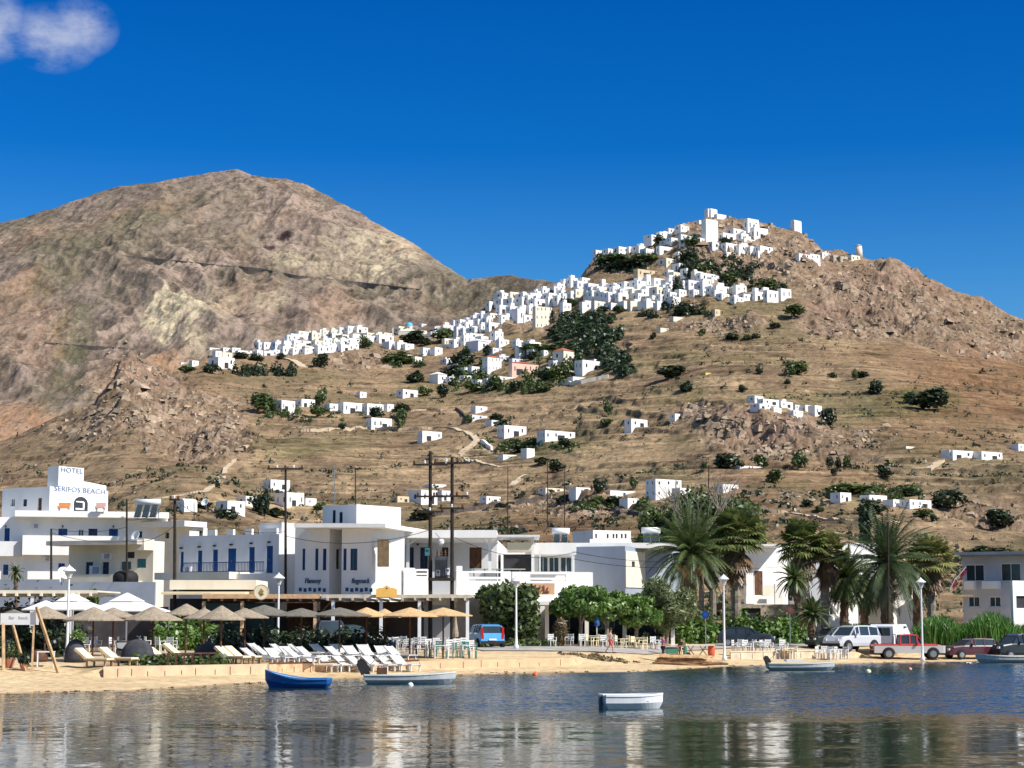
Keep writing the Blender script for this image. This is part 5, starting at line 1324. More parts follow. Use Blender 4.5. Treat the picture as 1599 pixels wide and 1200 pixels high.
DW = mat('dark_dry_stone', (0.085, 0.07, 0.06), .95, .4, .6); MW_ = mat('mountain_road_stone', (0.15, 0.125, 0.105), .95, .4, .3); TR = mat('pale_track', (0.50, 0.40, 0.28), .95, .15, .3)
def fwall(pts, width, m, h_, label, los=False): return tag(ribbon(pts, width, m, 'field_wall', wall=h_, los=los), label, 'wall')
fwall([(190, 399), (300, 410), (345, 415), (400, 419), (470, 432), (560, 441), (660, 453)], 2, MW_, 0.4, 'long dark retaining wall of the road crossing the big mountain', True)
fwall([(70, 535), (130, 540), (210, 545)], 2, MW_, .3, 'thin dark road wall low on the left mountain flank', True)
fwall([(640, 812), (700, 803), (760, 795), (820, 785), (860, 778)], 1.2, DW, 1.3, 'dark wall of the bank road right of the twin poles')
fwall([(862, 776), (900, 786), (950, 797), (1000, 806)], 1.0, DW, 1.0, 'dark wall descending the brown bank towards the trees')
fwall([(712, 637), (722, 647), (732, 660)], 1.2, DW, 1.5, 'short dark wall left of the blue-shuttered house')
fwall([(870, 600), (900, 601), (950, 590)], 1.2, CREAMW, 2.0, 'pale wall under the grove villas')
fwall([(752, 690), (768, 706)], 1.2, WHITE, 2.0, 'white garden wall left of the terrace villas')
setting(ribbon([(444, 559), (458, 563), (468, 568), (474, 575)], 6, TR, 'road', .5)); setting(ribbon([(640, 642), (665, 640), (690, 641)], 3, TR, 'path', .4)); setting(ribbon([(470, 672), (560, 668), (640, 669), (700, 668), (735, 676), (745, 690), (715, 712)], 3.5, TR, 'path', .35))
setting(ribbon([(1275, 720), (1305, 700), (1330, 693)], 3, TR, 'path', .4) if False else ribbon([(1448, 737), (1462, 724), (1470, 718)], 3, TR, 'path', .4)); setting(ribbon([(800, 760), (812, 748), (822, 740)], 3, TR, 'path', .3)); setting(ribbon([(1190, 795), (1300, 812), (1400, 815)], 2, TR, 'path', .3)); setting(ribbon([(240, 780), (330, 765), (345, 740), (370, 715)], 2.0, TR, 'path', .3)); setting(ribbon([(660, 712), (720, 715), (760, 725), (780, 730)], 2.5, TR, 'path', .3))

# ---------------------------------------------------------------- leaves
def leaf_mesh(name, m, n, lumps, size, seed, aspect=1.0, flat=0.0, droop=0.0):
    """n small leaf faces spread over and inside several lumps: (cx,cy,cz,rx,ry,rz)"""
    rs = np.random.RandomState(seed)
    vol = np.array([(l[3] * l[4] * l[5]) ** .67 for l in lumps]); pick = rs.choice(len(lumps), n, p=vol / vol.sum())
    Lm = np.array(lumps)[pick]
    d = rs.normal(size=(n, 3)); d /= np.linalg.norm(d, axis=1)[:, None]
    rad = (0.55 + 0.5 * rs.rand(n)) ; rad[rs.rand(n) < .12] *= .6
    rad *= 1 + .16 * np.sin(d[:, 0] * 7 + seed) * np.cos(d[:, 2] * 6 + seed)
    c = Lm[:, :3] + d * Lm[:, 3:] * rad[:, None]
    nn = d + rs.normal(size=(n, 3)) * .75; nn /= np.linalg.norm(nn, axis=1)[:, None]
    a = np.cross(nn, rs.normal(size=(n, 3))); a /= np.linalg.norm(a, axis=1)[:, None]; b_ = np.cross(nn, a)
    if droop: a[:, 2] -= droop; a /= np.linalg.norm(a, axis=1)[:, None]
    s_ = size * (0.6 + 0.8 * rs.rand(n))[:, None]
    a = a * s_ * aspect; b_ = b_ * s_ / aspect
    V = np.stack([c - a * .5, c + b_ * .42, c + a * .6, c - b_ * .42], 1).reshape(-1, 3)
    Fq = np.arange(n * 4).reshape(-1, 4)
    me = bpy.data.meshes.new(name); me.vertices.add(n * 4); me.vertices.foreach_set('co', V.astype(np.float32).ravel())
    me.loops.add(n * 4); me.loops.foreach_set('vertex_index', Fq.astype(np.int32).ravel()); me.polygons.add(n)
    me.polygons.foreach_set('loop_start', (np.arange(n) * 4).astype(np.int32)); me.polygons.foreach_set('loop_total', np.full(n, 4, np.int32))
    me.update(); me.validate(); me.materials.append(m)
    return me
LF_D = leafmat('leaf_dark', (0.014, 0.026, 0.012), (0.05, 0.075, 0.03)); LF_M = leafmat('leaf_mid', (0.03, 0.055, 0.014), (0.12, 0.165, 0.045)); LF_O = leafmat('leaf_olive', (0.035, 0.038, 0.02), (0.11, 0.10, 0.05))
LF_G = leafmat('leaf_fresh', (0.045, 0.10, 0.015), (0.18, 0.30, 0.06)); LF_Y = leafmat('leaf_dry', (0.12, 0.09, 0.045), (0.30, 0.22, 0.11))
def lumpset(rs, k, w, h_, core=True):
    L_ = [(0, 0, h_ * .5, w * .36, w * .36, h_ * .44)] if core else []
    for i in range(k):
        a = rs.uniform(0, 6.283); r_ = rs.uniform(.12, .34) * w; s_ = rs.uniform(.13, .26)
        L_.append((r_ * math.cos(a), r_ * math.sin(a), h_ * rs.uniform(.25, .82), w * s_, w * s_, h_ * s_ * 1.1))
    return L_
far_protos = []
for i in range(5):
    rs_ = random.Random(40 + i); far_protos.append(leaf_mesh('far_bush_%d' % i, LF_D, 560, lumpset(rs_, 9, 1.0, 1.0), .13, 50 + i))
far_mid = [leaf_mesh('far_mid_bush_%d' % i, LF_M, 520, lumpset(random.Random(60 + i), 9, 1.0, 1.0), .13, 70 + i) for i in range(3)]
far_oliv = [leaf_mesh('far_olive_%d' % i, LF_O, 260, lumpset(random.Random(80 + i), 8, 1.0, 1.0), .09, 90 + i) for i in range(2)]
cyp = leaf_mesh('far_cypress', LF_D, 520, [(0, 0, .5, .34, .34, .5), (0, 0, .3, .42, .42, .3), (0, 0, .8, .18, .18, .22)], .10, 99)
br = random.Random(9); _cnt = {}
def hbush(px, py, w, h_, kind='d', label='', grp='dark bushes scattered over the hillside', name='bush', cat='bush'):
    P = hit(px, py); s_ = P.y / F
    me = {'d': br.choice(far_protos), 'm': br.choice(far_mid), 'o': br.choice(far_oliv), 'c': cyp}[kind]
    o = bpy.data.objects.new(name, me); col.objects.link(o)
    o.location = (P.x, P.y, P.z - .3); o.scale = (w * s_ * 1.1, w * s_ * 1.0, h_ * s_ * 1.12 + .3); o.rotation_euler = (0, 0, br.uniform(0, 6.28))
    tag(o, label, cat, grp)
    return o
def B(px, py, w, h_, label, kind='d'): hbush(px, py, w * 1.05, h_ * 1.05, 'm' if br.random() < .35 and 'black' not in label else kind, label)
for a in [(1366, 616, 24, 22, 'round dark tree alone on the upper right slope'), (1294, 664, 30, 26, 'big round bush right of the rocky spur hamlet'), (1238, 494, 40, 18, 'spreading dark green bush under the lower right village end'),
    (1246, 586, 44, 22, 'dark clump of trees in the middle of the right hill'), (1232, 588, 20, 18, 'dark bush left of the clump on the right hill'), (1560, 824, 54, 26, 'large dark bush on the terraces at lower right'),
    (1480, 794, 50, 28, 'dark broad tree right of the three villas'), (1140, 731, 50, 22, 'dark broad bush above the white garden wall'), (1186, 730, 26, 18, 'dark round bush second above the white garden wall'), (1250, 734, 28, 28, 'dark tall bush left of the row of three'),
    (1212, 755, 30, 20, 'dark flat bush below the white garden wall'), (1296, 731, 16, 16, 'first dark bush of the row of three'), (1309, 731, 12, 16, 'second dark bush of the row of three'), (1323, 731, 16, 20, 'third dark bush of the row of three'),
    (1383, 746, 28, 18, 'dark slanting bush right of the row of three'), (1303, 744, 12, 12, 'small dark bush below the row of three'), (1450, 640, 70, 30, 'wide shadowy thicket on the right hill green patch'), (1420, 630, 30, 18, 'dark bush at left of the shadowy thicket'),
    (1070, 612, 24, 16, 'dark bush above the pale slope near the rocky spur'), (950, 651, 16, 26, 'dark narrow bush pair above the lone porch house'), (948, 664, 22, 10, 'low bush under the narrow bush pair'), (1050, 590, 60, 18, 'dark hedge-like thicket below the grove right end'),
    (1145, 530, 26, 10, 'flat bush left of three under the rock'), (1166, 531, 16, 8, 'flat bush middle of three under the rock'), (1181, 529, 16, 8, 'flat bush right of three under the rock'), (1096, 525, 14, 10, 'small bush right of the ruined cream hut'), (1020, 529, 14, 9, 'small bush left of the ruined cream hut'),
    (408, 645, 44, 28, 'large dark tree left of the middle hamlet'), (420, 640, 26, 22, 'dark tree touching the middle hamlet left house'), (500, 634, 22, 26, 'dark tall tree in the middle hamlet'), (498, 652, 30, 20, 'dark bush below the tall hamlet tree'), (587, 655, 24, 18, 'dark bush in front of the stepped villa'),
    (625, 672, 22, 30, 'dark tree right of the deep porch house'), (627, 643, 30, 12, 'dark hedge above the deep porch house'), (533, 670, 14, 10, 'small round bush below the hamlet'), (690, 622, 24, 20, 'dark bush right of the porch house'), (664, 618, 26, 14, 'dark bush beside the porch house'),
    (647, 598, 30, 18, 'round dark bush left of the gable-roofed barn'), (620, 570, 50, 18, 'dark thicket below the church terrace'), (644, 538, 44, 20, 'dark pine group under the blue dome'), (690, 536, 40, 22, 'dark pine group under the red dome'), (666, 540, 24, 12, 'dark pine gap filler between the domes'),
    (570, 544, 24, 18, 'dark tree cluster right of the left village'), (720, 574, 44, 26, 'green garden trees below the lilac house'), (726, 562, 12, 22, 'dark tall pine beside the lilac house'), (704, 592, 36, 20, 'green trees above the gable-roofed barn'),
    (762, 556, 18, 16, 'dark tree in front of the lilac house'), (830, 562, 24, 12, 'dark tree above the pink mansion'), (772, 610, 30, 22, 'dark tree in front of the long arched house'), (806, 612, 22, 16, 'dark tree right in front of the arched house'), (850, 612, 30, 14, 'dark bush right of the arched house'),
    (740, 612, 36, 12, 'dark low bushes below the white wing'), (868, 593, 40, 22, 'dark garden trees right of the pink mansion'), (848, 594, 24, 18, 'dark tree touching the pink mansion'), (842, 551, 70, 14, 'dark long thicket above the flat house'), (903, 571, 22, 16, 'dark tree between terracotta roof and villa'),
    (1027, 396, 12, 14, 'dark round tree left of the upper white church'), (1010, 412, 50, 16, 'dark trees above the ochre mansion'), (960, 410, 50, 14, 'dark scrub below the castle shoulder terrace'), (976, 420, 60, 14, 'dark rock thicket left of the ochre mansion'), (1078, 385, 30, 16, 'dark shrubs below the castle tower foot'), (1075, 408, 34, 16, 'dark shrubs between column and bastion'),
    (1098, 426, 30, 14, 'dark shrub under the bastion crags'), (1140, 444, 30, 16, 'dark green shrub on the castle crag'), (1196, 454, 40, 18, 'dark shrubs behind the lower right lane'), (1132, 384, 22, 12, 'dark shadow shrub right of the bastion'), (1074, 492, 40, 20, 'dark garden trees below the upper village'), (1060, 462, 20, 30, 'dark tree group beside the stepped column'),
    (842, 477, 12, 9, 'small dark tree on the central roofs'), (860, 461, 12, 7, 'small dark tree on the saddle roofs'), (892, 480, 30, 12, 'dark tree top above the grove'), (940, 488, 22, 10, 'dark tree at the upper village lower edge'), (966, 489, 26, 11, 'dark tree right at the upper village lower edge'), (1030, 380, 20, 12, 'dark tree below the ridge houses'),
    (786, 672, 30, 16, 'dark green garden left of the terrace villas'), (830, 700, 34, 14, 'green garden under the left terrace villa'), (884, 700, 30, 14, 'dark garden below the long terrace villa'), (774, 658, 26, 12, 'dark shrubs under the blue-shuttered house'), (746, 642, 20, 8, 'dark shrubs above the blue-shuttered house'), (733, 660, 16, 12, 'dark shrub at the short dark wall'),
    (870, 737, 30, 18, 'dark green round bush right of the small chapel'), (848, 725, 30, 10, 'dark low bush beside the small chapel'), (820, 707, 50, 10, 'green hedge above the long white wall'),
    (410, 806, 24, 38, 'tall green tree in the knoll houses'), (402, 800, 30, 26, 'dark spreading tree among the knoll houses'), (355, 812, 40, 16, 'dark shrubs below the knoll houses'), (424, 806, 44, 12, 'dark shrub band below the knoll villas'), (498, 797, 22, 12, 'dark shrub at the right end of the knoll'), (320, 795, 30, 10, 'dark hedge left of the knoll houses'),
    (660, 812, 44, 16, 'dark bush against the bank road wall'), (937, 770, 24, 20, 'dark tree left of the long low house'), (990, 764, 14, 20, 'dark cypress-like tree by the big villa'), (958, 790, 34, 14, 'dark bush in front of the long low house'), (930, 790, 30, 14, 'olive bush on the brown bank'), (878, 786, 30, 12, 'dark bush at the bank road bend'),
    (1100, 735, 12, 12, 'small dark bush left of the pale hut'), (1360, 803, 50, 20, 'dark garden below the second villa'), (1330, 770, 80, 14, 'green hedge band above the three villas'), (1410, 776, 60, 12, 'green hedge band above the third villa'), (1440, 808, 40, 12, 'dark shade garden of the third villa'), (1280, 800, 18, 9, 'low dark bush left of the first villa'), (1260, 792, 22, 12, 'dark bush left of the first villa'),
    (1400, 772, 20, 10, 'bush above the second villa'), (1526, 868, 40, 14, 'dark tree top behind the grey building'), (1560, 866, 50, 10, 'dark hedge top behind the grey building'), (1458, 815, 16, 10, 'small dark bush below the dark broad tree'), (1160, 612, 16, 10, 'small bush above the rocky spur'), (1300, 590, 16, 8, 'small dark bush right of the hill clump'),
    (1335, 594, 10, 18, 'thin cypress on the upper right slope'), (1345, 590, 26, 10, 'dark ruin-side bush on the upper right slope'), (1230, 600, 12, 8, 'tiny bush under the hill clump'), (1185, 585, 14, 9, 'small bush between spur and clump'), (1210, 512, 20, 8, 'low bush right under the boulder'),
    (293, 581, 30, 10, 'dark bush row under the tiny white house'), (330, 583, 26, 14, 'dark tree before the two-part house'), (375, 560, 30, 9, 'dark hedge below the left tip'), (402, 564, 30, 11, 'dark trees between left tip and village'), (440, 561, 18, 9, 'dark tree at the pale road'), (500, 574, 30, 20, 'grey-green trees below the left village')]:
    B(*a)
for a in [(1070, 586, 'o'), (1190, 690, 'o'), (860, 660, 'o'), (500, 600, 'o'), (640, 630, 'm'), (1150, 770, 'm'), (1330, 788, 'm'), (1240, 770, 'o'), (905, 800, 'o'), (1010, 830, 'm'), (1410, 690, 'o'), (560, 590, 'o')]: pass
P = hit(849, 502); hbush(863, 506, 13, 20, 'c', 'black pointed cypress beside the tall cream block', None, 'cypress_tree', 'cypress')
P = hit(1105, 492); hbush(1101, 478, 20, 10, 'o', 'pale olive palm-like tree below the upper village', None, 'tree', 'tree')

def stuff_cloud(name, label, cat, spots, m, per, leaf, seed):
    """spots: (x,y,z,w,h) world; one mesh of many small leaf faces"""
    rs = np.random.RandomState(seed); S_ = np.array(spots); n = len(S_) * per
    idx = np.repeat(np.arange(len(S_)), per); d = rs.normal(size=(n, 3)); d /= np.linalg.norm(d, axis=1)[:, None]
    d[:, 2] = np.abs(d[:, 2]) * (rs.rand(n) > .25) + d[:, 2] * .3
    w = S_[idx, 3][:, None]; hh = S_[idx, 4][:, None]
    c = S_[idx, :3] + d * np.concatenate([w * .5, w * .5, hh], 1) * (.6 + .45 * rs.rand(n))[:, None]
    nn = d + rs.normal(size=(n, 3)) * .6; nn /= np.linalg.norm(nn, axis=1)[:, None]
    a = np.cross(nn, rs.normal(size=(n, 3))); a /= np.linalg.norm(a, axis=1)[:, None]; b_ = np.cross(nn, a)
    s_ = w * leaf * (.6 + .8 * rs.rand(n))[:, None]
    V = np.stack([c - a * s_, c + b_ * s_ * .7, c + a * s_, c - b_ * s_ * .7], 1).reshape(-1, 3)
    me = bpy.data.meshes.new(name); me.vertices.add(n * 4); me.vertices.foreach_set('co', V.astype(np.float32).ravel())
    me.loops.add(n * 4); me.loops.foreach_set('vertex_index', np.arange(n * 4, dtype=np.int32)); me.polygons.add(n)
    me.polygons.foreach_set('loop_start', (np.arange(n) * 4).astype(np.int32)); me.polygons.foreach_set('loop_total', np.full(n, 4, np.int32))
    me.update(); me.validate(); me.materials.append(m)
    o = bpy.data.objects.new(name, me); col.objects.link(o); tag(o, label, cat, None, 'stuff'); return o
gv = []
def fill(x0, x1, y0, y1, n, w, h_, cond=None):
    for i in range(n):
        px = br.uniform(x0, x1); py = br.uniform(y0, y1)
        if cond and not cond(px, py): continue
        P = hit(px, py); s_ = P.y / F; gv.append((P.x, P.y, P.z, w * s_ * br.uniform(.7, 1.3), h_ * s_ * br.uniform(.7, 1.3)))
fill(862, 985, 492, 590, 230, 20, 11, lambda x, y: ((x - 918) / 54) ** 2 + ((y - 526) / 36) ** 2 < 1 and br.random() < .85 or (abs(x - (938 + (y - 540) * .9)) < 26 and y > 530))
stuff_cloud('grove', 'dense dark green wooded gully below the upper village', 'grove', gv, leafmat('grove_leaf', (0.016, 0.032, 0.014), (0.065, 0.10, 0.04)), 130, .15, 3)
gv = []; fill(930, 1008, 402, 426, 46, 14, 9); fill(1058, 1100, 388, 432, 26, 15, 10); fill(1100, 1180, 405, 440, 34, 15, 9); fill(1120, 1240, 446, 456, 16, 16, 10); fill(1000, 1110, 484, 496, 20, 16, 9); fill(1040, 1060, 455, 485, 8, 14, 12)
stuff_cloud('castle_scrub', 'dark green scrub on the crags around the upper village', 'scrub', gv, LF_D, 60, .15, 13)
gv = []; fill(600, 660, 560, 574, 18, 15, 9); fill(700, 760, 566, 612, 34, 14, 10); fill(820, 900, 548, 600, 40, 15, 10); fill(770, 850, 604, 616, 22, 14, 9); fill(1290, 1440, 764, 782, 40, 17, 10); fill(740, 900, 690, 706, 26, 14, 8); fill(400, 640, 640, 660, 26, 13, 9); fill(880, 1010, 782, 800, 24, 16, 9)
stuff_cloud('gardens', 'mid green gardens and thickets between the hillside houses', 'gardens', gv, LF_M, 60, .15, 14)
gv = []; fill(364, 460, 580, 588, 26, 14, 13); stuff_cloud('orchard', 'dark orchard hedge below the left village', 'orchard', gv, LF_D, 90, .15, 4)
gv = []
for i in range(14000):
    u = br.uniform(-.33, .33); Y = 230 * (1550 / 230) ** br.random()
    x, y = u * Y, Y
    dens = pnoise(np.array([x / 55]), np.array([y / 70]), 500)[0]
    if br.random() > .5 + 1.2 * dens: continue
    w = br.uniform(.9, 2.4) * (1 + (br.random() < .06) * 1.2); gv.append((x, y, ground(x, y), w, w * .55))
stuff_cloud('scrub', 'low thorny scrub dotted over the dry hillside', 'scrub', gv, LF_O, 9, .2, 5)
gv = []
for i in range(4600):
    u = br.uniform(-.33, .33); Y = 300 * (1550 / 300) ** br.random(); x, y = u * Y, Y
    if br.random() > .3 + 1.4 * pnoise(np.array([x / 90 + 7]), np.array([y / 90]), 520)[0]: continue
    w = br.uniform(1.6, 4.6); gv.append((x, y, ground(x, y), w, w * .5))
stuff_cloud('shrubs', 'darker green shrubs dotted over the hillside terraces', 'shrubs', gv, LF_D, 16, .17, 6)
# boulders of the outcrops
def boulders(name, label, n, lst, s0, s1, seed, ymin=Y0, ymax=3200):
    rs = random.Random(seed); V = []; Fc = []
    for i in range(n):
        e = rs.choice(lst); px = rs.gauss(e[0], e[2] * .5); py = rs.gauss(e[1], e[3] * .5)
        P = hit(px, py, ymin, ymax)
        if abs(P.x / P.y) > .34 or P.z > ground(P.x, P.y) + 1.5: continue
        s_ = s0 * (s1 / s0) ** (rs.random() ** 2.2) * P.y / 1200
        b = len(V); T = Matrix.Rotation(rs.uniform(0, 6.3), 3, 'Z') @ Matrix.Rotation(rs.uniform(-.5, .5), 3, 'X')
        pts = [(-1, -1, -1), (1, -1, -1), (1, 1, -1), (-1, 1, -1), (-.6, -.7, .55), (.7, -.6, .6), (.6, .6, .7), (-.7, .6, .5)]
        for p in pts:
            q = T @ Vector([c * s_ * rs.uniform(.6, 1.3) for c in p]); V.append((P.x + q.x, P.y + q.y, P.z + q.z * .7 - s_ * .25))
        for f in ((4, 5, 6, 7), (0, 1, 5, 4), (1, 2, 6, 5), (2, 3, 7, 6), (3, 0, 4, 7)): Fc.append(tuple(b + k for k in f))
    me = bpy.data.meshes.new(name); me.from_pydata(V, [], Fc); me.update()
    me.materials.append(mat('boulder_rock', (0.31, 0.235, 0.17), .95, .3, .25, .1, .1, island=.25)); o = bpy.data.objects.new(name, me); col.objects.link(o); tag(o, label, 'rocks', None, 'stuff')
boulders('boulders', 'weathered boulders and crags scattered over the outcrops', 2600, ROCK, .8, 4.0, 8)
# ---------------------------------------------------------------- waterfront: road, walls
def gp(px, Y, py=1000):
    u = ux(px, py); return Vector((u * Y, Y, ground(u * Y, Y)))
def strip_on_ground(name, pxs, ya, yb, m, lift=0.004, up=0.0, n=90):
    mb = MB(m); prev = None
    for i in range(n + 1):
        px = pxs[0] + (pxs[1] - pxs[0]) * i / n; u = ux(px)
        a, b = ya(u), yb(u); k = 6
        rowp = [(u * (a + (b - a) * j / k), a + (b - a) * j / k) for j in range(k + 1)]
        rowp = [(x, y, ground(x, y) + lift + up + .02) for x, y in rowp]
        if prev:
            for j in range(k): mb.poly([prev[j], rowp[j], rowp[j + 1], prev[j + 1]])
        prev = rowp
    o = mb.build(name); setting(o); return o
strip_on_ground('road', (540, 2300), lambda u: float(shoreY(u)) + 17.5 + 4 * (u < -.02), lambda u: float(shoreY(u)) + 27, ROADM, .03)
def wall_run(name, label, x0, x1, h_, m, th=.3, n=40, seam=0, coping=None, zb=0.05, lip=0.0):
    root = thing(name, label, 'wall', tuple(gp((x0 + x1) / 2, float(wallY(ux((x0 + x1) / 2))))))
    off = tuple(root.location); mb = MB(m); pts = []
    for i in range(n + 1):
        u = ux(x0 + (x1 - x0) * i / n); Y = float(wallY(u)); pts.append(Vector((u * Y, Y, 0)))
    for i in range(n):
        a, b = pts[i], pts[i + 1]; t = Vector((0, th, 0))
        mb.hexa([(a.x, a.y, zb), (b.x, b.y, zb), (b.x, b.y + th, zb), (a.x, a.y + th, zb), (a.x, a.y, zb + h_), (b.x, b.y, zb + h_), (b.x, b.y + th, zb + h_), (a.x, a.y + th, zb + h_)])
    mb.build('wall', root, off)
    if coping:
        mb = MB(coping)
        for i in range(n):
            a, b = pts[i], pts[i + 1]; z = zb + h_ + .003
            mb.hexa([(a.x, a.y - .05, z), (b.x, b.y - .05, z), (b.x, b.y + th + .05, z), (a.x, a.y + th + .05, z), (a.x, a.y - .05, z + .06), (b.x, b.y - .05, z + .06), (b.x, b.y + th + .05, z + .06), (a.x, a.y + th + .05, z + .06)])
        mb.build('coping', root, off)
    if seam:
        L_ = x0
        while L_ < x1:
            u = ux(L_); Y = float(wallY(u)); mb = MB(BROWNP); x = u * Y; mb.box(x - .015, x + .015, Y - .02, Y - .002, zb + .1, zb + h_ * rnd.uniform(.6, .98)); mb.build('post', root, off); L_ += seam * rnd.uniform(.8, 1.25)
    return root
SANDW = mat('sandy_render_wall', (0.55, 0.42, 0.28), .9, .14, 1.2, .01); ORW = mat('orange_render_wall', (0.56, 0.40, 0.25), .9, .14, 1.2, .01)
wall_run('beach_wall', 'tan rendered low wall behind the sand on the left', 163, 420, .66, SANDW, seam=26)
wall_run('plank_wall', 'low planked sandy wall below the white sunbeds', 421, 655, .62, mat('planked_wall', (0.58, 0.38, 0.23), .9, .3, 2.5, .02), coping=BROWNP, seam=22)
wall_run('beach_wall', 'orange rendered low wall left of the blue car shore', 656, 895, .60, ORW, seam=30)
r = wall_run('stone_wall', 'pale block stone wall below the white chairs on the right', 1140, 1335, .66, mat('pale_stone_blocks', (0.60, 0.50, 0.37), .95, .2, 2, .03), seam=17, coping=mat('pale_coping', (0.66, 0.57, 0.44), .9, .15, 2))
# low curb of pale stone on the right terrace edge
# ---------------------------------------------------------------- trees of the shore
BARK = mat('palm_bark', (0.13, 0.085, 0.055), .95, .45, 5, .05); BARKG = mat('grey_bark', (0.22, 0.19, 0.15), .95, .35, 4, .04)
PF = leafmat('palm_frond', (0.03, 0.06, 0.016), (0.16, 0.20, 0.065)); PFD = leafmat('palm_frond_dark', (0.022, 0.05, 0.02), (0.10, 0.14, 0.055)); PFY = leafmat('palm_frond_yellow', (0.10, 0.115, 0.03), (0.34, 0.33, 0.12)); PFL = leafmat('fan_frond_light', (0.05, 0.085, 0.02), (0.25, 0.27, 0.085)); DEAD = leafmat('dead_frond', (0.10, 0.06, 0.03), (0.32, 0.20, 0.10))
ORB = mat('orange_palm_boots', (0.52, 0.31, 0.15), .9, .3, 4)
def np_quads(name, V, m):
    n = len(V) // 4; me = bpy.data.meshes.new(name); me.vertices.add(n * 4); me.vertices.foreach_set('co', np.asarray(V, np.float32).ravel())
    me.loops.add(n * 4); me.loops.foreach_set('vertex_index', np.arange(n * 4, dtype=np.int32)); me.polygons.add(n)
    me.polygons.foreach_set('loop_start', (np.arange(n) * 4).astype(np.int32)); me.polygons.foreach_set('loop_total', np.full(n, 4, np.int32)); me.update(); me.validate(); me.materials.append(m)
    o = bpy.data.objects.new(name, me); col.objects.link(o); return o
def feather_crown(name, parent, c, n, ln, m, rs, el=(-35, 80), leafl=.5, nl=26):
    V = []
    for i in range(n):
        az = i * 2.39996 + rs.uniform(-.2, .2); e = R(el[0] + (el[1] - el[0]) * ((i + .5) / n) ** .9 + rs.uniform(-6, 6)); l_ = ln * rs.uniform(.85, 1.12)
        p = np.array(c, float); d = np.array([math.cos(az) * math.cos(e), math.sin(az) * math.cos(e), math.sin(e)]); st = l_ / nl
        side = np.array([-math.sin(az), math.cos(az), 0])
        for k in range(nl):
            t = k / nl; q = p + d * st
            up = np.cross(side, d)
            if k > 2:
                ll = leafl * math.sin(math.pi * min(1, (t + .12) * .93)) ** .6 * rs.uniform(.8, 1.1)
                for s_ in (-1, 1):
                    v = side * s_ * .85 + d * .75 + up * (.15) + np.array([0, 0, -.25]); v = v / np.linalg.norm(v) * ll
                    w = d * .062
                    V += [p - w, p + w, p + v + w * .3, p + v - w * .3]
            w = side * .022; V += [p - w, p + w, q + w, q - w]; w = up * .022; V += [p - w, p + w, q + w, q - w]
            p = q; d = d + np.array([0, 0, -0.052 * (ln / 3.5) ** -.2 * (1.2 if e < .5 else .9)]); d /= np.linalg.norm(d)
    o = np_quads(name, V, m); o.parent = parent; return o
def fan_crown(name, parent, c, n, ln, rad, m, rs, el=(-30, 80), segs=16):
    V = []
    for i in range(n):
        az = i * 2.39996 + rs.uniform(-.2, .2); e = R(el[0] + (el[1] - el[0]) * ((i + .5) / n) + rs.uniform(-8, 8)); l_ = ln * rs.uniform(.75, 1.1)
        d = np.array([math.cos(az) * math.cos(e), math.sin(az) * math.cos(e), math.sin(e)]); side = np.array([-math.sin(az), math.cos(az), 0]); up = np.cross(side, d)
        p = np.array(c, float); h = p + d * l_ + np.array([0, 0, -.1 * l_])
        w = side * .03; V += [p - w, p + w, h + w, h - w]; w = up * .03; V += [p - w, p + w, h + w, h - w]
        for k in range(segs):
            a = R(-115 + 230 * (k + .5) / segs); v = (d * math.cos(a) + side * math.sin(a)); v = v / np.linalg.norm(v)
            r_ = rad * (1 - .25 * abs(a) / 2) * rs.uniform(.85, 1.1); w = np.cross(v, up) * .085 * rad
            m1 = h + v * r_ * .6 + up * .04; tip = h + v * r_ + np.array([0, 0, -.28 * r_])
            V += [h - w * .4, h + w * .4, m1 + w, m1 - w]; V += [m1 - w, m1 + w, tip + w * .15, tip - w * .15]
    o = np_quads(name, V, m); o.parent = parent; return o
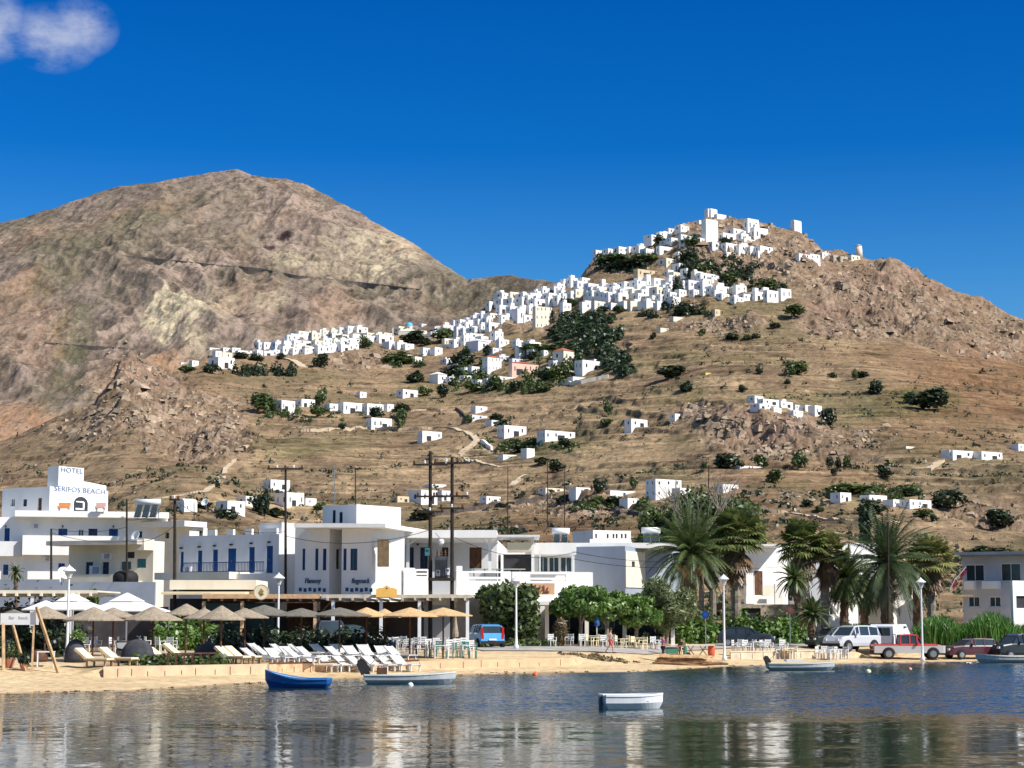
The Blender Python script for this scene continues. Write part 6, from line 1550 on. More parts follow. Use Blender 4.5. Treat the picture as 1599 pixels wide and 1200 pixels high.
def palm(px, pyc, Y, R_px, label, kind='date', lean=0, m=None, boots=True, n=None, base_px=None, trunk_r=.28, skirt=0, el=None):
    rs = random.Random(int(px * 7 + pyc)); g = gp(base_px or px, Y); c = at(px, pyc, Y); r = thing('palm_tree', label, 'palm tree', tuple(g), 0, 'palm trees by the road')
    cc = Vector(c) - g; s_ = R_px * Y / F; hgt = cc.z
    prof = []; nn = 16; mb = MB(BARK if kind == 'date' else BARKG); pts = [Vector((cc.x * (t ** 1.5), cc.y * t, hgt * t - .3 * (t == 0))) for t in [k / nn for k in range(nn + 1)]]
    rad = [trunk_r * ((1.25 if k == 0 else 1.0) + (.12 if k % 2 else -.05)) * (1.25 if kind == 'date' and k > nn - 4 else 1) for k in range(nn + 1)]
    mb.tube(pts, rad, 10); mb.build('trunk', r, smooth_=False)
    if kind == 'date':
        feather_crown('crown', r, tuple(cc), n or 96, s_ * 1.2, m or PF, rs, el or (-50, 84), leafl=s_ * .19)
        V = []
        o = feather_crown('dead_fronds', r, tuple(cc - Vector((0, 0, .3))), 12, s_ * .8, DEAD, rs, (-75, -45), leafl=s_ * .12, nl=16)
        if boots:
            mb = MB(ORB)
            for i in range(22):
                a = i * 2.4; e = Vector((math.cos(a), math.sin(a), 0)); p0 = cc + e * trunk_r * .9 + Vector((0, 0, -1.9 + .09 * (i % 5))); mb.bar(tuple(p0), tuple(p0 + e * .8 + Vector((0, 0, .85))), .26, .16)
            mb.build('frond_stubs', r)
    else:
        fan_crown('crown', r, tuple(cc), n or 60, s_ * .62, s_ * .5, m or PF, rs, el or (-25, 85))
        fan_crown('dead_fronds', r, tuple(cc - Vector((0, 0, .5))), 18 + int(skirt * 8), s_ * .5, s_ * .42, DEAD, rs, (-82, -50))
        if skirt:
            V = []
            for i in range(int(90 * skirt)):
                a = rs.uniform(0, 6.28); z = rs.uniform(.2, skirt) ; p = np.array(cc) + np.array([math.cos(a) * trunk_r * 1.2, math.sin(a) * trunk_r * 1.2, -z]); w = np.array([-math.sin(a), math.cos(a), 0]) * .09; e = np.array([math.cos(a) * .35, math.sin(a) * .35, -.8])
                V += [p - w, p + w, p + e + w * .5, p + e - w * .5]
            o = np_quads('dead_skirt', V, DEAD); o.parent = r
    return r
palm(1078, 866, 148, 68, 'date palm with orange frond stubs, leftmost palm by the road', 'date', trunk_r=.42, base_px=1080, el=(-28, 84))
palm(1149, 838, 150, 52, 'tall fan palm beside the first date palm, brown dead skirt', 'fan', skirt=3.2, trunk_r=.38, base_px=1150, m=PFL)
palm(1252, 850, 152, 46, 'fan palm with thick trunk, left of the twin trunks', 'fan', skirt=2.6, trunk_r=.42, base_px=1258, m=PFL)
palm(1291, 862, 153, 38, 'fan palm with slim trunk, right of the twin trunks', 'fan', skirt=2.4, trunk_r=.30, base_px=1288, m=PFY)
palm(1240, 905, 146, 30, 'small bushy palm leaning before the thick fan palm trunk', 'date', trunk_r=.26, base_px=1252, boots=False, n=44)
palm(1268, 962, 140, 30, 'young palm clump sprouting at the twin trunks base', 'date', trunk_r=.3, base_px=1268, boots=False, n=40, el=(5, 86))
palm(1320, 905, 156, 48, 'mid-size date palm right of the twin fan palms', 'date', trunk_r=.34, base_px=1318, boots=False)
palm(1384, 880, 150, 78, 'largest dark date palm behind the white van', 'date', trunk_r=.48, base_px=1386, boots=False, m=PFD, n=84)
palm(1452, 872, 155, 44, 'yellowish fan palm at the right end of the palms', 'fan', skirt=2.4, trunk_r=.36, base_px=1456, m=PFY)
palm(1432, 898, 162, 40, 'shaggy date palm behind the right street lamp', 'date', trunk_r=.34, base_px=1432, boots=False, m=PFY, n=50)
palm(1350, 925, 165, 34, 'low date palm between the two larger right palms', 'date', trunk_r=.34, base_px=1350, boots=False, n=50)
palm(25, 895, 146, 14, 'small potted palm on the hotel forecourt at left', 'date', trunk_r=.12, base_px=25, boots=False, n=26)
def tree(px, Y, yt, wpx, label, m, base=None, name='tree', cat='tree', n=4200, leaf=.22, ntr=1, crown_bot=None, seed=1, group=None, lean=0.0, lumps=16, trunk_r=.16, aspect=1.2, ysq=.8):
    g = gp(px, Y); s_ = Y / F; top = at(px, yt, Y).z - g.z; w = wpx * s_; cb = (at(px, crown_bot, Y).z - g.z) if crown_bot else top * .25
    r = thing(name, label, cat, tuple(g), 0, group); rs = random.Random(seed); ch = top - cb; L_ = [(0, 0, cb + ch * .5, w * .34, w * .34 * ysq, ch * .40)]
    for i in range(lumps):
        a = rs.uniform(0, 6.283); rr_ = rs.uniform(.18, .40) * w; q = rs.uniform(.10, .20); z = cb + ch * rs.uniform(.15, .86)
        rr_ *= 1 - .5 * abs((z - cb) / ch - .45)
        L_.append((rr_ * math.cos(a) + lean * (z - cb), rr_ * math.sin(a) * ysq, z, w * q, w * q, ch * q * 1.1))
    me = leaf_mesh('crown', m, n, L_, leaf, seed, aspect); o = bpy.data.objects.new('crown', me); col.objects.link(o); o.parent = r
    mb = MB(BARKG)
    for i in range(ntr):
        bx = (i - (ntr - 1) / 2) * .4; mb.tube([(bx, 0, -.2), (bx + .1, .05, cb * .6 + .2), (bx * 2 + .15, .1, cb + ch * .35)], [trunk_r, trunk_r * .8, trunk_r * .5], 8)
    for i in range(7):
        a = rs.uniform(0, 6.28); l_ = L_[1 + i % lumps]; mb.tube([(0.1, .05, cb * .8), (l_[0] * .5, l_[1] * .5, (cb + l_[2]) / 2), (l_[0], l_[1], l_[2])], [trunk_r * .5, trunk_r * .35, trunk_r * .12], 6)
    mb.build('trunk', r)
    return r
tree(793, 133, 912, 118, 'dense round green tree beside the blue car', LF_M, n=8000, leaf=.30, crown_bot=1006, seed=3, lumps=26, group=None)
tree(905, 134, 913, 108, 'light green spreading tree over the restaurant chairs', LF_G, n=6500, leaf=.26, crown_bot=968, seed=4)
tree(946, 135, 922, 84, 'light green tree second from the restaurant sign', LF_G, n=4200, leaf=.25, crown_bot=972, seed=14)
tree(992, 137, 928, 100, 'pale flowering hedge tree along the canopy edge', LF_G, n=5200, leaf=.25, crown_bot=978, seed=5)
tree(1040, 139, 905, 112, 'feathery grey-green tamarisk left of the date palm', leafmat('tamarisk_leaf', (0.06, 0.09, 0.03), (0.22, 0.25, 0.10)), n=7500, leaf=.22, crown_bot=985, seed=6, aspect=1.8)
tree(1112, 175, 768, 190, 'big dark tree behind the palms with bare grey twigs', LF_M, n=15000, leaf=.36, crown_bot=905, seed=7, lumps=40, trunk_r=.4)
tree(1036, 178, 792, 110, 'dark green tree left of the big twiggy tree', LF_M, n=7500, leaf=.36, crown_bot=890, seed=8, lumps=20)
tree(1168, 180, 785, 76, 'mid green tree right of the big twiggy tree', LF_M, n=4500, leaf=.34, crown_bot=880, seed=18, lumps=20)
r = thing('bare_tree', 'bare grey branching tree top rising from the dark tree', 'tree', tuple(gp(1095, 171)))
mb = MB(BARKG); rs_ = random.Random(3); tp = at(1095, 752, 171).z - r.location.z
def twig(p, d, l, rad, dep):
    q = p + d * l; mb.tube([tuple(p), tuple((p + q) / 2 + Vector((rs_.uniform(-.1, .1),) * 3)), tuple(q)], [rad, rad * .8, rad * .55], 5)
    if dep:
        for i in range(3):
            nd = (d + Vector((rs_.uniform(-.6, .6), rs_.uniform(-.5, .5), rs_.uniform(-.1, .4)))).normalized(); twig(q, nd, l * rs_.uniform(.6, .85), rad * .6, dep - 1)
mb.tube([(0, 0, -.3), (.1, 0, tp * .45)], [.28, .2], 8)
for dx in (-.5, -.2, .15, .5): twig(Vector((.1, 0, tp * .45)), Vector((dx, rs_.uniform(-.2, .2), 1)).normalized(), tp * .22, .12, 3)
mb.build('branches', r)
tree(1355, 178, 778, 26, 'tall narrow dark pine above the date palms', LF_D, n=3800, leaf=.3, crown_bot=900, seed=9, lumps=18, name='pine_tree')
tree(1388, 182, 815, 34, 'round dark pine right of the narrow pine', LF_D, n=2800, leaf=.3, crown_bot=870, seed=10, lumps=12, name='pine_tree')
tree(143, 136, 917, 20, 'small olive green tree on the grey wall at left', LF_G, n=900, leaf=.2, crown_bot=945, seed=11)
tree(598, 140, 898, 12, 'narrow green climber plant beside the white column', LF_G, n=700, leaf=.18, crown_bot=925, seed=12, name='climber_plant', cat='plant')
# strips of low growth
def hedge(x0, x1, yt, Y, wz, label, m, per, seed, name='hedge', leaf=.2, n=60, yb=None):
    rs = random.Random(seed); sp = []
    for i in range(n):
        px = rs.uniform(x0, x1); y = Y + rs.uniform(-wz / 2, wz / 2); g = gp(px, y); h_ = (at(px, yt + rs.uniform(-4, 6), y).z - g.z); sp.append((g.x, g.y, g.z, rs.uniform(.9, 1.6), max(.3, h_ * rs.uniform(.8, 1.02))))
    return stuff_cloud(name, label, name, sp, m, per, leaf, seed)
hedge(1060, 1260, 962, 146, 3, 'low green bushes behind the chairs at the palm roots', LF_G, 120, 21, 'bushes', .12, 90)
hedge(860, 1050, 985, 148, 2, 'dark hedge in the canopy shade', LF_D, 60, 22, 'hedge', .14, 40)
hedge(5, 100, 985, 102, 2, 'dark potted greenery behind the signboard at left', LF_D, 90, 23, 'greenery', .12, 26)
hedge(240, 330, 968, 118, 4, 'leafy green garden plants under the left umbrellas', LF_G, 90, 24, 'greenery', .12, 30)
hedge(0, 130, 935, 122, 6, 'dark green bushes under the white pergola beam', LF_D, 90, 25, 'bushes', .12, 40)
hedge(330, 600, 985, 110, 4, 'dark shrubs between sunbeds and cafe', LF_D, 90, 26, 'bushes', .12, 95)
hedge(740, 860, 1000, 131, 1.5, 'low hedge of grass at the foot of the round tree', LF_M, 60, 27, 'grass', .12, 40)
# reeds
V = []; rs_ = random.Random(5)
for i in range(9000):
    px = rs_.uniform(1432, 1680); Y = rs_.uniform(146, 156); g = gp(px, Y); e = min(1, (px - 1425) / 60); h_ = (1.35 + .7 * e + .5 * math.sin(px * .07)) * rs_.uniform(.6, 1.05)
    a = rs_.uniform(0, 6.28); w = np.array([math.cos(a), math.sin(a), 0]) * .045; p = np.array(g); q = p + np.array([rs_.uniform(-.3, .3), rs_.uniform(-.3, .3), h_ * .7]); t = q + np.array([rs_.uniform(-.4, .4), rs_.uniform(-.3, .3), h_ * .28])
    V += [p - w, p + w, q + w, q - w, q - w, q + w, t + w * .1, t - w * .1]
o = np_quads('reeds', V, leafmat('reed_leaf', (0.03, 0.10, 0.012), (0.11, 0.27, 0.035), .35)); tag(o, 'bright green reed bed behind the parked cars at right', 'reeds', None, 'stuff')
V = []
for i in range(1800):
    px = rs_.uniform(1320, 1380); Y = rs_.uniform(148, 152); g = gp(px, Y); h_ = 1.5 * rs_.uniform(.6, 1.05); a = rs_.uniform(0, 6.28); w = np.array([math.cos(a), math.sin(a), 0]) * .045; p = np.array(g); q = p + np.array([rs_.uniform(-.3, .3), 0, h_])
    V += [p - w, p + w, q + w * .2, q - w * .2]
o = np_quads('reeds', V, MATS['reed_leaf']); tag(o, 'green reed tuft under the date palms', 'reeds', None, 'stuff')

# ---------------------------------------------------------------- poles and wires
def pole(px, yt, Y, label, r_=.17, arms=(), name='utility_pole', base_py=None, m=POLEW, tip=None, lean=0):
    g = gp(px, Y); t = at(px + lean, yt, Y); r = thing(name, label, 'utility pole', tuple(g)); h_ = t.z - g.z; dx = t.x - g.x
    mb = MB(m); mb.tube([(0, 0, -.3), (dx / 2, 0, h_ / 2), (dx, 0, h_)], [r_, r_ * .88, r_ * .72], 10); mb.build('shaft', r)
    for (dy, w, k) in arms:
        z = h_ - dy; mb = MB(m); mb.box(dx - w / 2, dx + w / 2, -.06 - r_, .06 - r_, z - .06, z + .06); a = mb.build('crossarm', r)
        for i in range(k):
            x = dx - w / 2 + .1 + (w - .2) * i / max(1, k - 1); ib = MB(METALW if i % 2 else BROWNP); ib.lathe([(.05, 0), (.09, .06), (.05, .1), (.08, .16), (.03, .22)], 8, (x, -r_, z + .061)); ib.build('insulator', a)
    return r, Vector(t)
p80, t80 = pole(80, 826, 150, 'thin dark utility pole before the hotel balcony', .11)
p197, t197 = pole(198, 780, 150, 'dark utility pole with curved lamp arm by the solar panels', .10)
mb = MB(METALG); hh = t197.z - p197.location.z; mb.tube([(0, 0, hh - .2), (.3, -.1, hh + .1), (.9, -.2, hh + .2)], .03, 6); mb.build('lamp_arm', p197)
p275, t275 = pole(273, 775, 128, 'thick dark utility pole left of the blue-door building', .13, ((.25, .7, 3),))
p446, t446 = pole(446, 731, 138, 'tall utility pole with single wide crossarm in front of guest house', .11, ((.08, 2.6, 5),))
p672, t672 = pole(672, 705, 126, 'left pole of the twin transformer poles', .145, ((.9, 2.3, 4), (3.0, 1.8, 4), (4.0, 1.8, 3)))
p706, t706 = pole(706, 714, 126, 'right pole of the twin transformer poles', .14, ((.4, 2.4, 4), (2.6, 2.2, 4), (3.4, 1.6, 3)))
pole(1387, 815, 146, 'thin brown pole standing before the biggest date palm', .09)
pole(226, 775, 186, 'very thin mast right of the solar panels', .05, name='mast'); pole(303, 772, 186, 'thin mast behind the blue-door wing', .05, name='mast'); pole(555, 731, 250, 'thin far pole above the rooftop cube room', .09)
pole(522, 728, 420, 'pale thin pole on the brown slope', .12, m=METALG); pole(793, 728, 520, 'small distant pole on the right of the twin poles', .14); pole(855, 722, 520, 'small distant pole above the bank road bend', .14); pole(882, 727, 520, 'small distant pole second above the bank road bend', .14)
pole(1107, 727, 520, 'small distant pole above the bare twigs', .18)
# transformer and gear between the twin poles
c = at(689, 905, 126); r = thing('transformer', 'grey electric transformer box on platform between the twin poles', 'transformer', tuple(c))
mb = MB(mat('dark_steel', (0.07, 0.075, 0.08), .5, .3, 3)); mb.box(-.42, .42, -.35, .35, .1, 1.5); [mb.box(-.4 + i * .11, -.36 + i * .11, -.45, -.35, .2, 1.3) for i in range(8)]; mb.build('tank', r)
mb = MB(POLEW); mb.box(-.85, .85, -.45, .45, -.1, .098); mb.build('platform', r)
for x in (-.25, 0, .25):
    mb = MB(BROWNP); mb.lathe([(.05, 1.5), (.09, 1.58), (.05, 1.66), (.09, 1.74), (.05, 1.82), (.03, 1.95)], 8, (x, 0, 0)); mb.build('bushing', r)
for (px, py, w, h_, lab, m_) in ((684, 900, .28, .4, 'white meter box on the left twin pole', METALW), (699, 898, .26, .45, 'white meter box on the right twin pole', METALW), (667, 868, .3, .5, 'green-grey switch box on the left twin pole', TEAL)):
    p = at(px, py, 125.6); r = thing('meter_box', lab, 'meter box', tuple(p)); mb = MB(m_); mb.box(-w / 2, w / 2, 0, .2, 0, h_); mb.build('case', r); mb = MB(DARK); mb.box(-w * .3, w * .3, -.01, -.001, h_ * .5, h_ * .8); mb.build('glass', r)
p = at(689, 852, 126.2); r = thing('flood_lamp', 'small pale flood lamp between the twin poles', 'lamp', tuple(p)); mb = MB(METALW); mb.lathe([(.05, 0), (.2, .12), (.22, .3), (.1, .42)], 10); mb.build('shade', r); mb = MB(METALG); mb.bar((0, 0, .4), (-.4, 0, .8), .04); mb.build('arm', r)
def wire(a, b, sag, label, r_=.018, grp='overhead wires between the poles'):
    mb = MB(BLACK); pts = []
    for i in range(15):
        t = i / 14; p = a.lerp(b, t); pts.append((p.x, p.y, p.z - sag * 4 * t * (1 - t)))
    mb.tube(pts, r_, 4); o = mb.build('overhead_wire'); tag(o, label, 'wire', grp); return o
V_ = Vector
wire(t80, t197 - V_((0, 0, 2.2)), .3, 'lower sagging black wire from thin pole to lamp-arm pole'); wire(t80 - V_((0, 0, .3)), t197 - V_((0, 0, 3.3)), .3, 'second lower black wire by the hotel balcony')
wire(t197 - V_((0, 0, 1.6)), t275 - V_((0, 0, .4)), .4, 'upper black wire from lamp-arm pole to thick pole', .022); wire(t197 - V_((0, 0, 3.2)), t275 - V_((0, 0, 2.0)), .5, 'lower black wire from lamp-arm pole to thick pole', .02)
wire(t275 - V_((0, 0, .3)), t446 - V_((0, 0, 4.6)), .8, 'black wire crossing the guest house parapet'); wire(t446 - V_((0, 0, 4.9)), t672 - V_((0, 0, 5.2)), .7, 'black wire crossing the shop building')
wire(t672 + V_((.9, 0, -.8)), t706 + V_((1.0, 0, -.3)), .1, 'short wire between the twin pole tops'); wire(t706 - V_((-.2, 0, 5.3)), at(900, 862, 135), .8, 'black wire from the right twin pole to the restaurant roof')
wire(at(895, 862, 136), at(1080, 876, 140), .3, 'upper black wire on the blue-grey wall'); wire(at(895, 873, 136), at(1085, 885, 140), .3, 'lower black wire on the blue-grey wall')
wire(at(1080, 880, 140), at(1300, 870, 150), .6, 'black wire passing between the palms', .015)

# ---------------------------------------------------------------- street lamps
FROST = mat('frosted_glass', (0.60, 0.62, 0.60), .3, .05, 2)
def make_lamp(hgt):
    r = thing('street_lamp', 'white street lamp', 'street lamp', (0, 0, 0), 0, 'white street lamps along the shore')
    mb = MB(METALW); mb.lathe([(.16, 0), (.16, .25), (.10, .32), (.075, .9), (.055, hgt - .62), (.055, hgt - .6)], 12); mb.build('post', r, smooth_=True)
    mb = MB(METALW); mb.lathe([(.05, hgt - .62), (.12, hgt - .56), (.13, hgt - .52)], 12); mb.build('collar', r)
    mb = MB(FROST); mb.lathe([(.12, hgt - .52), (.27, hgt - .2)], 6); mb.build('lantern', r)
    mb = MB(METALW); mb.lathe([(.36, hgt - .2), (.34, hgt - .16), (.12, hgt + .02), (.06, hgt + .05), (.02, hgt + .14)], 12); mb.build('lamp_cap', r)
    return r
_first = None
for (px, Y, yt, lab) in ((1131, 124.5, 900, 'white street lamp in front of the fan palm skirt'), (105, 100, 886, 'white street lamp among the left umbrellas'), (434, 112, 898, 'white street lamp beside the round cafe sign'), (806, 123, 903, 'white street lamp in front of the round green tree'), (1440, 129.5, 905, 'white street lamp in front of the red pickup')):
    g = gp(px, Y, 1000); H_ = at(px, yt, Y).z - g.z
    o = make_lamp(H_) ; o.location = g; o['label'] = lab

# ---------------------------------------------------------------- cafe trellises, awnings
def trellis(name, label, x0, x1, yt, yb, Y, depth, m, post_px, raft=None, roofm=None, pm=None):
    g = gp((x0 + x1) / 2, Y); r = thing(name, label, 'pergola', tuple(g)); off = tuple(g)
    a = at(x0, yt, Y); b = at(x1, yt, Y); zb = at(x0, yb, Y).z
    mb = MB(m); mb.box(a.x, b.x, Y, Y + .12, zb, a.z); mb.build('fascia', r, off)
    mb = MB(roofm or m); mb.box(a.x, b.x, Y + .12, Y + depth, a.z - .12, a.z - .02); mb.build('roof', r, off)
    n = int((b.x - a.x) / .75)
    for i in range(n):
        x = a.x + (i + .5) * (b.x - a.x) / n; mb = MB(raft or m); mb.box(x - .06, x + .06, Y - .25, Y + depth, zb - .16, zb - .003); mb.build('rafter', r, off)
    for px in post_px:
        p = at(px, yb, Y + .1); gg = ground(p.x, p.y); mb = MB(pm or m); mb.box(p.x - .1, p.x + .1, Y + .15, Y + .35, gg - .05, zb - .17); mb.build('post', r, off)
    return r
TANW = mat('tan_timber', (0.55, 0.36, 0.21), .8, .2, 3); BEIGE = mat('beige_timber', (0.52, 0.46, 0.37), .8, .15, 3)
trellis('pergola', 'tan timber cafe pergola with dark brown rafters behind the umbrellas', 316, 500, 928, 935, 122, 11, TANW, (318, 378, 492), BROWNP, pm=TANW)
trellis('pergola', 'long beige trellis in front of the blue-lettered building', 502, 736, 928.5, 934, 121.5, 11, BEIGE, (520, 595, 655, 730), BEIGE, pm=METALW)
trellis('pergola', 'long white pergola beam across the left edge', -60, 152, 922, 927, 118, 7, CREAMW, (50, 112), CREAMW, pm=METALW)
h = groot('cafe_wall', 'cream canopy block of the cafe below the blue doors', 'cafe', 340, 128); H = tuple(h.location)
a = at(265, 906, 127); b_ = at(400, 921, 127); mb = MB(CREAMW); mb.box(a.x, b_.x, 127, 133, b_.z, a.z); mb.build('canopy', h, H)
a = at(255, 921.5, 126); b_ = at(385, 929, 126); mb = MB(mat('cream_awning', (0.76, 0.62, 0.40), .8, .1, 1)); mb.hexa([(a.x, 125.2, b_.z), (b_.x, 125.2, b_.z), (b_.x, 132, b_.z + .2), (a.x, 132, b_.z + .2), (a.x, 125.2, b_.z + .15), (b_.x, 125.2, b_.z + .15), (b_.x, 132, a.z + .05), (a.x, 132, a.z + .05)]); mb.build('awning', h, H)
TGL = mat('teal_glass', (0.02, 0.06, 0.08), .15, .3, .5)
for (x0, x1, m_) in ((322, 352, TGL), (354, 384, TGL), (386, 428, TGL), (448, 490, BROWNP)):
    a = at(x0, 942, 133); b_ = at(x1, 1000, 133); mb = MB(m_); mb.box(a.x, b_.x, 133, 133.15, gp(x0, 133).z, a.z); mb.build('glass_panel', h, H)
a = at(265, 935, 133.4); b_ = at(500, 1000, 133.4); mb = MB(mat('painted_shade_wall', (0.06, 0.055, 0.06), .8, .3, .6)); mb.box(a.x, b_.x, 133.5, 133.8, gp(300, 133).z - .1, a.z); mb.build('back_wall', h, H)  # shade of the open cafe interior put into this wall's dark colour
a = at(640, 952, 128); b_ = at(684, 990, 128); h = groot('garden_wall', 'grey low wall panel under the twin poles', 'wall', 690, 128); mb = MB(GREYW); a = at(662, 945, 128); b_ = at(704, 1000, 128); mb.box(a.x, b_.x, 128, 128.3, gp(690, 128).z - .1, a.z); mb.build('panel', h, tuple(h.location))
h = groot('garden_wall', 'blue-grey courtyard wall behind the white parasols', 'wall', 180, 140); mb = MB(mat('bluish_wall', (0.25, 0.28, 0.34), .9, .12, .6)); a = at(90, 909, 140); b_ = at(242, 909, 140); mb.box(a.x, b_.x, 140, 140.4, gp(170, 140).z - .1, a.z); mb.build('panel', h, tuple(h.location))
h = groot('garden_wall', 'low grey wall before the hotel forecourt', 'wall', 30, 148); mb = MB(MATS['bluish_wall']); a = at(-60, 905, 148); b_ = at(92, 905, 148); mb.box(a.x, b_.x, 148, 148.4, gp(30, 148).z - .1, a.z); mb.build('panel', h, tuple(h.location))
DARKBACK = MATS['painted_shade_wall']
h = groot('garden_wall', 'dark wall with painted shade behind the left umbrellas', 'wall', 120, 128); mb = MB(DARKBACK); a = at(-60, 948, 128); b_ = at(262, 948, 128); mb.box(a.x, b_.x, 128, 128.3, gp(120, 128).z - .1, a.z); mb.build('panel', h, tuple(h.location))  # same dark colour, shade under the umbrellas painted in
h = groot('garden_wall', 'brown back wall with painted shade under the beige trellis', 'wall', 590, 132); mb = MB(mat('brown_painted_shade', (0.09, 0.06, 0.05), .9, .3, .6)); a = at(500, 940, 132); b_ = at(660, 940, 132); mb.box(a.x, b_.x, 132, 132.3, gp(590, 132).z - .1, a.z); mb.build('panel', h, tuple(h.location))  # dark under the trellis put into the brown colour
# signs
def board(px0, px1, yt, yb, Y, m, name, label, cat='sign', th=.06):
    a = at(px0, yt, Y); b = at(px1, yb, Y); r = thing(name, label, cat, (a.x, Y, b.z)); mb = MB(m); mb.box(0, b.x - a.x, 0, th, 0, a.z - b.z); mb.build('board', r); return r, b.x - a.x, a.z - b.z
p = at(408, 925, 121.3); r = thing('cafe_sign', 'round cream cafe sign with brown and green leaf emblem', 'sign', tuple(p)); T = Matrix.Rotation(R(90), 4, 'X'); rad = 12 * 121.3 / F
mb = MB(mat('cream_sign', (0.80, 0.72, 0.50), .6, .05, 3)); mb.lathe([(rad, -.05), (rad, .05)], 28, T=T); mb.build('disc', r)
mb = MB(WOOD); mb.lathe([(rad * .98, .051), (rad * .98, .06), (rad * .9, .06), (rad * .9, .051)], 28, T=T, cap=False); mb.build('rim', r)
mb = MB(mat('brown_ink', (0.40, 0.20, 0.06), .7)); mb.poly([(.0, -.07, .24), (-.17, -.07, .0), (-.13, -.07, -.08), (.1, -.07, -.08), (.17, -.07, .05)]); mb.build('emblem', r); mb = MB(mat('olive_ink', (0.16, 0.14, 0.03), .7)); mb.poly([(-.15, -.07, -.085), (0, -.07, -.26), (.18, -.07, -.14), (.14, -.07, -.085)]); mb.build('emblem', r)
a = at(587, 933, 121.2); b_ = at(620, 918, 121.2); r = thing('shop_sign', 'yellow-orange shaped sign board on the beige trellis', 'sign', tuple(a)); w = b_.x - a.x; h_ = b_.z - a.z
mb = MB(mat('amber_board', (0.85, 0.50, 0.13), .6, .06, 2)); pr = [(0, 0), (w, 0), (w, h_ * .85), (w * .82, h_), (w * .68, h_ * 1.0), (w * .5, h_ * 1.28), (w * .32, h_), (w * .18, h_), (0, h_ * .85)]
n = len(pr); mb.poly([(x, 0, z) for x, z in pr][::1]); mb.poly([(x, .07, z) for x, z in pr][::-1]); [mb.poly([(pr[i][0], 0, pr[i][1]), (pr[i][0], .07, pr[i][1]), (pr[(i + 1) % n][0], .07, pr[(i + 1) % n][1]), (pr[(i + 1) % n][0], 0, pr[(i + 1) % n][1])]) for i in range(n)]; mb.build('board', r)
mb = MB(BROWNP); mb.box(w * .47, w * .55, -.01, -.001, h_ * .86, h_ * 1.0); mb.build('emblem', r)
# leaning signboard with long poles at the left edge
r, w, h_ = board(1, 60, 958, 976, 91, METALW, 'beach_signboard', 'white signboard with faint grey letters on leaning wooden poles')
text_mesh('Bar   Snack', .20, mat('faint_grey_ink', (0.42, 0.43, 0.45), .7), 'letters', r, (w * .22, -.01, h_ * .5), (1, 0, 0), (0, 0, 0), .004, width=w * .5)
for (x0, y0, x1, y1, th) in ((57, 948, 92, 1042, .12), (20, 976, 41, 1037, .1), (53, 976, 50, 1040, .09), (5, 974, 6, 1036, .14)):
    p0 = at(x0, y0, 90.9) - r.location; p1 = at(x1, y1, 90.3) - r.location; p1.z = ground(p1.x + r.location.x, p1.y + r.location.y) - r.location.z - .05; mb = MB(WOOD); mb.bar(tuple(p0), tuple(p1), th); mb.build('pole', r)
def road_sign(px, Y, yc, rad, m1, m2, label):
    g = gp(px, Y); c = at(px, yc, Y); hh = c.z - g.z; r = thing('road_sign', label, 'road sign', tuple(g)); mb = MB(METALG); mb.tube([(0, .05, -.1), (0, .05, hh + .1)], .035, 8); mb.build('post', r)
    mb = MB(m1); mb.lathe([(rad, -.015), (rad, .015)], 20, (0, 0, hh), T=T); d = mb.build('disc', r); mb = MB(m2); mb.lathe([(rad * .62, -.004), (rad * .62, .004)], 20, (0, -.022, hh), T=T); mb.build('symbol', d); return r
road_sign(1102, 133, 960, .26, mat('sign_blue', (0.01, 0.04, 0.22), .4), mat('sign_navy', (0.02, 0.06, 0.30), .4), 'round blue road sign left of the street lamp'); road_sign(1234, 134, 953, .24, mat('sign_red', (0.20, 0.03, 0.03), .5), mat('sign_back', (0.10, 0.08, 0.08), .5), 'round dark red road sign before the thick palm trunk')

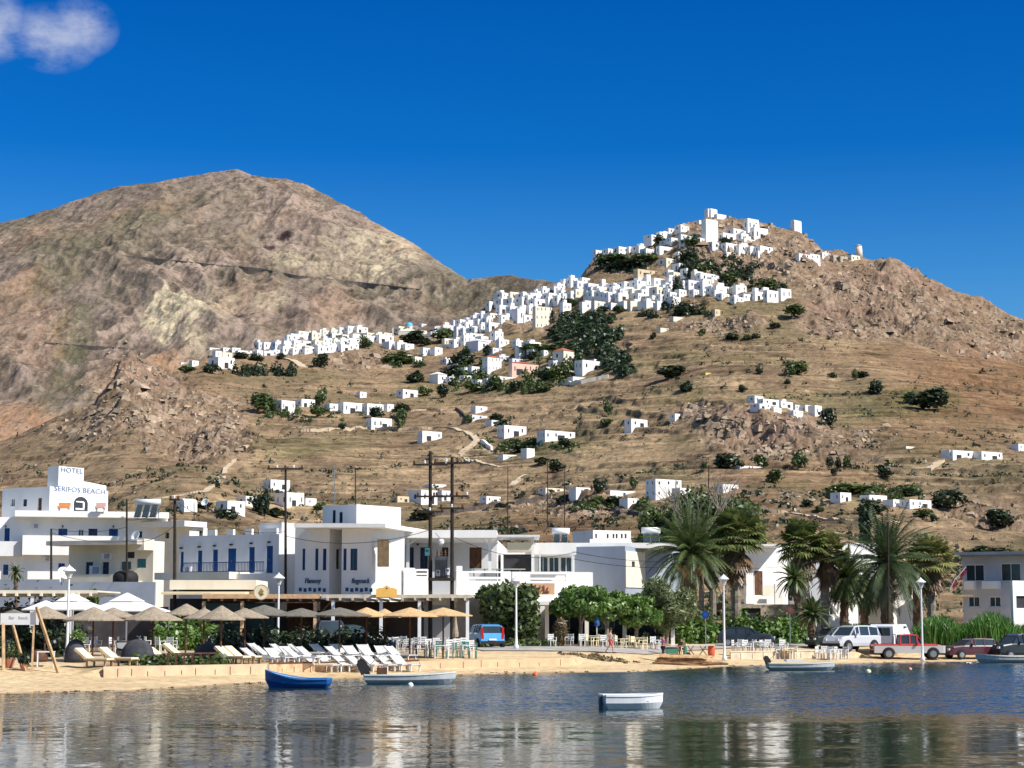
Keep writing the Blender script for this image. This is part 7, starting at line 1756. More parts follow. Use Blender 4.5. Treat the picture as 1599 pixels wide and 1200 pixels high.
# ---------------------------------------------------------------- umbrellas
CANG = mat('straw_grey_canvas', (0.30, 0.245, 0.18), .95, .25, 6, .02); CAND = mat('dark_straw_canvas', (0.16, 0.145, 0.12), .95, .25, 6, .02); CANT = mat('tan_straw_canvas', (0.56, 0.37, 0.19), .95, .2, 6, .02); CANW = mat('white_canvas', (0.78, 0.77, 0.74), .9, .04, 2); NAVC = mat('navy_canvas', (0.03, 0.04, 0.10), .8, .1, 2)
def umbrella(px, yt, hw, ye, Y, m, label, group, segs=8, tiers=1, ybase=None, pole_m=None, square=False):
    g = gp(px, Y); c = at(px, yt, Y); e = at(px, ye, Y); r = thing('beach_umbrella' if not square else 'parasol', label, 'umbrella', tuple(g), rnd.uniform(0, .8), group); H_ = c.z - g.z; zE = e.z - g.z; Rr = hw * Y / F
    if square: segs = 4
    mb = MB(pole_m or BROWNP); mb.tube([(0, 0, -.1), (0, 0, H_ - .05)], .05, 8); mb.build('pole', r)
    if square: r.rotation_euler = (0, 0, .5)
    f_ = 1.25 if square else 1
    prof = [(Rr * f_, zE - .06), (Rr * f_, zE), (Rr * .62 * f_, zE + (H_ - zE) * .36), (Rr * .28 * f_, zE + (H_ - zE) * .74), (.05, H_)]
    prof_in = [(Rr * f_ * .995, zE - .06), (Rr * .6 * f_, zE + (H_ - zE) * .30), (.05, H_ - .1)]
    n = segs if square else 12
    mb = MB(m); mb.lathe(prof, n, cap=False); mb.lathe(prof_in, n, cap=False); cn_ = mb.build('canopy', r)
    if tiers > 1:
        mb = MB(m); mb.lathe([(Rr * .42 * f_, zE + (H_ - zE) * .66), (.04, H_ + (H_ - zE) * .28)], n, cap=False); mb.build('vent_canopy', r)
    for i in range(n if not square else 8):
        a = 2 * math.pi * i / (n if not square else 8); k = f_ if (not square or i % 2 == 0) else f_ * .7
        rb = MB(WOOD); rb.bar((.05 * math.cos(a), .05 * math.sin(a), H_ - .16), (Rr * k * .97 * math.cos(a), Rr * k * .97 * math.sin(a), zE - .085), .03); rb.build('rib', r)
    return r
UG = 'straw umbrellas on the left terrace'
for a in ((145, 948, 47, 968, 97, CANG, 'grey-brown straw umbrella above the two wooden loungers'), (70, 947, 42, 965, 100, CANG, 'grey-brown straw umbrella right of the white signboard'), (238, 947, 46, 968, 98, CANG, 'grey-brown straw umbrella left of the leafy garden'), (345, 946, 37, 967, 97, CANG, 'grey-brown straw umbrella above the cream loungers'),
          (290, 943, 34, 960, 106, CANG, 'dark straw umbrella behind the leafy garden'), (176, 949, 36, 963, 103, CANG, 'straw umbrella half hidden between two front umbrellas'), (20, 952, 34, 964, 101, CAND, 'dark straw umbrella behind the signboard at left'), (382, 950, 38, 964, 102, CANG, 'straw umbrella half hidden right of the cream loungers'), (318, 950, 34, 966, 101, CANG, 'straw umbrella half hidden left of the cream loungers'),
          (412, 945, 50, 960, 107, CAND, 'wide dark straw umbrella beneath the round sign'), (470, 950, 46, 962, 106, CAND, 'wide dark straw umbrella right of the street lamp'), (530, 949, 50, 961, 106, CAND, 'wide dark straw umbrella before the blue-lettered shop')):
    umbrella(*a, group=UG)
UT = 'tan straw umbrellas on the middle terrace'
for a in ((572, 949, 36, 962, 108, CANT, 'tan straw umbrella, leftmost of the tan ones'), (600, 951, 26, 963, 110, CANT, 'small tan straw umbrella by the white trellis post'), (640, 949, 48, 962, 108, CANT, 'tan straw umbrella in the middle of the tan ones'), (692, 949, 46, 961, 109, CANT, 'tan straw umbrella beside the green chairs')): umbrella(*a, group=UT)
umbrella(112, 932, 52, 952, 112, CANW, 'white two-tier parasol, left one', 'white parasols', tiers=2, square=True, pole_m=METALW); umbrella(197, 932, 56, 954, 112, CANW, 'white two-tier parasol, right one', 'white parasols', tiers=2, square=True, pole_m=METALW); umbrella(70, 938, 30, 952, 116, CANW, 'white parasol under the long pergola beam', 'white parasols', square=True, pole_m=METALW)
umbrella(879, 936, 10, 948, 134, NAVC, 'small navy parasol at the restaurant entrance', None)
def closed_umb(px, yt, yb, Y, m, label):
    g = gp(px, Y); a = at(px, yt, Y).z - g.z; b = at(px, yb, Y).z - g.z; r = thing('folded_parasol', label, 'umbrella', tuple(g)); mb = MB(METALW); mb.tube([(0, 0, 0), (0, 0, a + .1)], .03, 6); mb.build('pole', r); mb = MB(m); mb.lathe([(.18, b), (.2, b + .2), (.13, (a + b) / 2), (.05, a)], 8); mb.build('canopy', r)
closed_umb(932, 960, 978, 133, mat('blue_canvas', (.02, .08, .25), .8), 'folded blue parasol between white restaurant columns'); closed_umb(711, 962, 995, 118, CANG, 'folded grey parasol right of the twin poles')
# dried grass parasol stack on white pallets
p = gp(876, 132); r = thing('straw_parasol', 'shaggy closed straw parasol before the dark restaurant entrance', 'umbrella', tuple(p)); me = leaf_mesh('straw', LF_Y, 1500, [(0, 0, .9, .42, .42, .8), (0, 0, 1.5, .3, .3, .4), (-.1, 0, .5, .32, .3, .5)], .22, 33, 2.2); o = bpy.data.objects.new('straw', me); col.objects.link(o); o.parent = r; mb = MB(WOOD); mb.tube([(0, 0, 0), (0, 0, 2.0)], .05, 6); mb.build('pole', r)

# ---------------------------------------------------------------- furniture
def make_sunbed(label, m, frame, cushion=None):
    r = thing('sun_lounger', label, 'sun lounger')
    mb = MB(m)
    for i in range(9): mb.box(-.3, .3, -.95 + i * .13, -.86 + i * .13, .32, .35)
    mb.box(-.33, -.29, -.98, .3, .28, .36); mb.box(.29, .33, -.98, .3, .28, .36); mb.build('seat', r)
    mb = MB(m); d = Vector((0, .66, .46))
    for i in range(7):
        a = Vector((0, .24, .33)) + d * (i * .14); mb.bar((-.3, a.y, a.z), (.3, a.y, a.z), .025, .11)
    for x in (-.31, .31): mb.bar((x, .2, .32), (x, .2 + .66, .32 + .46), .04)
    mb.build('backrest', r)
    for (x, y) in ((-.28, -.85), (.28, -.85), (-.28, .15), (.28, .15)):
        mb = MB(frame); mb.box(x - .03, x + .03, y - .04, y + .04, 0, .28); mb.build('leg', r)
    [MB(frame).bar((x, .66, .62), (x, .42, .28), .03).build('back_prop', r) for x in (-.28, .28)]
    if cushion:
        mb = MB(cushion); mb.box(-.29, .29, -.95, .22, .355, .42); mb.hexa([(-.29, .22, .355), (.29, .22, .355), (.29, .88, .82), (-.29, .88, .82), (-.29, .16, .42), (.29, .16, .42), (.29, .82, .88), (-.29, .82, .88)]); mb.build('cushion', r)
    return r
YELC = mat('cream_cushion', (0.80, 0.70, 0.46), .85, .06, 3)
sb_w = make_sunbed('x', WPLAST, WPLAST); sb_c = make_sunbed('x', WOOD, WOOD, YELC); sb_w.scale = sb_c.scale = (1.05,) * 3
def place(proto, px, Y, rz, label, group, used={}):
    g = gp(px, Y, 1020)
    if proto.name not in used:
        used[proto.name] = 1; proto.location = g; proto.rotation_euler = (0, 0, rz); proto['label'] = label
        if group: proto['group'] = group
        return proto
    return copy_tree(proto, g, rz, label, group)
SG = 'white plastic sun loungers on the terrace'; CG = 'cream cushioned wooden loungers'
# rz: feet (-y) turned to the right of the picture
place(sb_c, 146, 92.6, 1.15, 'wooden lounger with cream cushion, left one of the pair', CG); place(sb_c, 184, 92.9, 1.15, 'wooden lounger with cream cushion, right one of the pair', CG)
place(sb_c, 362, 96.5, 1.0, 'cream lounger left of the white plastic loungers', CG); place(sb_c, 378, 97.0, 1.1, 'cream lounger touching the first white plastic lounger', CG); place(sb_c, 252, 97.5, 1.2, 'cream lounger behind the timber rail', CG); place(sb_c, 282, 99, 1.2, 'second cream lounger behind the timber rail', CG)
rl = random.Random(2)
for i, (px, Y) in enumerate(((404, 97.6), (422, 101), (436, 98.4), (458, 101.5), (470, 98.6), (488, 101.5), (500, 99.0), (520, 99.6), (533, 102.5), (545, 99.8), (566, 100.2), (582, 103), (590, 100.8), (612, 101.6), (412, 104), (448, 104.5))):
    place(sb_w, px, Y, .95 + rl.uniform(-.25, .3), 'white plastic sun lounger, %s from left along the terrace edge' % ORD[i], SG)
for i, (px, Y) in enumerate(((476, 105), (508, 105.5), (538, 106), (556, 104), (574, 106), (602, 104.5), (624, 104), (632, 101.8))): place(sb_w, px, Y, .9 + rl.uniform(-.5, .5), 'white plastic sun lounger in the back row, %s from left' % ORD[i], SG)
def make_chair(label, m, m2=None, name='chair', arms=True):
    r = thing(name, label, 'chair'); m2 = m2 or m
    mb = MB(m2); mb.box(-.22, .22, -.22, .22, .42, .45); mb.build('seat', r)
    mb = MB(m)
    mb.box(-.22, -.17, .2, .24, .45, .88); mb.box(.17, .22, .2, .24, .45, .88)
    for z in (.55, .68, .81): mb.box(-.17, .17, .205, .235, z - .045, z + .05)
    mb.build('backrest', r)
    for (x, y) in ((-.19, -.19), (.19, -.19), (-.19, .19), (.19, .19)): mb = MB(m); mb.box(x - .025, x + .025, y - .025, y + .025, 0, .42); mb.build('leg', r)
    if arms:
        for x in (-.24, .24): mb = MB(m); mb.box(x - .03, x + .03, -.2, .2, .63, .66); mb.box(x - .02, x + .02, -.2, -.16, .42, .63); mb.build('armrest', r)
    return r
GRC = mat('green_chair_paint', (0.05, 0.20, 0.19), .5, .15, 4)
ch_w = make_chair('x', WPLAST); ch_g = make_chair('x', GRC, mat('straw_seat', (0.45, 0.33, 0.16), .9), arms=False); ch_c = make_chair('x', YELC)
def make_table(label, w, d, m, lm):
    r = thing('table', label, 'table'); mb = MB(m); mb.box(-w / 2, w / 2, -d / 2, d / 2, .71, .75); mb.build('tabletop', r)
    for x in (-w / 2 + .05, w / 2 - .05):
        for y in (-d / 2 + .05, d / 2 - .05): mb = MB(lm); mb.box(x - .03, x + .03, y - .03, y + .03, 0, .71); mb.build('leg', r)
    return r
tb_w = make_table('x', .85, .85, METALW, METALW); tb_c = make_table('x', .8, .7, YELC, WOOD)
GT = 'white tables with green chairs'; GC = 'green wooden taverna chairs'
for i, (px, Y) in enumerate(((655, 109.5), (689, 109), (731, 110.5))): place(tb_w, px, Y, .1 * i, 'white square table among green chairs, %s from left' % ORD[i], GT)
for i, (px, Y, rz) in enumerate(((645, 110.5, 1.5), (668, 109.3, -1.5), (676, 111, 1.5), (686, 112, 0), (702, 109.2, -1.5), (712, 111.5, 1.6), (718, 110.2, 1.4), (738, 109.8, -1.4), (727, 111.8, .1))): place(ch_g, px, Y, rz, 'green ladder-back taverna chair, %s from left' % ORD[i], GC)
WC = 'white chairs under the trellis'
k = 0
for px in range(572, 742, 11):
    Y = 114.5 + 1.6 * (k % 3); place(ch_w, px, Y, rl.uniform(-.5, .5), 'white chair under the tan umbrellas, %s from left' % (ORD[k] if k < 16 else str(k + 1)), WC); k += 1
WC2 = 'white plastic chairs at the restaurant'; 
for i, (px, Y, rz) in enumerate(((862, 130, .4), (889, 131, -.5), (910, 130.5, .2), (944, 129.8, .3), (955, 131, -.4), (1022, 131.5, .4), (1030, 130.5, -1.0))): place(ch_w, px, Y, rz, 'white chair in front of the restaurant canopy, %s from left' % ORD[i], WC2)
for i, (px, Y, rz) in enumerate(((921, 129.5, 1.2), (929, 130.5, -1.2), (967, 129.6, 1.2), (976, 130.6, -1.1), (992, 130, .9), (1004, 129.7, -1.))): place(ch_c, px, Y, rz, 'cream chair in front of the restaurant canopy, %s from left' % ORD[i], 'cream chairs at the restaurant')
place(tb_c, 925, 131.5, .1, 'cream table between restaurant columns', None); place(tb_c, 998, 131, .1, 'cream table at the canopy right end', None)
WC3 = 'white chairs on the right stone terrace'
for i, (px, Y, rz) in enumerate(((1149, 128.4, 1.1), (1156, 130, -.3), (1166, 128.6, .4), (1174, 129.2, -1.0), (1193, 128.8, 1.0), (1201, 130.4, .2), (1211, 129, -.9), (1224, 130.4, .3), (1238, 129.2, -1.2), (1280, 129.8, .9), (1289, 130.4, .2), (1297, 129.8, -.4), (1307, 130, .6), (1318, 130.2, -.7))): place(ch_w, px, Y, rz, 'white plastic chair above the stone wall, %s from left' % ORD[i], WC3)
place(tb_w, 1182, 129, .2, 'white square table behind the stone wall', None); place(tb_c, 1230, 129, .2, 'cream table right of the white chair group', None); place(tb_w, 1303, 129, .1, 'white square table near the silver car', None)
# boat-side long bench/canvas table with red ends
a = gp(1088, 126.5, 1010); r = thing('beach_table', 'long cream trestle table with red barrel ends near the street lamp', 'table', tuple(a)); mb = MB(YELC); mb.box(-1.15, 1.15, -.35, .35, .72, .78); mb.build('tabletop', r)
for x in (-.95, .95): mb = MB(mat('red_barrel', (0.50, 0.10, 0.05), .6, .2, 3)); mb.lathe([(.2, 0), (.23, .2), (.23, .5), (.2, .71)], 12, (x, 0, 0)); mb.build('barrel', r)
for x in (-.4, .4): mb = MB(WOOD); mb.bar((x - .3, 0, 0), (x + .2, 0, .71), .06); mb.bar((x + .3, 0, 0), (x - .2, 0, .71), .06); mb.build('trestle', r)
# timber rail before the dark loungers
r = thing('timber_rail', 'low brown timber rail with plants at the left terrace', 'fence', tuple(gp(300, 95.2, 1030))); off = tuple(r.location)
a = gp(262, 94.2, 1030); b_ = gp(338, 95.6, 1030); n = 7
for i in range(n): p = a.lerp(b_, i / (n - 1)); mb = MB(BROWNP); mb.box(p.x - .04, p.x + .04, p.y - .04, p.y + .04, p.z - .05, p.z + .62); mb.build('post', r, off)
mb = MB(BROWNP); mb.bar(tuple(a + V_((0, 0, .6))), tuple(b_ + V_((0, 0, .6))), .07); mb.build('rail', r, off)
hedge(215, 345, 1025, 95.5, 1.2, 'dark and pale flowering plants along the timber rail', LF_M, 60, 31, 'flowers', .09, 36)
# driftwood pile of dry sea grass mats
p = gp(1078, 117.5, 1030); r = thing('reed_mat_pile', 'long weathered pile of brown reed mats lying on the sand', 'mats', tuple(p)); rs_ = random.Random(8)
for i in range(5):
    z = .12 + i * .11; L0 = -2.25 + i * .12 + rs_.uniform(-.1, .1); L1 = 2.3 - i * .5; mb = MB(mat('dry_reed_%d' % (i % 2), (0.46, 0.30, 0.16) if i % 2 else (0.24, 0.13, 0.07), .95, .35, 5, .02)); pts = [(L0 + (L1 - L0) * t, rs_.uniform(-.05, .05) + i * .05, z + .06 * math.sin(t * 9 + i) - .06 * t) for t in [k / 8 for k in range(9)]]; mb.tube(pts, [.07] + [.11] * 7 + [.06], 7); mb.build('mat', r)
mb = MB(MATS['dry_reed_1']); mb.hexa([(-2.0, -.2, .5), (1.0, -.25, .42), (1.4, .5, .5), (-1.8, .5, .6), (-2.0, -.15, .62), (1.0, -.2, .5), (1.4, .5, .58), (-1.8, .5, .7)]); mb.build('mat', r)
sp = []
for i in range(60): px = rnd.gauss(935, 22); g = gp(px, 118 + rnd.uniform(-1, 1.5), 1020); sp.append((g.x, g.y, g.z, rnd.uniform(.2, .6), rnd.uniform(.05, .16)))
stuff_cloud('seaweed', 'dry brown seaweed heap on the open sand', 'seaweed', sp, LF_Y, 20, .2, 41)
sp = []
for i in range(110):
    u = ux(rnd.uniform(10, 1560)); Y = float(shoreY(u)) + abs(rnd.gauss(.2, .5)) + .1; sp.append((u * Y, Y, ground(u * Y, Y), rnd.uniform(.08, .3), .01))
stuff_cloud('seaweed', 'thin dark line of washed-up seaweed at the water edge', 'seaweed', sp, leafmat('wet_weed', (.05, .035, .02), (.13, .09, .05)), 12, .22, 42)
# black boat covers / covered tender in the umbrellas' shade
def lump(px, Y, w, h_, d, m, label, name='covered_heap', cat='cover'):
    g = gp(px, Y, 1010); r = thing(name, label, cat, tuple(g)); mb = MB(m); mb.lathe([(1, 0), (1.02, .25), (.9, .6), (.6, .9), (.15, 1.0)], 14, T=Matrix.Diagonal((w / 2, d / 2, h_, 1))); mb.build('cover', r, smooth_=True); mb = MB(POLEW); mb.box(-w * .45, w * .45, -d * .3, d * .3, 0, .08); mb.build('base', r)
CL = mat('dark_cloth', (0.05, 0.05, 0.06), .85, .3, 3, .03)
lump(118, 96.5, 1.1, 1.15, 1.0, CL, 'black covered heap beside the left street lamp'); lump(215, 96.5, 1.7, 1.2, 1.2, CL, 'dark covered boat behind the right wooden lounger'); lump(326, 98.5, 1.6, 1.0, 1.2, CL, 'dark covered heap left of the cream loungers'); lump(60, 96.5, 1.0, .6, .8, BROWNP, 'brown low heap under the leaning pole')
def pot(px, Y, lab, c, s_=1.0, leafm=None):
    g = gp(px, Y, 1020); r = thing('flower_pot', lab, 'flower pot', tuple(g), 0, 'flower pots'); mb = MB(c); mb.lathe([(.16 * s_, 0), (.25 * s_, .3 * s_), (.27 * s_, .36 * s_), (.22 * s_, .34 * s_)], 12); mb.build('pot', r); me = leaf_mesh('plant', leafm or LF_M, 300, [(0, 0, .7 * s_, .4 * s_, .4 * s_, .42 * s_)], .13, int(px)); o = bpy.data.objects.new('plant', me); col.objects.link(o); o.parent = r
TC = mat('terracotta', (0.45, 0.18, 0.10), .85, .15, 5)
pot(14, 91.5, 'terracotta pot with dark shrub at the left frame edge', TC, 1.2); pot(38, 90.5, 'terracotta pot below the signboard pole', TC, .8, LF_D); pot(120, 108, 'pot with bright green plant left of the front umbrella', TC, 1.2, LF_G); pot(445, 112, 'pot with dark plant right of the street lamp', TC, 1.1); pot(530, 113, 'pot with dark plant near the parked scooters', TC, 1.1, LF_D)
place(ch_w, 10, 101, .3, 'white chair behind the signboard, left one', 'white chairs behind the signboard'); place(ch_w, 24, 101.5, -.4, 'white chair behind the signboard, right one', 'white chairs behind the signboard'); place(tb_w, 72, 92.5, .2, 'white small table by the longest leaning pole', None)
for i, px in enumerate((118, 133, 150, 178, 190, 232, 250, 268)): place(ch_w, px, 110 + (i % 3), .4 * i, 'white chair in the shade of left umbrellas, %s from left' % ORD[i], 'white chairs in the shade of the left umbrellas')
TQ = mat('turquoise_cloth', (0.10, 0.42, 0.42), .8)
tb_t = make_table('x', .9, .9, TQ, WOOD)
for i, (px, lab) in enumerate(((338, 'turquoise table left under the cafe pergola'), (356, 'turquoise table middle under the cafe pergola'), (372, 'turquoise table right under the cafe pergola'))): place(tb_t, px, 113 + i % 2, 0, lab, 'turquoise tables of the cafe')
for i, px in enumerate((330, 347, 365, 398, 412)): place(ch_w, px, 114, .5 * i, 'white chair under the cafe pergola, %s from left' % ORD[i], 'white chairs under the cafe pergola')

# ---------------------------------------------------------------- vehicles
def paint(name, c, rough=.25):
    m = mat(name, c, rough, .03, 1, 0, .5); m.node_tree.nodes['Principled BSDF'].inputs['Coat Weight'].default_value = .5; return m
def vehicle(name, label, cat, prof, W, m, loc, rz, wheels, wr=.32, lower=None, glass=True, roofm=None, zb=.28, belt=None, cab=None, extra=None, group=None):
    """prof: stations (x, z_top, half_width_factor, is_glasshouse) along the length; belt = z of the window line"""
    r = thing(name, label, cat, loc, rz, group)
    st = prof; L0, L1 = st[0][0], st[-1][0]
    low = MB(lower or m); up = MB(m)
    def ring(x, zt, k):
        zt2 = min(zt, belt); hw = W / 2 * k
        return [(x, -hw * .96, zb), (x, -hw, zb + .2), (x, -hw * .99, zt2 - .08), (x, -hw * .93, zt2), (x, hw * .93, zt2), (x, hw * .99, zt2 - .08), (x, hw, zb + .2), (x, hw * .96, zb)]
    bd = MB(m, lower or m); rings = [ring(x, zt, k) for (x, zt, k, g) in st]
    for a, b in zip(rings[:-1], rings[1:]):
        for j in range(8): bd.poly([a[j], a[(j + 1) % 8], b[(j + 1) % 8], b[j]], (lower if lower and j in (0, 1, 5, 6, 7) and False else m))
    bd.poly(rings[0][::-1], m); bd.poly(rings[-1], m)
    bd.build('body', r)
    if lower:
        lo = MB(lower); zl = belt - .14
        for s_ in (-1, 1):
            for a, b in zip(st[:-1], st[1:]):
                y0 = s_ * (W / 2 * a[2] + .012); y1 = s_ * (W / 2 * b[2] + .012); lo.poly([(a[0], y0, zb), (b[0], y1, zb), (b[0], y1, zl), (a[0], y0, zl)])
        lo.build('lower_trim', r)
    # glasshouse
    gs = [s for s in st if s[3]]
    if gs:
        gb = MB(GLASS); ro = MB(roofm or m)
        gr = [[(x, -W / 2 * k * .92, belt - .02), (x if g == 1 else x, -W / 2 * k * .76, zt - .05), (x, W / 2 * k * .76, zt - .05), (x, W / 2 * k * .92, belt - .02)] for (x, zt, k, g) in gs]
        for a, b in zip(gr[:-1], gr[1:]):
            for j in range(3): gb.poly([a[j], a[j + 1], b[j + 1], b[j]])
        gb.poly(gr[0][::-1]); gb.poly(gr[-1]); gb.build('windows', r)
        top = [s for s in gs if s[1] > belt + .25]
        for a, b in zip(top[:-1], top[1:]):
            ya, yb_ = W / 2 * a[2] * .80, W / 2 * b[2] * .80
            ro.hexa([(a[0], -ya, a[1] - .07), (b[0], -yb_, b[1] - .07), (b[0], yb_, b[1] - .07), (a[0], ya, a[1] - .07), (a[0], -ya * .93, a[1]), (b[0], -yb_ * .93, b[1]), (b[0], yb_ * .93, b[1]), (a[0], ya * .93, a[1])])
        ro.build('roof', r)
        # pillars
        for (x, zt, k, g) in gs:
            if g == 2 or zt <= belt + .25:
                continue
            for s_ in (-1, 1): pb = MB(m); pb.bar((x, s_ * W / 2 * k * .935, belt - .03), (x, s_ * W / 2 * k * .785, zt - .05), .09, .05); pb.build('pillar', r)
        if len(top) >= 1 and gs[0] != top[0]:
            for s_ in (-1, 1): pb = MB(m); pb.bar((gs[0][0], s_ * W / 2 * gs[0][2] * .93, belt - .02), (top[0][0], s_ * W / 2 * top[0][2] * .78, top[0][1] - .04), .08, .05); pb.build('pillar', r)
        if gs[-1] != top[-1]:
            for s_ in (-1, 1): pb = MB(m); pb.bar((gs[-1][0], s_ * W / 2 * gs[-1][2] * .93, belt - .02), (top[-1][0], s_ * W / 2 * top[-1][2] * .78, top[-1][1] - .04), .08, .05); pb.build('pillar', r)
    TX = Matrix.Rotation(R(90), 4, 'X')
    for wx in wheels:
        for s_ in (-1, 1):
            y = s_ * (W / 2 - .08)
            mb = MB(BLACK); mb.lathe([(wr * .6, -.11), (wr * .93, -.11), (wr, -.07), (wr, .07), (wr * .93, .11), (wr * .6, .11)], 20, (wx, y, wr), T=TX); w_ = mb.build('wheel', r)
            mb = MB(METALG if not roofm else METALG); mb.lathe([(wr * .1, .125), (wr * .35, .12), (wr * .6, .115), (wr * .62, .09)] if s_ < 0 else [(wr * .62, -.09), (wr * .6, -.115), (wr * .35, -.12), (wr * .1, -.125)], 16, (wx, y, wr), T=TX); mb.build('rim', w_)
            # dark wheel arch
            mb = MB(BLACK); n = 12; P = [(wx + (wr + .07) * math.cos(math.pi * i / n), s_ * (W / 2 + .016), wr + (wr + .07) * math.sin(math.pi * i / n)) for i in range(n + 1)]; mb.poly(P if s_ < 0 else P[::-1]); mb.build('wheel_arch', r)
            w_.location = (0, s_ * .07, 0)
    mb = MB(BLACK); mb.box(L0 - .06, L0 + .02, -W / 2 * .9, W / 2 * .9, zb, zb + .18); mb.build('bumper', r); mb = MB(BLACK); mb.box(L1 - .02, L1 + .06, -W / 2 * .9, W / 2 * .9, zb, zb + .18); mb.build('bumper', r)
    RED = mat('tail_light', (0.40, 0.01, 0.01), .3); HL = mat('headlight_glass', (0.7, 0.7, 0.68), .15)
    for s_ in (-1, 1):
        mb = MB(HL); z = belt - .28; mb.box(L1 - .05, L1 + .015, s_ * W / 2 * .62 - .13, s_ * W / 2 * .62 + .13, z - .07, z + .08); mb.build('headlight', r); mb = MB(RED); mb.box(L0 - .015, L0 + .05, s_ * W / 2 * .80 - .09, s_ * W / 2 * .80 + .09, z - .1, z + .16); mb.build('tail_light', r)
    for s_ in (-1, 1):
        if gs: mb = MB(m); xm = gs[-2][0] if len(gs) > 1 else 0; mb.box(xm - .05, xm + .1, s_ * (W / 2 + .02) - .0, s_ * (W / 2 + .18), belt, belt + .14) if s_ > 0 else mb.box(xm - .05, xm + .1, -(W / 2 + .18), -(W / 2 + .02), belt, belt + .14); mb.build('side_mirror', r)
    return r
# front of every vehicle is +x
hatch = [(-1.72, .95, .90, 0), (-1.66, 1.0, .96, 1), (-1.50, 1.46, .97, 1), (-1.0, 1.53, 1, 1), (0, 1.54, 1, 1), (.45, 1.46, 1, 1), (.98, .98, 1, 1), (1.6, .84, .96, 0), (1.76, .6, .86, 0)]
g = gp(757, 127, 1010); vehicle('parked_car', 'small bright blue hatchback seen from behind beside the round tree', 'car', hatch, 1.72, paint('bright_blue_paint', (0.10, 0.40, 0.82)), tuple(g), R(108), (-1.15, 1.15), .29, belt=.98)
car = bpy.data.objects['parked_car']
mb = MB(METALW); mb.box(-1.79, -1.775, -.26, .26, .5, .61); mb.build('number_plate', car); mb = MB(GLASS); mb.hexa([(-1.70, -.62, 1.0), (-1.70, .62, 1.0), (-1.66, .62, 1.0), (-1.66, -.62, 1.0), (-1.60, -.54, 1.4), (-1.60, .54, 1.4), (-1.56, .54, 1.4), (-1.56, -.54, 1.4)]); mb.build('rear_window', car)
for s_ in (-1, 1): mb = MB(MATS['tail_light']); mb.box(-1.74, -1.6, s_ * .70 - .08, s_ * .70 + .08, .85, 1.35); mb.build('tail_light', car)
PKR = paint('red_paint', (0.52, 0.05, 0.045)); SIL = paint('silver_paint', (0.50, 0.50, 0.48), .35)
pick = [(-2.45, .98, .94, 0), (-2.4, 1.0, .98, 0), (-.75, 1.0, 1, 0), (-.70, 1.0, 1, 1), (-.62, 1.66, 1, 1), (.0, 1.70, 1, 1), (.5, 1.66, 1, 1), (1.05, 1.05, 1, 1), (1.9, 1.0, .98, 0), (2.25, .9, .95, 0), (2.4, .7, .88, 0)]
g = gp(1418, 132.5, 1005); vehicle('pickup_truck', 'red and silver pickup truck parked behind the street lamp', 'pickup truck', pick, 1.72, PKR, tuple(g), R(-3), (-1.45, 1.55), .37, lower=SIL, belt=1.04, zb=.42)
pk = bpy.data.objects['pickup_truck']; mb = MB(BLACK); mb.box(-2.38, -.8, -.72, .72, .95, 1.006); mb.build('cargo_bed', pk); mb = MB(METALG); [mb.bar((-.95, y, 1.0), (-.95, y, 1.66), .05) for y in (-.7, .7)]; mb.bar((-.95, -.7, 1.66), (-.95, .7, 1.66), .05); mb.build('roll_bar', pk)
van = [(-2.3, 1.9, .94, 0), (-2.25, 1.98, .98, 0), (1.0, 1.98, 1, 0), (1.2, 1.86, 1, 0), (1.25, 1.2, .99, 0), (2.1, .95, .96, 0), (2.3, .7, .9, 0)]
def van_build(name, label, loc, rz):
    r = thing(name, label, 'van', loc, rz); W = 1.8; m = paint('van_white', (0.78, 0.79, 0.80)); mb = MB(m)
    prof = [(-2.3, .35), (-2.3, 1.85), (-2.15, 2.0), (.95, 2.0), (1.75, 1.2), (2.25, 1.05), (2.4, .7), (2.4, .35)]
    n = len(prof)
    for s_ in (-1, 1): P = [(x, s_ * W / 2 * (.9 if z > 1.3 else 1), z) for x, z in prof]; mb.poly(P if s_ < 0 else P[::-1])
    for i in range(n):
        a, b = prof[i], prof[(i + 1) % n]; ka = .9 if a[1] > 1.3 else 1; kb = .9 if b[1] > 1.3 else 1
        mb.poly([(a[0], -W / 2 * ka, a[1]), (a[0], W / 2 * ka, a[1]), (b[0], W / 2 * kb, b[1]), (b[0], -W / 2 * kb, b[1])])
    mb.build('body', r)
    mb = MB(GLASS); mb.poly([(-2.31, -.62, 1.2), (-2.31, .62, 1.2), (-2.31, .6, 1.75), (-2.31, -.6, 1.75)]); mb.build('rear_window', r); mb = MB(GLASS); mb.poly([(.98, -.72, 1.96), (.98, .72, 1.96), (1.74, .8, 1.24), (1.74, -.8, 1.24)]); mb.build('windscreen', r)
    for s_ in (-1, 1): mb = MB(GLASS); mb.poly([(.2, s_ * .87, 1.25), (1.5, s_ * .87, 1.25), (.95, s_ * .83, 1.85), (.2, s_ * .83, 1.85)]); mb.build('side_window', r)
    TX = Matrix.Rotation(R(90), 4, 'X')
    for wx in (-1.4, 1.5):
        for s_ in (-1, 1): mb = MB(BLACK); mb.lathe([(.2, -.1), (.33, -.1), (.33, .1), (.2, .1)], 18, (wx, s_ * (W / 2 - .04), .33), T=TX); w_ = mb.build('wheel', r); mb = MB(METALG); mb.lathe([(.19, -.105), (.19, .105)], 14, (wx, s_ * (W / 2 - .04), .33), T=TX); mb.build('rim', w_)
    mb = MB(BLACK); mb.box(-2.38, -2.3, -.85, .85, .35, .55); mb.build('bumper', r)
    for s_ in (-1, 1): mb = MB(mat('tail_light', (0.40, 0.01, 0.01), .3)); mb.box(-2.33, -2.28, s_ * .82 - .05, s_ * .82 + .05, .8, 1.2); mb.build('tail_light', r)
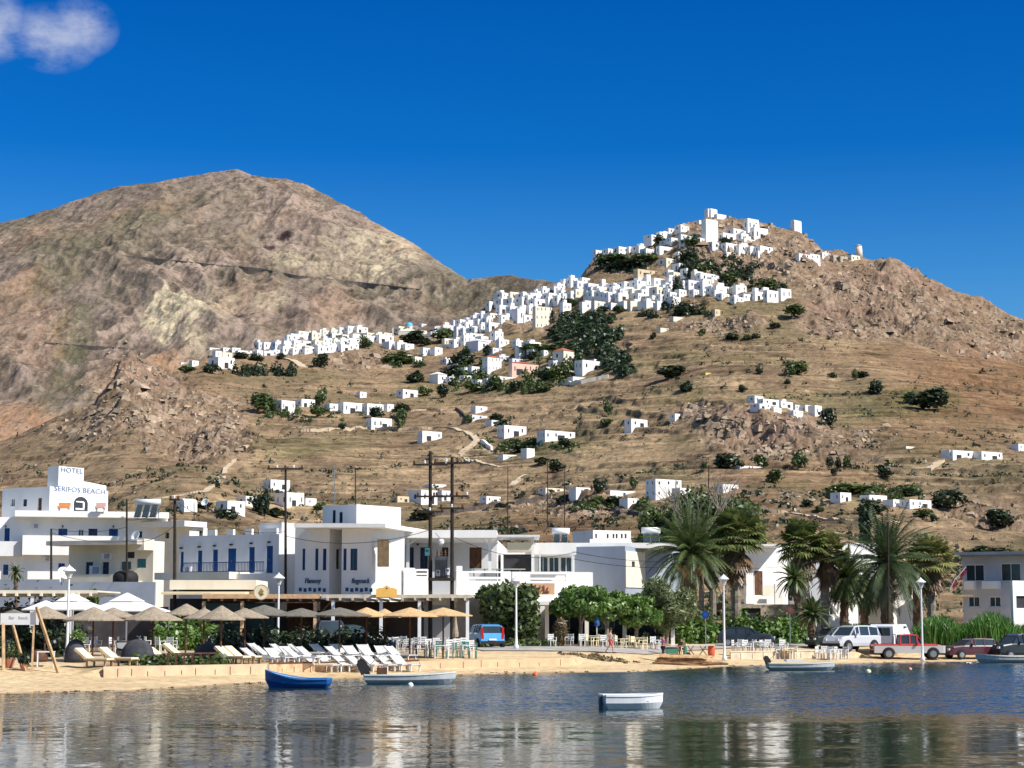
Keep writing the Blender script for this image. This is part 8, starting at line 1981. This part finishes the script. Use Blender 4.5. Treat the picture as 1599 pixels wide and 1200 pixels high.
g = gp(1392, 137, 1000); van_build('delivery_van', 'white delivery van behind the red pickup truck', tuple(g), R(62))
suv = [(-2.1, 1.0, .92, 0), (-2.05, 1.1, .97, 1), (-1.85, 1.72, .98, 1), (-.9, 1.8, 1, 1), (.1, 1.8, 1, 1), (.5, 1.72, 1, 1), (1.1, 1.12, 1, 1), (1.85, 1.02, .97, 0), (2.1, .75, .88, 0)]
g = gp(1330, 134, 1003); vehicle('parked_car', 'silver off-road car beside the white van', 'car', suv, 1.8, paint('pale_silver_paint', (0.55, 0.57, 0.62)), tuple(g), R(218), (-1.3, 1.35), .38, belt=1.12, zb=.4)
g = gp(1300, 139, 1003); vehicle('parked_car', 'dark car half hidden behind the silver off-road car', 'car', hatch, 1.7, paint('dark_green_paint', (0.025, 0.035, 0.035)), tuple(g), R(200), (-1.15, 1.15), .3, belt=.98)
sed = [(-1.95, .98, .90, 0), (-1.9, 1.0, .96, 1), (-1.45, 1.38, .97, 1), (-.6, 1.42, 1, 1), (.1, 1.42, 1, 1), (.35, 1.36, 1, 1), (1.0, .94, 1, 1), (1.8, .86, .96, 0), (2.05, .6, .86, 0)]
g = gp(1516, 134, 1003); vehicle('parked_car', 'dark maroon hatchback right of the red pickup', 'car', sed, 1.68, paint('maroon_paint', (0.075, 0.016, 0.026)), tuple(g), R(197), (-1.25, 1.25), .3, belt=.94)
g = gp(1590, 134, 1003); vehicle('parked_car', 'black hatchback cut by the right frame edge', 'car', suv, 1.7, paint('black_paint', (0.015, 0.016, 0.02)), tuple(g), R(203), (-1.3, 1.35), .33, belt=1.12)
g = gp(1165, 139, 1000); vehicle('parked_car', 'black hatchback behind the white chairs', 'car', sed, 1.75, paint('blue_black_paint', (0.018, 0.025, 0.04)), tuple(g), R(-10), (-1.25, 1.25), .32, belt=.94)
g = gp(516, 117, 1000); vehicle('parked_car', 'dark grey car facing us under the beige trellis', 'car', suv, 1.7, paint('grey_black_paint', (0.05, 0.055, 0.065)), tuple(g), R(-80), (-1.3, 1.35), .34, belt=1.12)
g = gp(545, 118, 1000); vehicle('parked_car', 'dark teal car beside the trellis under umbrellas', 'car', hatch, 1.6, paint('dark_teal_paint', (0.02, 0.06, 0.065)), tuple(g), R(-35), (-1.15, 1.15), .3, belt=.98)
def scooter(px, Y, rz, c, label):
    g = gp(px, Y, 1005); r = thing('motor_scooter', label, 'scooter', tuple(g), rz, 'motor scooters'); TX = Matrix.Rotation(R(90), 4, 'X')
    for x in (-.6, .62): mb = MB(BLACK); mb.lathe([(.12, -.05), (.24, -.05), (.25, 0), (.24, .05), (.12, .05)], 16, (x, 0, .25), T=TX); w_ = mb.build('wheel', r); mb = MB(METALG); mb.lathe([(.12, -.03), (.12, .03)], 10, (x, 0, .25), T=TX); mb.build('rim', w_)
    mb = MB(c); mb.hexa([(-.8, -.14, .42), (-.05, -.14, .3), (-.05, .14, .3), (-.8, .14, .42), (-.85, -.12, .7), (-.1, -.15, .72), (-.1, .15, .72), (-.85, .12, .7)]); mb.hexa([(-.05, -.15, .24), (.4, -.15, .24), (.4, .15, .24), (-.05, .15, .24), (-.05, -.15, .3), (.4, -.15, .3), (.4, .15, .3), (-.05, .15, .3)]); mb.hexa([(.36, -.18, .24), (.5, -.16, .24), (.5, .16, .24), (.36, .18, .24), (.42, -.2, .9), (.54, -.14, .9), (.54, .14, .9), (.42, .2, .9)]); mb.build('body', r)
    mb = MB(BLACK); mb.hexa([(-.8, -.13, .705), (-.1, -.14, .725), (-.1, .14, .725), (-.8, .13, .705), (-.75, -.11, .82), (-.1, -.12, .8), (-.1, .12, .8), (-.75, .11, .82)]); mb.build('seat', r); mb = MB(METALG); mb.tube([(.62, 0, .3), (.45, 0, 1.0)], .03, 6); mb.tube([(.4, -.32, 1.05), (.46, 0, .98), (.4, .32, 1.05)], .02, 6); mb.build('handlebar', r); mb = MB(FROST); mb.lathe([(.07, 0), (.05, .04)], 10, (.55, 0, .8), T=Matrix.Rotation(R(90), 4, 'Y')); mb.build('headlight', r)
scooter(610, 111, R(-70), mat('navy_scooter', (.03, .04, .12), .3), 'navy scooter between loungers and white chairs'); scooter(92, 104, R(15), mat('blue_scooter', (.03, .06, .2), .3), 'dark blue scooter right of the long leaning pole'); scooter(1059, 123.4, R(12), mat('green_scooter', (.05, .18, .11), .3), 'green scooter held by the person in the purple shirt'); scooter(462, 113, R(-20), mat('dark_scooter', (.03, .03, .03), .3), 'black scooter in the shade right of the street lamp'); scooter(205, 104, R(30), mat('grey_scooter', (.25, .27, .28), .4), 'grey scooter with green plants behind the covered boat')

# ---------------------------------------------------------------- boats
def hull(name, label, px, py, L_, B_, H_, m, m_in, rz, bow=.35, rim=None, transom=True, seats=2, stern_w=.8, under=None, rake=.3, group='small boats moored off the beach', yaw_py=None):
    w = float(uw(px, py)[1]); Y = -EYE / w; x = float(uw(px, py)[0]) * Y
    r = thing(name, label, 'boat', (x, Y, 0), rz, group); n = 14; out = []; inn = []
    for i in range(n + 1):
        t = i / n; s_ = (t ** 1.0)
        b = B_ / 2 * (stern_w + (1 - stern_w) * math.sin(min(1, t / .45) * math.pi / 2)) * (1 - max(0, (t - .5) / .5) ** 2.2) + .015
        zs = H_ * (.80 + bow * max(0, t - .35) ** 1.6 / .5 + .06 * (1 - t)); xs = -L_ / 2 + L_ * t; xk = xs * .87
        zk = -.12 + .10 * max(0, t - .6) / .4 * 2
        out.append([(xs, -b, zs), (xs * .99, -b * .93, zs * .45), (xk, -b * .62, .0), (xk, 0, zk), (xk, b * .62, .0), (xs * .99, b * .93, zs * .45), (xs, b, zs)])
        bi = max(.005, b - .05); inn.append([(xs, -bi, zs), (xs * .98, -bi * .9, zs * .45), (xk * .97, -bi * .5, .08), (xk * .97, 0, .06), (xk * .97, bi * .5, .08), (xs * .98, bi * .9, zs * .45), (xs, bi, zs)])
    mb = MB(m)
    for a, b in zip(out[:-1], out[1:]):
        for j in range(6): mb.poly([a[j], b[j], b[j + 1], a[j + 1]])
    mb.poly(out[0]); mb.build('hull', r)
    mi = MB(m_in)
    for a, b in zip(inn[:-1], inn[1:]):
        for j in range(6): mi.poly([a[j], a[j + 1], b[j + 1], b[j]])
    mi.poly(inn[0][::-1]); mi.build('interior', r)
    mr = MB(rim or m_in)
    for a, b, c, d in zip(out[:-1], out[1:], inn[:-1], inn[1:]):
        for (p, q, p2, q2) in ((a[0], b[0], c[0], d[0]), (a[6], b[6], c[6], d[6])):
            up = .035; s_ = -1 if p[1] < 0 else 1
            P = [(p[0], p[1] + s_ * .02, p[2] - .03), (q[0], q[1] + s_ * .02, q[2] - .03), (q2[0], q2[1], q2[2] - .03), (p2[0], p2[1], p2[2] - .03), (p[0], p[1] + s_ * .02, p[2] + up), (q[0], q[1] + s_ * .02, q[2] + up), (q2[0], q2[1], q2[2] + up), (p2[0], p2[1], p2[2] + up)]
            mr.hexa(P)
    a, c = out[0], inn[0]; mr.hexa([(a[0][0] - .01, a[0][1], a[0][2] - .03), (a[0][0] + .06, a[0][1], a[0][2] - .03), (a[0][0] + .06, a[6][1], a[0][2] - .03), (a[0][0] - .01, a[6][1], a[0][2] - .03), (a[0][0] - .01, a[0][1], a[0][2] + .03), (a[0][0] + .06, a[0][1], a[0][2] + .03), (a[0][0] + .06, a[6][1], a[0][2] + .03), (a[0][0] - .01, a[6][1], a[0][2] + .03)])
    mr.build('gunwale', r)
    for k in range(seats):
        x = -L_ * .22 + k * L_ * .36; mb = MB(m_in if not rim else rim); b = B_ / 2 * .9; mb.box(x - .13, x + .13, -b, b, H_ * .5, H_ * .56); mb.build('thwart', r)
    return r
def outboard(r, x, z, label=None, m=BLACK, s_=1.0, up=True):
    mb = MB(m); T_ = Matrix.Translation((x - .12, 0, z)) @ Matrix.Rotation(R(-28 if up else 0), 4, 'Y') @ Matrix.Scale(s_, 4)
    mb.hexa([(-.22, -.16, .1), (.22, -.16, .1), (.22, .16, .1), (-.22, .16, .1), (-.2, -.14, .58), (.16, -.13, .62), (.16, .13, .62), (-.2, .14, .58)], None, T_); mb.hexa([(-.16, -.11, .58), (.12, -.1, .62), (.12, .1, .62), (-.16, .11, .58), (-.1, -.07, .68), (.06, -.06, .7), (.06, .06, .7), (-.1, .07, .68)], None, T_); o = mb.build('outboard_motor', r)
    mb = MB(mat('motor_leg', (0.03, 0.03, 0.035), .4)); mb.hexa([(-.1, -.05, -.55), (.08, -.05, -.55), (.08, .05, -.55), (-.1, .05, -.55), (-.12, -.07, .1), (.12, -.07, .1), (.12, .07, .1), (-.12, .07, .1)], None, T_); mb.hexa([(-.3, -.04, -.62), (.1, -.04, -.62), (.1, .04, -.62), (-.3, .04, -.62), (-.3, -.03, -.5), (.1, -.03, -.5), (.1, .03, -.5), (-.3, .03, -.5)], None, T_); mb.build('motor_leg', o)
    mb = MB(METALG); mb.bar(tuple(T_ @ Vector((.2, 0, .3))), tuple(T_ @ Vector((.75, 0, .42))), .03); mb.build('tiller', o); return o
BB = mat('boat_blue', (0.012, 0.09, 0.30), .45, .12, 2); BB2 = mat('boat_blue_pale', (0.30, 0.42, 0.55), .6, .1, 2); GB = mat('boat_grey', (0.44, 0.47, 0.49), .5, .1, 2); WB = mat('boat_white', (0.70, 0.71, 0.72), .4, .08, 2); CB = mat('boat_cream', (0.66, 0.63, 0.52), .6, .1, 2)
hull('rowing_boat', 'bright blue wooden rowing boat near the left shore', 464, 1074, 2.85, 1.15, .44, BB, BB2, R(172), bow=.85, rim=mat('boat_blue_rim', (.03, .2, .5), .5))
b1 = hull('motor_boat', 'long pale grey skiff with big black outboard motor', 640, 1068, 4.2, 1.4, .48, GB, WB, R(6), bow=.28, rim=CB); outboard(b1, -1.8, .40, s_=1.15)
mb = MB(BROWNP); mb.box(-1.5, -1.05, -.3, .3, .4, .72); mb.build('fuel_box', b1)
b2_ = hull('rowing_boat', 'white dinghy with raised stern drifting in open water', 988, 1107, 2.1, 1.0, .52, WB, WB, R(14), bow=.12, stern_w=.85, rim=METALW); 
mb = MB(mat('dark_rudder', (.06, .07, .08), .5)); mb.box(-1.16, -1.04, -.05, .05, -.1, .42); mb.build('rudder', b2_); mb = MB(METALW); mb.bar((-1.1, -.3, .5), (-.9, -.25, 0), .05); mb.build('fender', b2_)
b3_ = hull('motor_boat', 'grey open motor boat close to the stone wall', 1251, 1047, 3.9, 1.35, .46, GB, CB, R(4), bow=.2, rim=CB); outboard(b3_, -1.7, .35, s_=.75); 
mb = MB(WB); mb.box(-.9, .1, -.4, .4, .5, .62); mb.build('deck_box', b3_)
b4_ = hull('rowing_boat', 'grey boat with cream rim drawn up at the right frame edge', 1572, 1035, 4.2, 1.5, .50, GB, CB, R(183), bow=.35, rim=CB)
def buoy(px, py, r_, m, label):
    w = float(uw(px, py)[1]); Y = -EYE / w; x = float(uw(px, py)[0]) * Y; r = thing('buoy', label, 'buoy', (x, Y, 0), 0, 'mooring buoys'); mb = MB(m); mb.lathe([(.02, -r_ * .8)] + [(r_ * math.cos(R(a)), r_ * math.sin(R(a)) + r_ * .1) for a in range(-50, 90, 14)] + [(.02, r_ * 1.1)], 14); mb.build('float', r, smooth_=True); mb = MB(METALG); mb.lathe([(.03, r_ * 1.05), (.05, r_ * 1.15), (.03, r_ * 1.25)], 8); mb.build('ring', r)
buoy(836, 1055, .15, mat('orange_buoy', (.75, .12, .04), .4), 'orange-red round buoy in the middle of the bay'); buoy(641, 1071, .13, METALW, 'white round buoy beside the grey skiff'); buoy(1356, 1050, .15, mat('cream_buoy', (.75, .68, .45), .5), 'cream buoy right of the motor boat'); buoy(1421, 1046, .12, mat('pink_buoy', (.7, .28, .22), .5), 'faded pink buoy left of the lamp reflection')

# ---------------------------------------------------------------- people
SKIN = mat('skin', (0.42, 0.24, 0.16), .6, .08, 6); HAIR = mat('dark_hair', (0.03, 0.022, 0.018), .8, .2, 8)
def skin_obj(name, verts, edges, radii, m, parent, root=0, sub=1):
    me = bpy.data.meshes.new(name); me.from_pydata(verts, edges, []); me.materials.append(m)
    o = bpy.data.objects.new(name, me); col.objects.link(o)
    md = o.modifiers.new('skin', 'SKIN'); md.use_smooth_shade = True
    sv = me.skin_vertices[0].data if me.skin_vertices else None
    if sv is None:
        bpy.context.view_layer.objects.active = o
        sv = me.skin_vertices.new().data if hasattr(me.skin_vertices, 'new') else None
    for i, rr_ in enumerate(radii):
        sv[i].radius = rr_ if hasattr(rr_, '__len__') else (rr_, rr_)
    sv[root].use_root = True
    sb = o.modifiers.new('sub', 'SUBSURF'); sb.levels = sub; sb.render_levels = sub
    dg = bpy.context.evaluated_depsgraph_get(); dg.update()
    me2 = bpy.data.meshes.new_from_object(o.evaluated_get(dg)); me2.name = name
    if not me2.materials: me2.materials.append(m)
    bpy.data.objects.remove(o); o = bpy.data.objects.new(name, me2); col.objects.link(o); o.parent = parent
    for p in me2.polygons: p.use_smooth = True
    return o
def loose_skin(me_name):
    pass
def person(label, loc, rz, J, shirt, trousers, sleeves=True, shorts=False, skirt=False, s_=1.0, hair=HAIR, hat=None):
    """J: joints hip, chest, neck, head, shL elL haL shR elR haR, hpL knL anL toL, hpR knR anR toR"""
    r = thing('person', label, 'person', loc, rz)
    K = ['hip', 'belly', 'chest', 'neck', 'head', 'top', 'shL', 'elL', 'wrL', 'haL', 'shR', 'elR', 'wrR', 'haR', 'hpL', 'knL', 'anL', 'toL', 'hpR', 'knR', 'anR', 'toR']
    Jd = dict(J); v = lambda k: Vector(Jd[k])
    Jd['belly'] = tuple(v('hip').lerp(v('chest'), .5)); Jd['top'] = tuple(v('head') + (v('head') - v('neck')).normalized() * .10)
    for s2 in 'LR': Jd['wr' + s2] = tuple(v('el' + s2).lerp(v('ha' + s2), .75))
    V = [Jd[k] for k in K]; ix = {k: i for i, k in enumerate(K)}
    E = [('hip', 'belly'), ('belly', 'chest'), ('chest', 'neck'), ('neck', 'head'), ('head', 'top'), ('chest', 'shL'), ('shL', 'elL'), ('elL', 'wrL'), ('wrL', 'haL'), ('chest', 'shR'), ('shR', 'elR'), ('elR', 'wrR'), ('wrR', 'haR'), ('hip', 'hpL'), ('hpL', 'knL'), ('knL', 'anL'), ('anL', 'toL'), ('hip', 'hpR'), ('hpR', 'knR'), ('knR', 'anR'), ('anR', 'toR')]
    rad = {'hip': (.12, .10), 'belly': (.12, .09), 'chest': (.14, .10), 'neck': .05, 'head': (.085, .095), 'top': .065, 'sh': .052, 'el': .04, 'wr': .028, 'ha': .03, 'hp': .085, 'kn': .055, 'an': .038, 'to': .03}
    rr_ = [rad.get(k, rad.get(k[:2])) for k in K]
    b = skin_obj('body', V, [(ix[a], ix[c]) for a, c in E], rr_, SKIN, r)
    # fingers: five short chains per hand
    for s2 in 'LR':
        d = (v('ha' + s2) - v('wr' + s2)).normalized(); side = d.cross(Vector((0, 1, .2))).normalized()
        fb = MB(SKIN)
        for k in range(4): p0 = v('ha' + s2) + side * (k - 1.5) * .018; p1 = p0 + d * .05; p2 = p1 + d * .03 + Vector((0, 0, -.015)); fb.tube([tuple(p0), tuple(p1), tuple(p2)], [.009, .008, .006], 5)
        p0 = v('wr' + s2).lerp(v('ha' + s2), .5) + side * .02; fb.tube([tuple(p0), tuple(p0 + side * .04 + d * .03)], [.010, .007], 5)
        fb.build('hand_fingers', r)
    # shirt
    SV = ['hip', 'belly', 'chest', 'neck'] + (['shL', 'elL', 'shR', 'elR'] if sleeves else ['shL', 'shR']); si = {k: i for i, k in enumerate(SV)}
    pts = [Jd[k] for k in SV]; pts[3] = tuple(v('chest').lerp(v('neck'), .6))
    E2 = [('hip', 'belly'), ('belly', 'chest'), ('chest', 'neck'), ('chest', 'shL'), ('chest', 'shR')] + ([('shL', 'elL'), ('shR', 'elR')] if sleeves else [])
    r2 = {'hip': (.15, .13), 'belly': (.145, .115), 'chest': (.16, .12), 'neck': .07, 'sh': .075, 'el': .055}
    skin_obj('shirt', pts, [(si[a], si[c]) for a, c in E2], [r2.get(k, r2.get(k[:2])) for k in SV], shirt, r)
    TV = ['hip', 'hpL', 'knL', 'hpR', 'knR'] + ([] if shorts else ['anL', 'anR']); ti = {k: i for i, k in enumerate(TV)}
    E3 = [('hip', 'hpL'), ('hpL', 'knL'), ('hip', 'hpR'), ('hpR', 'knR')] + ([] if shorts else [('knL', 'anL'), ('knR', 'anR')])
    r3 = {'hip': (.145, .12), 'hp': .10, 'kn': .075, 'an': .06}
    skin_obj('trousers' if not shorts else 'shorts', [Jd[k] for k in TV], [(ti[a], ti[c]) for a, c in E3], [r3.get(k, r3.get(k[:2])) for k in TV], trousers, r)
    hb = MB(hair); c = v('head') + Vector((0, 0, .05)); hb.lathe([(.115, -.03), (.125, .02), (.105, .08), (.05, .12), (.01, .13)], 12, tuple(c - Vector((-.0, -.015, 0)))); hb.build('hair', r, smooth_=True)
    f = MB(HAIR)
    fd = Vector((0, -1, 0)); hc = v('head')
    for x in (-.035, .035): f.box(hc.x + x - .012, hc.x + x + .012, hc.y - .102, hc.y - .094, hc.z + .008, hc.z + .02)
    f.box(hc.x - .025, hc.x + .025, hc.y - .098, hc.y - .09, hc.z - .055, hc.z - .047); f.build('face', r)
    nb = MB(SKIN); nb.hexa([(hc.x - .015, hc.y - .09, hc.z - .03), (hc.x + .015, hc.y - .09, hc.z - .03), (hc.x + .012, hc.y - .06, hc.z - .03), (hc.x - .012, hc.y - .06, hc.z - .03), (hc.x - .006, hc.y - .095, hc.z + .01), (hc.x + .006, hc.y - .095, hc.z + .01), (hc.x + .006, hc.y - .06, hc.z + .01), (hc.x - .006, hc.y - .06, hc.z + .01)]); nb.build('nose', r)
    sh = MB(BLACK)
    for s2 in 'LR':
        a = v('an' + s2); t = v('to' + s2); sh.bar(tuple(a + Vector((0, .03, -.03))), tuple(t + Vector((0, -.02, 0))), .09, .07)
    sh.build('shoes', r)
    if s_ != 1.0: r.scale = (s_,) * 3
    return r
stand = dict(hip=(0, 0, .95), chest=(0, -.02, 1.30), neck=(0, -.02, 1.48), head=(0, -.04, 1.60), shL=(-.19, 0, 1.40), elL=(-.24, -.05, 1.12), haL=(-.2, -.30, 1.02), shR=(.19, 0, 1.40), elR=(.25, -.05, 1.12), haR=(.2, -.32, 1.02), hpL=(-.10, 0, .88), knL=(-.11, -.03, .50), anL=(-.11, .02, .09), toL=(-.12, -.14, .035), hpR=(.10, 0, .88), knR=(.12, .02, .50), anR=(.12, .08, .09), toR=(.13, -.08, .035))
person('person in purple shirt and dark trousers holding the green scooter', tuple(gp(1035.5, 121.6, 1008)), R(70), stand, mat('purple_shirt', (0.20, 0.06, 0.13), .9, .15, 5), mat('dark_trousers', (0.03, 0.03, 0.045), .9))
walk = dict(stand); walk.update(elL=(-.24, .08, 1.12), haL=(-.22, .12, .88), elR=(.24, -.10, 1.14), haR=(.2, -.26, .95), knL=(-.10, -.18, .52), anL=(-.10, -.22, .10), toL=(-.10, -.38, .06), knR=(.10, .10, .50), anR=(.10, .34, .16), toR=(.10, .24, .04))
person('person in pale red shorts and grey top walking on the sand', tuple(gp(953, 122.5, 1012)), R(75), walk, mat('grey_pink_top', (0.42, 0.30, 0.28), .9), mat('red_shorts', (0.50, 0.12, 0.10), .9), sleeves=False, shorts=True, s_=.92)
sit = dict(hip=(0, 0, .50), chest=(0, .02, .86), neck=(0, .0, 1.04), head=(0, -.03, 1.17), shL=(-.19, .02, .96), elL=(-.24, -.08, .72), haL=(-.14, -.32, .70), shR=(.19, .02, .96), elR=(.24, -.08, .72), haR=(.14, -.32, .70), hpL=(-.10, -.04, .50), knL=(-.12, -.42, .50), anL=(-.12, -.42, .09), toL=(-.12, -.58, .035), hpR=(.10, -.04, .50), knR=(.12, -.42, .50), anR=(.12, -.40, .09), toR=(.12, -.56, .035))
def seated(px, Y, rz, label, sh_, tr_, chair=None, clabel=''):
    g = gp(px, Y, 1005); person(label, tuple(g), rz, sit, sh_, tr_)
    c = copy_tree(chair or ch_w, g, rz, clabel, None)
    if 'group' in c: del c['group']
seated(380, 108, R(50), 'person in dark top sitting at the left of the cafe couple', mat('dark_top', (.03, .035, .06), .9), mat('dark_trousers', (.03, .03, .045), .9), ch_w, 'white chair under the left person of the cafe couple')
seated(388, 108.6, R(-40), 'person in brown-red top sitting at the right of the cafe couple', mat('brown_red_top', (.20, .06, .05), .9), mat('dark_trousers', (.03, .03, .045), .9), ch_c, 'cream chair under the right person of the cafe couple')
seated(1064, 125.5, R(-60), 'person in brown clothes sitting between scooter and trestle table', mat('brown_top', (.16, .10, .07), .9), mat('brown_trousers', (.10, .07, .05), .9), ch_c, 'cream chair under the person beside the trestle table')
# balcony flags and clutter
def flag(px0, py0, px1, py1, Y, m, label):
    a = at(px0, py0, Y); b = at(px1, py1, Y); r = thing('flag', label, 'flag', tuple(b)); mb = MB(METALW); mb.bar((0, 0, 0), (a.x - b.x, 0, a.z - b.z), .04); mb.build('pole', r)
    d = Vector((a.x - b.x, 0, a.z - b.z)); mb = MB(m); n = 5
    for i in range(n):
        t0, t1 = .35 + i * .13, .35 + (i + 1) * .13; p0 = d * t0; p1 = d * t1; mb.poly([(p0.x, .03 * math.sin(i * 2), p0.z), (p1.x, .03 * math.sin(i * 2 + 2), p1.z), (p1.x + .15, .05, p1.z - .32), (p0.x + .15, .05, p0.z - .32)])
    mb.build('cloth', r)
flag(1508, 886, 1492, 905, 156, mat('crimson_cloth', (.16, .012, .03), .8), 'small crimson flag on slanted pole, upper of two'); flag(1492, 903, 1483, 922, 156, mat('pink_red_cloth', (.22, .02, .04), .8), 'small crimson flag on slanted pole, lower of two')
# tables and chairs on the veranda terrace
for i, (px, m_) in enumerate(((740, TQ), (757, TQ), (776, TQ), (795, METALW), (812, YELC))):
    p = at(px, 893, 141.5); r = thing('table', '%s terrace table above the white parapet, %s from left' % ('turquoise' if m_ is TQ else ('white' if m_ is METALW else 'cream'), ORD[i]), 'table', (p.x, p.y, p.z - .55), 0, 'tables on the restaurant terrace')
    mb = MB(m_); mb.box(-.4, .4, -.4, .4, .71, .75); mb.build('tabletop', r); mb = MB(METALG); mb.box(-.04, .04, -.04, .04, 0, .71); mb.build('leg', r)
